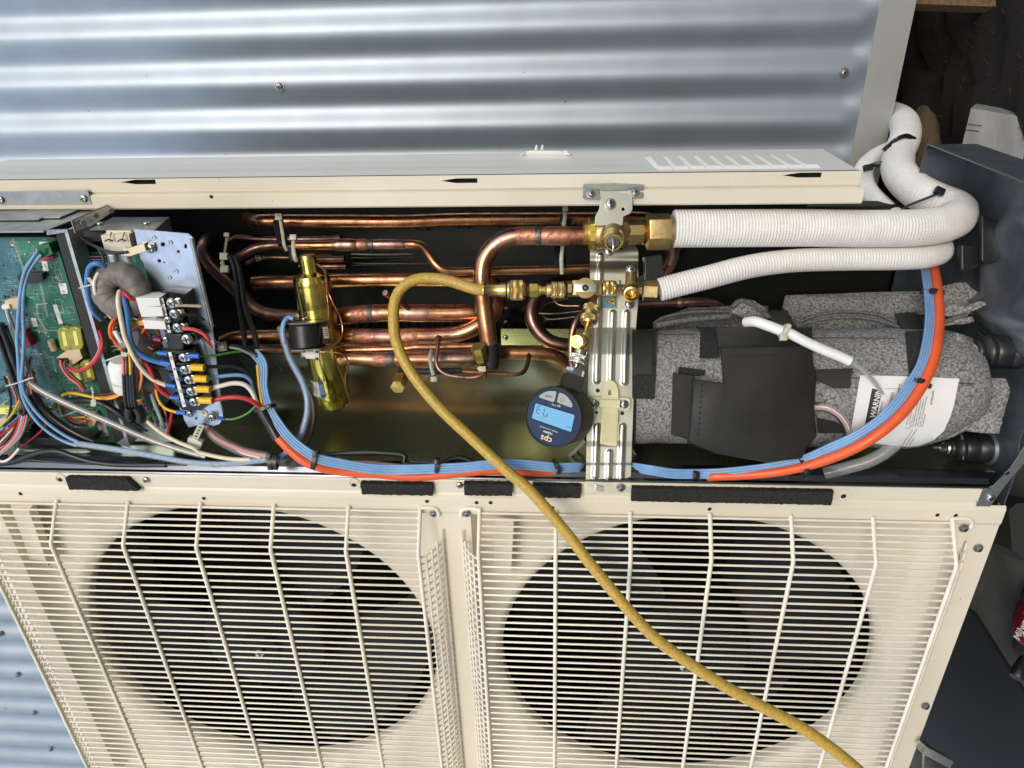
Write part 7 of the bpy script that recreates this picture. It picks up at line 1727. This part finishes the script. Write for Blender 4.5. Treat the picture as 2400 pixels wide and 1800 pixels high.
W('upper orange wire into the middle push connector', 'a', [(1310, 1352, 6), (1370, 1342, 4), (1430, 1340, 4)], 5, 'orangew', G2); W('lower orange wire into the middle push connector', 'a', [(1310, 1375, 6), (1370, 1366, 4), (1430, 1362, 4)], 6, 'orangew', G2)
W('dark red wire into the middle push connector', 'a', [(1320, 1385, 8), (1380, 1410, 6), (1450, 1425, 5), (1510, 1418, 5)], 5, 'red', G2); W('upper yellow wire into the bottom push connector', 'a', [(1330, 1462, 6), (1400, 1458, 4), (1465, 1460, 4)], 7, 'yel', G2); W('lower yellow wire into the bottom push connector', 'a', [(1335, 1486, 6), (1400, 1482, 4), (1470, 1484, 4)], 6, 'yel', G2)
W('orange wire looping left of the cream wire', 'a', [(1220, 1400, 16), (1160, 1450, 8), (1125, 1520, 4), (1140, 1620, 4)], 8, 'orangew', None, cont=[('b', [(1160, 60, 6), (1200, 130, 8), (1250, 175, 10)])]); W('second orange wire inside the first loop', 'a', [(1225, 1420, 18), (1180, 1470, 12), (1160, 1540, 10), (1180, 1640, 10)], 6, 'orangew')
W('thick blue wire arching left of the toroid', 'a', [(1095, 915, 16), (1040, 872, 10), (970, 862, 8), (915, 900, 8), (892, 1000, 8), (893, 1120, 10), (915, 1250, 14), (960, 1360, 20), (1035, 1435, 28)], 11, 'bluewire'); W('ivory wire hugging the left side of the toroid', 'a', [(1010, 960, 10), (968, 1040, 4), (970, 1140, 2), (1005, 1240, 4), (1070, 1340, 10), (1140, 1415, 18)], 8, 'whitew')
W('grey brown wire under the toroid', 'a', [(1190, 1370, 14), (1160, 1420, 16), (1130, 1480, 20)], 6, 'brownw')
W('black wire with clear sleeve reaching the ceramic sleeve', 'a', [(825, 605, 50), (900, 650, 44), (1000, 700, 36), (1100, 735, 30), (1200, 752, 24), (1310, 745, 20)], 6.5, 'blackw'); W('thin black wire dropping to the toroid', 'a', [(985, 690, 44), (1030, 750, 42), (1060, 820, 40), (1065, 890, 36)], 5, 'blackw')
for i, (y0, m_) in enumerate(((600, 'dark'), (770, 'blackw'), (800, 'blackw'))): W(('upper', 'middle', 'lower')[i] + ' dark cable in the shade above the rear board', 'a', [(700, y0 + 30, 85), (850, y0 + 20, 90), (1100, y0 + 25, 92)], 8, 'blackw', 'dark cables above the rear board')
# blue signal pair
G3 = 'blue signal pair crossing the circuit board'
W('left blue signal wire crossing the circuit board', 'a', [(385, 742, 44), (320, 830, 38), (265, 920, 34), (225, 1060, 30), (200, 1250, 26), (185, 1450, 24), (175, 1640, 22)], 8.3, 'blue', G3, cont=[('b', [(178, 120, 20), (190, 300, 18), (200, 480, 16), (230, 640, 14), (290, 780, 12), (400, 930, 10), (540, 1045, 9), (680, 1120, 8), (790, 1155, 7)])])
W('right blue signal wire crossing the circuit board', 'a', [(425, 770, 44), (360, 850, 40), (300, 940, 36), (260, 1060, 32), (240, 1200, 28), (236, 1400, 26), (244, 1560, 24)], 8.3, 'blue', G3, cont=[('b', [(244, 60, 22), (238, 220, 20), (228, 360, 18), (222, 480, 16), (245, 600, 14), (320, 740, 12), (430, 870, 11), (560, 980, 10), (700, 1070, 9), (800, 1115, 8)])])
W('clear tube round the blue signal pair along the bezel', 'b', [(765, 1130, 8), (900, 1150, 7), (1200, 1195, 7), (1600, 1265, 7), (1900, 1320, 7), (2183, 1345, 7)], 17, 'clear', None, name='clear_tube', cont=[('d', [(200, 1345, 7), (400, 1340, 7), (600, 1320, 7), (800, 1292, 8)])], seg=18)
for dy, m_, l_ in ((-14, 'blue', 'upper blue wire inside the clear tube along the bezel'), (12, 'blue', 'lower blue wire inside the clear tube along the bezel'), (0, 'greyw', 'grey wire inside the clear tube along the bezel')):
    W(l_, 'b', [(770, 1130 + dy, 8), (1200, 1195 + dy, 7), (1600, 1265 + dy, 7), (1900, 1320 + dy, 7), (2183, 1345 + dy, 7)], 6.5, m_, 'wires inside the clear tube along the bezel', cont=[('d', [(400, 1340 + dy, 7), (800, 1292 + dy, 8)])])
W('thick clear tube slanting across the lower half of the board', 'b', [(270, 500, 22), (400, 580, 18), (600, 685, 14), (900, 820, 12), (1200, 950, 10), (1500, 1080, 9), (1800, 1180, 8), (2045, 1245, 8)], 17.5, 'clear', None, name='clear_tube', seg=18)
for dy, m_, l_ in ((-16, 'greyw', 'grey wire inside the slanting clear tube'), (14, 'brownw', 'brown wire inside the slanting clear tube'), (0, 'whitew', 'white wire inside the slanting clear tube')):
    W(l_, 'b', [(200, 430 + dy, 26), (400, 580 + dy, 18), (600, 685 + dy, 14), (900, 820 + dy, 12), (1200, 950 + dy, 10), (1500, 1080 + dy, 9), (1800, 1185 + dy, 8), (2100, 1270 + dy, 8)], 6, m_, 'wires inside the slanting clear tube')
G4 = 'black sleeved cables on the left of the board'
W('outer black sleeved cable at the left edge of the board', 'b', [(-60, -60, 24), (20, 140, 24), (90, 340, 22), (160, 520, 20), (230, 680, 18), (262, 790, 16), (235, 830, 14), (205, 790, 14)], 13, 'blackw', G4)
W('second black sleeved cable beside the left edge cable', 'b', [(0, -100, 26), (60, 60, 26), (130, 240, 24), (180, 400, 22), (215, 520, 20)], 14, 'black', G4)
W('thin black wire left of the blue signal pair', 'b', [(60, -80, 30), (120, 80, 28), (170, 260, 26)], 6, 'blackw', G4)
W('upper thick black sleeve slanting below the blue pair', 'b', [(340, 620, 26), (430, 760, 22), (560, 880, 20), (700, 980, 18), (850, 1060, 16), (970, 1110, 16)], 15, 'black', G4); W('lower thick black sleeve slanting below the blue pair', 'b', [(300, 640, 24), (380, 800, 20), (500, 920, 18), (640, 1020, 16), (780, 1090, 14), (900, 1140, 14)], 13, 'blackw', G4)
W('long black sleeve crossing behind the yellow wire', 'b', [(680, 700, 34), (900, 690, 32), (1080, 740, 30), (1250, 850, 28), (1350, 930, 28)], 17, 'black', G4)
W('black cable lying on the bezel at the far left', 'b', [(-60, 1345, 6), (120, 1320, 6), (300, 1255, 8), (450, 1215, 10), (600, 1212, 10), (750, 1262, 10), (900, 1310, 9), (1150, 1345, 8), (1700, 1352, 8)], 13, 'blackw', G4); W('thin black cable below it on the bezel', 'b', [(60, 1310, 8), (300, 1300, 8), (520, 1318, 8), (900, 1340, 8), (1900, 1350, 8)], 6, 'blackw', G4)
W('beige grey cable from the white plug down the board', 'r', [(130, 330, 40), (150, 430, 38), (220, 620, 36), (290, 800, 34), (370, 1050, 30), (440, 1200, 28), (520, 1480, 26)], 8, 'greyw'); W('white wire beside the beige grey cable', 'r', [(105, 330, 42), (130, 450, 40), (200, 640, 38), (280, 830, 36)], 5, 'whitew')
G5 = 'bundle of coloured wires at the lower left corner'
for k_, (m_, nm) in enumerate((('red', 'red'), ('greyc', 'lilac'), ('redlt', 'orange red'), ('greyw', 'dark grey'))):
    o_ = k_ * 26; W(nm + ' wire of the bundle at the lower left corner', 'b', [(215 + o_ * .9, 820, 20), (195 + o_ * .9, 930, 16), (140 + o_ * .9, 1060, 12), (60 + o_ * .7, 1160, 10), (-40 + o_ * .5, 1250, 8)], 6.5 if k_ != 1 else 8, m_, G5)
W('white wire curling at the very left of the bezel', 'b', [(-40, 1300, 6), (30, 1318, 4), (90, 1296, 4), (150, 1240, 6), (200, 1180, 8)], 7, 'whitew')
# connector leads
W('coral wire leaving the beige connector', 'r', [(1068, 1240, 44), (1085, 1330, 40), (1140, 1440, 38), (1260, 1580, 36), (1380, 1659, 34)], 7, 'redlt', None, cont=[('s', [(1480, 280, 34)])]); W('brown wire leaving the beige connector', 'r', [(1165, 1240, 44), (1140, 1320, 40), (1200, 1430, 38), (1330, 1560, 36), (1430, 1640, 35)], 7.5, 'brownw', None, cont=[('s', [(1500, 250, 34)])])
W('red wire looping from the connector over the tray rim', 'r', [(1195, 1350, 42), (1250, 1400, 34), (1380, 1425, 28), (1520, 1390, 24), (1660, 1280, 24), (1760, 1130, 26), (1810, 960, 30), (1790, 800, 36), (1720, 680, 44)], 8, 'red'); W('white wire inside the red loop', 'r', [(1180, 1400, 44), (1280, 1430, 36), (1420, 1405, 30), (1560, 1330, 28), (1690, 1180, 30), (1760, 1010, 34), (1750, 850, 40)], 5.5, 'pink')
W('yellow wire sweeping under the fuse covers', 'b', [(640, 640, 40), (680, 622, 36), (780, 622, 32), (900, 648, 30), (1030, 672, 28), (1140, 668, 26), (1260, 620, 24)], 7.5, 'yel'); W('orange wire under the yellow wire', 'b', [(880, 640, 36), (960, 655, 34), (1080, 658, 30), (1200, 635, 28), (1262, 615, 26)], 6, 'orangew'); W('brown wire above the yellow wire', 'b', [(980, 640, 38), (1100, 628, 34), (1240, 600, 30)], 6, 'brownw')
W('grey wire arching over the lower board', 's', [(780, 590, 44), (880, 650, 40), (1000, 705, 38), (1150, 705, 36), (1300, 650, 36), (1420, 600, 36)], 6, 'greyw')
for L, m_, d_, nm in (([(1040, 480, 44), (1050, 580, 42), (1120, 680, 42), (1280, 735, 42), (1510, 735, 44)], 'yel', 5, 'amber'), ([(1125, 500, 44), (1140, 640, 42), (1210, 750, 40), (1330, 810, 40), (1530, 805, 42)], 'redlt', 7, 'red'), ([(1095, 520, 42), (1110, 660, 40), (1190, 790, 38), (1320, 870, 38), (1540, 890, 42)], 'brownw', 7, 'dark brown')):
    W(nm + ' wire curving into the tan connector', 's', L, d_, m_, 'wires curving into the tan connector')
# ferrite in white clip with black leads
fe = thing('ferrite_clip', 'white clip-on ferrite core with black and orange leads through it', 'ferrite', PW(*q('b', 1300, 600), 30))
a_ = PW(*q('b', 1270, 300), 26); c_ = PW(*q('b', 1330, 560), 26); Mf, Lf = axis_mb(a_, c_)
mb = MB(); mb.lathe([(.014, -.004), (.0175, 0), (.019, .004), (.019, Lf * .45), (.0184, Lf * .46), (.0184, Lf * .52), (.019, Lf * .53), (.019, Lf), (.0165, Lf + .003)], 28, Mf); mb.build('shell', M['white'], fe, ang=40)
mb = MB(); mb.lathe([(.0192, Lf * .62), (.0199, Lf * .66), (.0192, Lf * .70)], 28, Mf, cap=False); mb.build('strap', M['nylon'], fe)
for k_, (x0, m_) in enumerate(((1268, 'redlt'), (1305, 'blackw'), (1335, 'yel'), (1362, 'blackw'))):
    cable(None, PWl('b', [(x0 - 20, 150, 20), (x0 - 5, 260, 8), (x0, 360, 2), (x0 + 2, 435, 2)]), 6.5, 880, m_, parent=fe, name='lead'); cable(None, PWl('b', [(x0, 425, 2), (x0 + 6, 560, 4), (x0 + 14, 680, 8), (x0 + 26, 750, 10)]), 9, 880, 'black', parent=fe, name='heat_shrink')
for k_, (o_, m_) in enumerate(((0, 'orangew'), (22, 'yel'), (44, 'orangew'), (66, 'brownw'))): cable(None, PWl('b', [(1400 + o_ * .5, 330, 14), (1445 + o_ * .3, 420, 8), (1440 + o_ * .2, 520, 8), (1400 + o_ * .3, 620, 14)]), 6, 880, m_, parent=fe, name='lead')
for L in ([(1330, 760), (1320, 830), (1350, 890)], [(1400, 760), (1440, 830), (1440, 900)]): cable(None, PWl('b', L, 12), 22, 890, 'black', parent=fe, name='boot', seg=16)
for k_, (x, y, r_) in enumerate(((1490, 150, .0185), (1590, 480, .0175))):
    mb = MB(); Mx_ = frame(PW(*q('b', x, y), 44), dir_unit(-.55, .9, -.9)); mb.lathe([(r_ * .97, -.024), (r_, -.02), (r_, .018), (r_ * .9, .022)], 32, Mx_)
    tag(mb.build('brown_capacitor', M['toroid']), ('upper', 'lower')[k_] + ' dark brown round component between the wires and the terminal blocks', 'capacitor', 'dark brown round components')
cable('cream cable with printed marks running down to the bezel', PWl('b', [(1475, 870, 16), (1560, 950, 14), (1680, 1040, 12), (1830, 1120, 10), (2000, 1190, 8)]) + PWl('d', [(60, 1215, 8), (200, 1255, 8), (400, 1290, 8), (600, 1300, 8)]), 10, 900, 'cream_w', None, 'wire', 'wire')
cable('grey wire hanging below the ferrite, left one', PWl('b', [(1470, 590, 30), (1490, 700, 26), (1560, 830, 24), (1620, 960, 24)]), 7, 900, 'greyw', 'wires hanging under the terminal blocks', 'wire', 'wire'); cable('lilac wire hanging under the terminal blocks', PWl('b', [(1550, 620, 30), (1590, 740, 26), (1640, 860, 24), (1680, 980, 24)]), 10, 900, 'greyc', 'wires hanging under the terminal blocks', 'wire', 'wire'); cable('red wire hanging under the terminal blocks', PWl('b', [(1760, 820, 30), (1745, 920, 28), (1720, 1030, 28)]), 8, 900, 'red', 'wires hanging under the terminal blocks', 'wire', 'wire')
cable('yellow green earth wire down to the bottom screw', PWl('b', [(1595, 580, 26), (1620, 680, 20), (1690, 770, 12), (1810, 815, 6)]), 7, 900, 'yel', None, 'wire', 'wire')
cable('green earth wire arching at the top of the lower block', PWl('b', [(1575, 245, 24), (1590, 210, 16), (1630, 200, 10)]), 6, 900, 'grn', None, 'wire', 'wire')
cable('pink wire in a wide clear sleeve leaving below the bracket plate', P_('d', [(150, 950, 935), (215, 1050, 932), (330, 1120, 928), (480, 1185, 922), (640, 1235, 915), (790, 1262, 905)]), 11, 920, 'pink', None, 'wire', 'wire'); cable('cream wire beside the pink wire below the bracket plate', P_('d', [(150, 960, 940), (260, 1040, 938), (400, 1150, 932), (520, 1230, 922), (700, 1275, 912)]), 6, 920, 'cream_w', None, 'wire', 'wire')
cable('wide clear sleeve leaving below the bracket plate', P_('d', [(160, 965, 935), (240, 1065, 932), (380, 1150, 928), (560, 1225, 920), (780, 1275, 908)]), 24, 925, 'clear', None, 'clear_sleeve', 'sleeve', 18)
tg = thing('tag_tie', 'white nylon marker tie hanging under the bracket plate', 'cable tie', PW(*q('b', 2000, 1140), 20)); 
bpoly('marker', 'nylon', 'b', [(2030, 930), (2092, 950), (2020, 1110), (1952, 1088)], 18, 1.5, tg); bpoly('foot', 'white', 'b', [(1925, 1085), (1990, 1090), (2060, 1130), (2045, 1185), (1960, 1180), (1912, 1150)], 16, 8, tg, bev=.0006)
for i in range(5): bpoly('print_line', 'ink', 'b', [(2040 - i * 14, 960 + i * 30), (2062 - i * 14, 966 + i * 30), (2056 - i * 14, 978 + i * 30), (2034 - i * 14, 972 + i * 30)], 17.6, .2, tg)
cp = thing('clear_plug', 'translucent white plug and nylon cap joining the orange wires', 'plug', PW(*q('b', 1250, 160), 20)); bpoly('block', 'clear', 'b', [(1205, 100), (1280, 80), (1305, 140), (1225, 170)], 4, 10, cp, bev=.001); cable(None, PWl('t', [(300, 1020, 6), (350, 1120, 4), (420, 1220, 4)]), 11, 860, 'white', parent=cp, name='nylon_cap')
# beaded release ties
def beads(label, reg, L, w, n, r=.0012, tab=None):
    t = thing('beaded_tie', label, 'cable tie', PW(*q(reg, *L[0]), w), 'white beaded ties'); S = spline(PWl(reg, L, w), .002); mb = MB()
    for i in range(n):
        p = S[int(i * (len(S) - 1) / (n - 1))]; mb.lathe([(r * .35, -r), (r * .85, -r * .5), (r, 0), (r * .85, r * .5), (r * .35, r)], 8, frame(p, TOWARD))
    b_ = mb.build('bead', M['white'], t); b_['kind'] = 'stuff'; tube('thread', M['white'], S, 2.0, 870, t, 6, raw=True)
    if tab: bpoly('tab', 'nylon', tab[0], tab[1], w - 1, 1.2, t, bev=.0003)
beads('beaded tie left of the toroid', 'a', [(812, 1115), (860, 1100), (910, 1088), (950, 1075)], 4, 10, tab=('a', [(885, 1015), (915, 1008), (962, 1060), (955, 1090), (930, 1075)]))
beads('beaded tie crossing the leads above the ferrite clip', 'b', [(1088, 285), (1170, 255), (1260, 225), (1330, 205), (1385, 175)], -4, 22, .0013, tab=('b', [(1235, 200), (1290, 205), (1300, 240), (1260, 245)]))
beads('beaded tie round the blue signal pair', 'b', [(60, 545), (140, 525), (220, 500), (300, 470), (335, 460)], 6, 20)
beads('beaded tie hanging over the yellow wire', 's', [(1620, 215), (1640, 260), (1645, 330), (1655, 420)], 14, 11, .0014, tab=('s', [(1610, 435), (1685, 430), (1695, 520), (1660, 550), (1600, 540)]))
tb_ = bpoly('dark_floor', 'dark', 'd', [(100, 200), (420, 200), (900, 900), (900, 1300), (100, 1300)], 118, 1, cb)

# extra thin leads that fill the tangle between the board and the terminal blocks
rw_ = random.Random(21)
cols = ['blackw', 'blackw', 'greyw', 'brownw', 'whitew', 'red', 'bluewire', 'orangew', 'yel', 'greyw', 'pink', 'grn']
nms = {'blackw': 'black', 'greyw': 'grey', 'brownw': 'brown', 'whitew': 'white', 'red': 'red', 'bluewire': 'blue', 'orangew': 'orange', 'yel': 'yellow', 'pink': 'pink', 'grn': 'green'}
seen_ = set()
for i in range(26):
    m_ = cols[i % len(cols)]; y0 = 700 + 12 * i + rw_.uniform(-8, 8); x0 = 225 + .22 * (y0 - 700) + rw_.uniform(-10, 30); x1 = 345 + rw_.uniform(-10, 45)
    L = [(x0, y0, 60)] + [(x0 + (x1 - x0) * t + rw_.uniform(-8, 8), y0 + rw_.uniform(-22, 30) * t + 20 * math.sin(3 * t + i), 48 - 18 * t + rw_.uniform(-6, 6)) for t in (.3, .6, .85)] + [(x1 + 10, y0 + rw_.uniform(-10, 40), 36)]
    lv_ = ['above the push connectors', 'level with S3', 'level with S2', 'level with S1', 'behind the fuse holder', 'level with the earth terminal', 'level with terminal N', 'level with L3', 'level with L2', 'level with L1', 'below the terminals'][min(10, max(0, int((y0 - 680) / 28)))]
    if (m_, lv_) in seen_: continue
    seen_.add((m_, lv_))
    cable('thin ' + nms[m_] + ' lead in the tangle right of the board, ' + lv_, PWl('0', L), rw_.uniform(4, 6.5), 880, m_, 'thin leads between the board and the terminal blocks', 'wire', 'wire', 8)
for i in range(14):
    m_ = cols[(i * 5) % len(cols)]; x0 = 10 + i * 5; y0 = 860 + rw_.uniform(-60, 30)
    L = [(x0, y0, 48), (x0 + rw_.uniform(-6, 26), y0 + 60, 40), (x0 + rw_.uniform(-10, 36), y0 + 120, 32), (x0 - rw_.uniform(10, 60), y0 + 185, 22), (x0 - 90, y0 + 225, 14)]
    cable('thin ' + nms[m_] + ' lead in the loose lower left bundle, ' + ['leftmost', 'second', 'third', 'fourth', 'fifth', 'sixth', 'seventh', 'eighth', 'ninth', 'tenth', 'eleventh', 'twelfth', 'thirteenth', 'rightmost'][i] + ' of them', PWl('0', L), rw_.uniform(3.5, 6), 900, m_, 'thin leads in the loose bundle at the lower left', 'wire', 'wire', 8)
# ================================================================= RIGHT HAND SURROUNDINGS
# pale board leaning beyond the base pan
bk = thing('pale_board', 'weathered grey white board standing beyond the base pan', 'board', PZ(2330, 420, 1250))
L = [(2276, 253), (2420, 278), (2420, 470), (2250, 400), (2252, 352)]
vs = [PZ(*p, 1075) for p in L] + [PZ(p[0] + 12, p[1] - 10, 1125) for p in L]; n = len(L)
MB().add(vs, [tuple(range(n)), tuple(range(2 * n - 1, n - 1, -1))] + [(i, (i + 1) % n, n + (i + 1) % n, n + i) for i in range(n)]).build('slab', M['block'], bk, False)
for (x, y) in ((2287, 293), (2280, 306)): cable(None, [PZ(x - 18, y - 2, 1073), PZ(x, y, 1073), PZ(x + 14, y + 2, 1073)], 1.6, 1073, 'ink', parent=bk, name='pencil_mark')
# stone behind the pipes
mb = MB(); c = PZ(2162, 350, 1260); vs = []; fs = []; rs2 = random.Random(3)
for i in range(13):
    for j in range(18):
        th = math.pi * i / 12; ph = 2 * math.pi * j / 18; k_ = 1 + rs2.uniform(-.05, .05)
        vs.append(c + PUP * (.075 * math.cos(th) * k_) + PR * (.028 * math.sin(th) * math.cos(ph) * k_) + TOWARD * (.03 * math.sin(th) * math.sin(ph)))
for i in range(12):
    for j in range(18): fs.append((i * 18 + j, i * 18 + (j + 1) % 18, (i + 1) * 18 + (j + 1) % 18, (i + 1) * 18 + j))
tag(mb.add(vs, fs).build('stone', M['rock']), 'rounded tan stone in the dark behind the white pipes', 'stone')
tag(MB().box(.012, .5, .02, cam_frame(2255, 12, 1150, 88)).build('timber_batten', M['timber']), 'thin brown timber batten at the very top right in the dark', 'batten')
# fine roots and straw in the soil
mb = MB(); rs3 = random.Random(11)
for k in range(70):
    px, py = rs3.uniform(2170, 2400), rs3.uniform(10, 330); z = rs3.uniform(1300, 1600); a = rs3.uniform(0, 6.28); l = rs3.uniform(4, 20)
    g_ = GROUND - 24; P = [PX(px, py, g_), PX(px + l * .5 * math.cos(a) + rs3.uniform(-3, 3), py + l * .5 * math.sin(a), g_), PX(px + l * math.cos(a), py + l * math.sin(a), g_)]
    vs, fs = sweep(P, .0005, 5); mb.add(vs, fs)
o = mb.build('root_fibre', M['fibre']); o['kind'] = 'stuff'
# dark mat on the ground at the right, a steel foot of the unit, and tools lying there
gx_ = GROUND - 14
vs = [PX(*p, gx_) for p in ((2283, 1440), (2440, 1690), (2440, 1850), (2235, 1850), (1900, 1500), (2100, 1300))]
vs += [v - Vector((0, 0, .006)) for v in vs]; n = 6
tag(MB().add(vs, [tuple(range(n)), tuple(range(2 * n - 1, n - 1, -1))] + [(i, (i + 1) % n, n + (i + 1) % n, n + i) for i in range(n)]).build('rubber_mat', M['mat'], None, False), 'smooth dark mat lying on the concrete at the lower right', 'mat')
ft = thing('steel_foot', 'bare steel mounting foot under the lower right corner of the unit', 'foot', PZ(2180, 1780, 1050))
MB().box(.055, .05, .004, cam_frame(2195, 1800, 1060, -30, dir_cam(.5, .5, -.7)), ch=.001).build('plate', M['galv'], ft)
MB().box(.045, .012, .02, cam_frame(2190, 1768, 1050, -28), ch=.001).build('web', M['galv'], ft)
tl = thing('cordless_tool', 'red and black cordless tool cut off by the right edge of the picture', 'power tool', PZ(2430, 1500, 1060))
def blob(name, m, px, py, z, rx, ry, rz, ang, p=2.6):
    Mx_ = cam_frame(px, py, z, ang); s = z / FPX * MM; vs = []; fs = []; A_, B_ = 20, 32
    def sp_(c, e): return math.copysign(abs(c) ** (2 / e), c)
    for i in range(A_ + 1):
        th = -math.pi / 2 + math.pi * i / A_
        for j in range(B_):
            ph = 2 * math.pi * j / B_; vs.append(Mx_ @ Vector((rx * s * sp_(math.cos(th), p) * sp_(math.cos(ph), p), ry * s * sp_(math.sin(th), p), rz * s * sp_(math.cos(th), p) * sp_(math.sin(ph), p))))
    for i in range(A_):
        for j in range(B_): fs.append((i * B_ + j, i * B_ + (j + 1) % B_, (i + 1) * B_ + (j + 1) % B_, (i + 1) * B_ + j))
    return MB().add(vs, fs).build(name, M[m], tl)
blob('red_shell', 'toolred', 2440, 1462, 1040, 52, 66, 50, -14); blob('lower_shell', 'rubber', 2444, 1515, 1046, 56, 50, 50, -14); blob('upper_grip', 'rubber', 2424, 1395, 1045, 22, 30, 25, -20)
mb = MB(); Mx_, L_ = axis_mb(PZ(2406, 1540, 1040), PZ(2380, 1588, 1030)); mb.lathe([(.006, 0), (.009, L_ * .3), (.0085, L_ * .45), (.0095, L_ * .5), (.0095, L_ * .95), (.008, L_)], 20, Mx_); mb.build('nozzle', M['black'], tl)
me = text_mesh('Milwaukee', .0125, M['btn'], .0001, font_shear=.25, bold=.0002); link(me, 'lettering', cam_frame(2399, 1462, 998, 68, dir_cam(-.35, .05, -1)) @ Matrix.Translation((.002, .0, 0)), tl)
mb = MB(); mb.prism([(0, .012), (.0035, .001), (.0012, .001), (.003, -.011), (-.0022, -.001), (.0004, -.001), (-.002, .008)], .0002, cam_frame(2402, 1480, 998, -18, dir_cam(-.3, .05, -1))); mb.build('lightning_mark', M['silk'], tl, False)
bk2 = thing('battery_pack', 'black tool battery pack cut off by the right edge beside the fan panel corner', 'battery', PZ(2400, 1300, 1040))
vs = [PZ(*p) for p in ((2364, 1196, 985), (2382, 1180, 985), (2440, 1176, 985), (2440, 1330, 985), (2388, 1302, 985), (2372, 1288, 985))]; vs += [v - TOWARD * .07 for v in vs]
MB().add(vs, [tuple(range(n)), tuple(range(2 * n - 1, n - 1, -1))] + [(i, (i + 1) % n, n + (i + 1) % n, n + i) for i in range(n)]).build('shell', M['rubber'], bk2, False)

# ================================================================= sub-parts: small pieces belong to the part they sit on
bpy.context.view_layer.update()
RULES = {'air_conditioner': {'fan_panel': ('screw', 'screw_hole', 'screw_boss', 'foam_strip', 'folded_tab'), 'partition': ('partition_flange',), 'coil_block': ('return_bend',)},
         'side_cover': {'top_face': ('louvre',), 'front_fold': ('slot_backing',), 'front_lip': ('screw_hole',)},
         'fan': {'hub': ('hub_nut',)},
         'refrigerant_cylinder': {'label': ('print_line',)}, 'solenoid_coil': {'label': ('print_line',)},
         'valve_bracket': {'ribbed_plate': ('screw', 'hole', 'sticker', 'warning_triangle', 'flame_symbol'), 'foot_tab': ('hook', 'slot')},
         'service_valve': {'spindle_collar': ('spindle', 'lever_pin')},
         'ball_valve': {'disc': ('handle_bar', 'boss', 'square_stem', 'arrow_mark')},
         'vacuum_gauge': {'screen': ('digit', 'battery_mark'), 'face': ('lettering',), 'button': ('power_symbol',)},
         'strap_clamp': {'strap': ('rung',), 'saddle': ('screw',)},
         'circuit_board': {'board': ('silkscreen', 'surface_component', 'sticker', 'lettering', 'print_ring'), 'green_terminal': ('terminal_slot',), 'fuse_cover': ('fuse_body',), 'ceramic_fuse_base': ('fuse_clip',)},
         'control_box': {'top_flange': ('screw',), 'cheek': ('rivet',)},
         'terminal_bracket': {'plate': ('pressed_boss', 'earth_sticker', 'earth_symbol', 'screw')},
         'terminal_block': {'marker_strip': ('lettering', 'earth_symbol'), 'clamp_plate': ('screw',)},
         'warning_label': {'paper': ('black_field', 'lettering', 'rule', 'warning_triangle')},
         'terminal_cover': {'front_panel': ('stitch',)}, 'compressor': {'felt_jacket': ('seam', 'velcro_strap', 'strap_top')},
         'cordless_tool': {'red_shell': ('lettering', 'lightning_mark')}, 'pale_board': {'slab': ('pencil_mark',)}}
def base(n): return n.split('.')[0]
kids = {}
for o in list(bpy.context.scene.objects):
    if o.parent is not None: kids.setdefault(o.parent, []).append(o)
for t in [o for o in bpy.context.scene.objects if o.parent is None and base(o.name) in RULES]:
    for pn, cn in RULES[base(t.name)].items():
        hosts = [k for k in kids.get(t, []) if base(k.name) == pn]
        if not hosts: continue
        for k in kids.get(t, []):
            if base(k.name) in cn and k.parent == t:
                def cen(o): 
                    c = sum((Vector(b) for b in o.bound_box), Vector()) / 8; return WM[o] @ c
                c = cen(k); h = min(hosts, key=lambda h_: (cen(h_) - c).length)
                k.parent = h; k.matrix_basis = WM[h].inverted() @ WM[k]
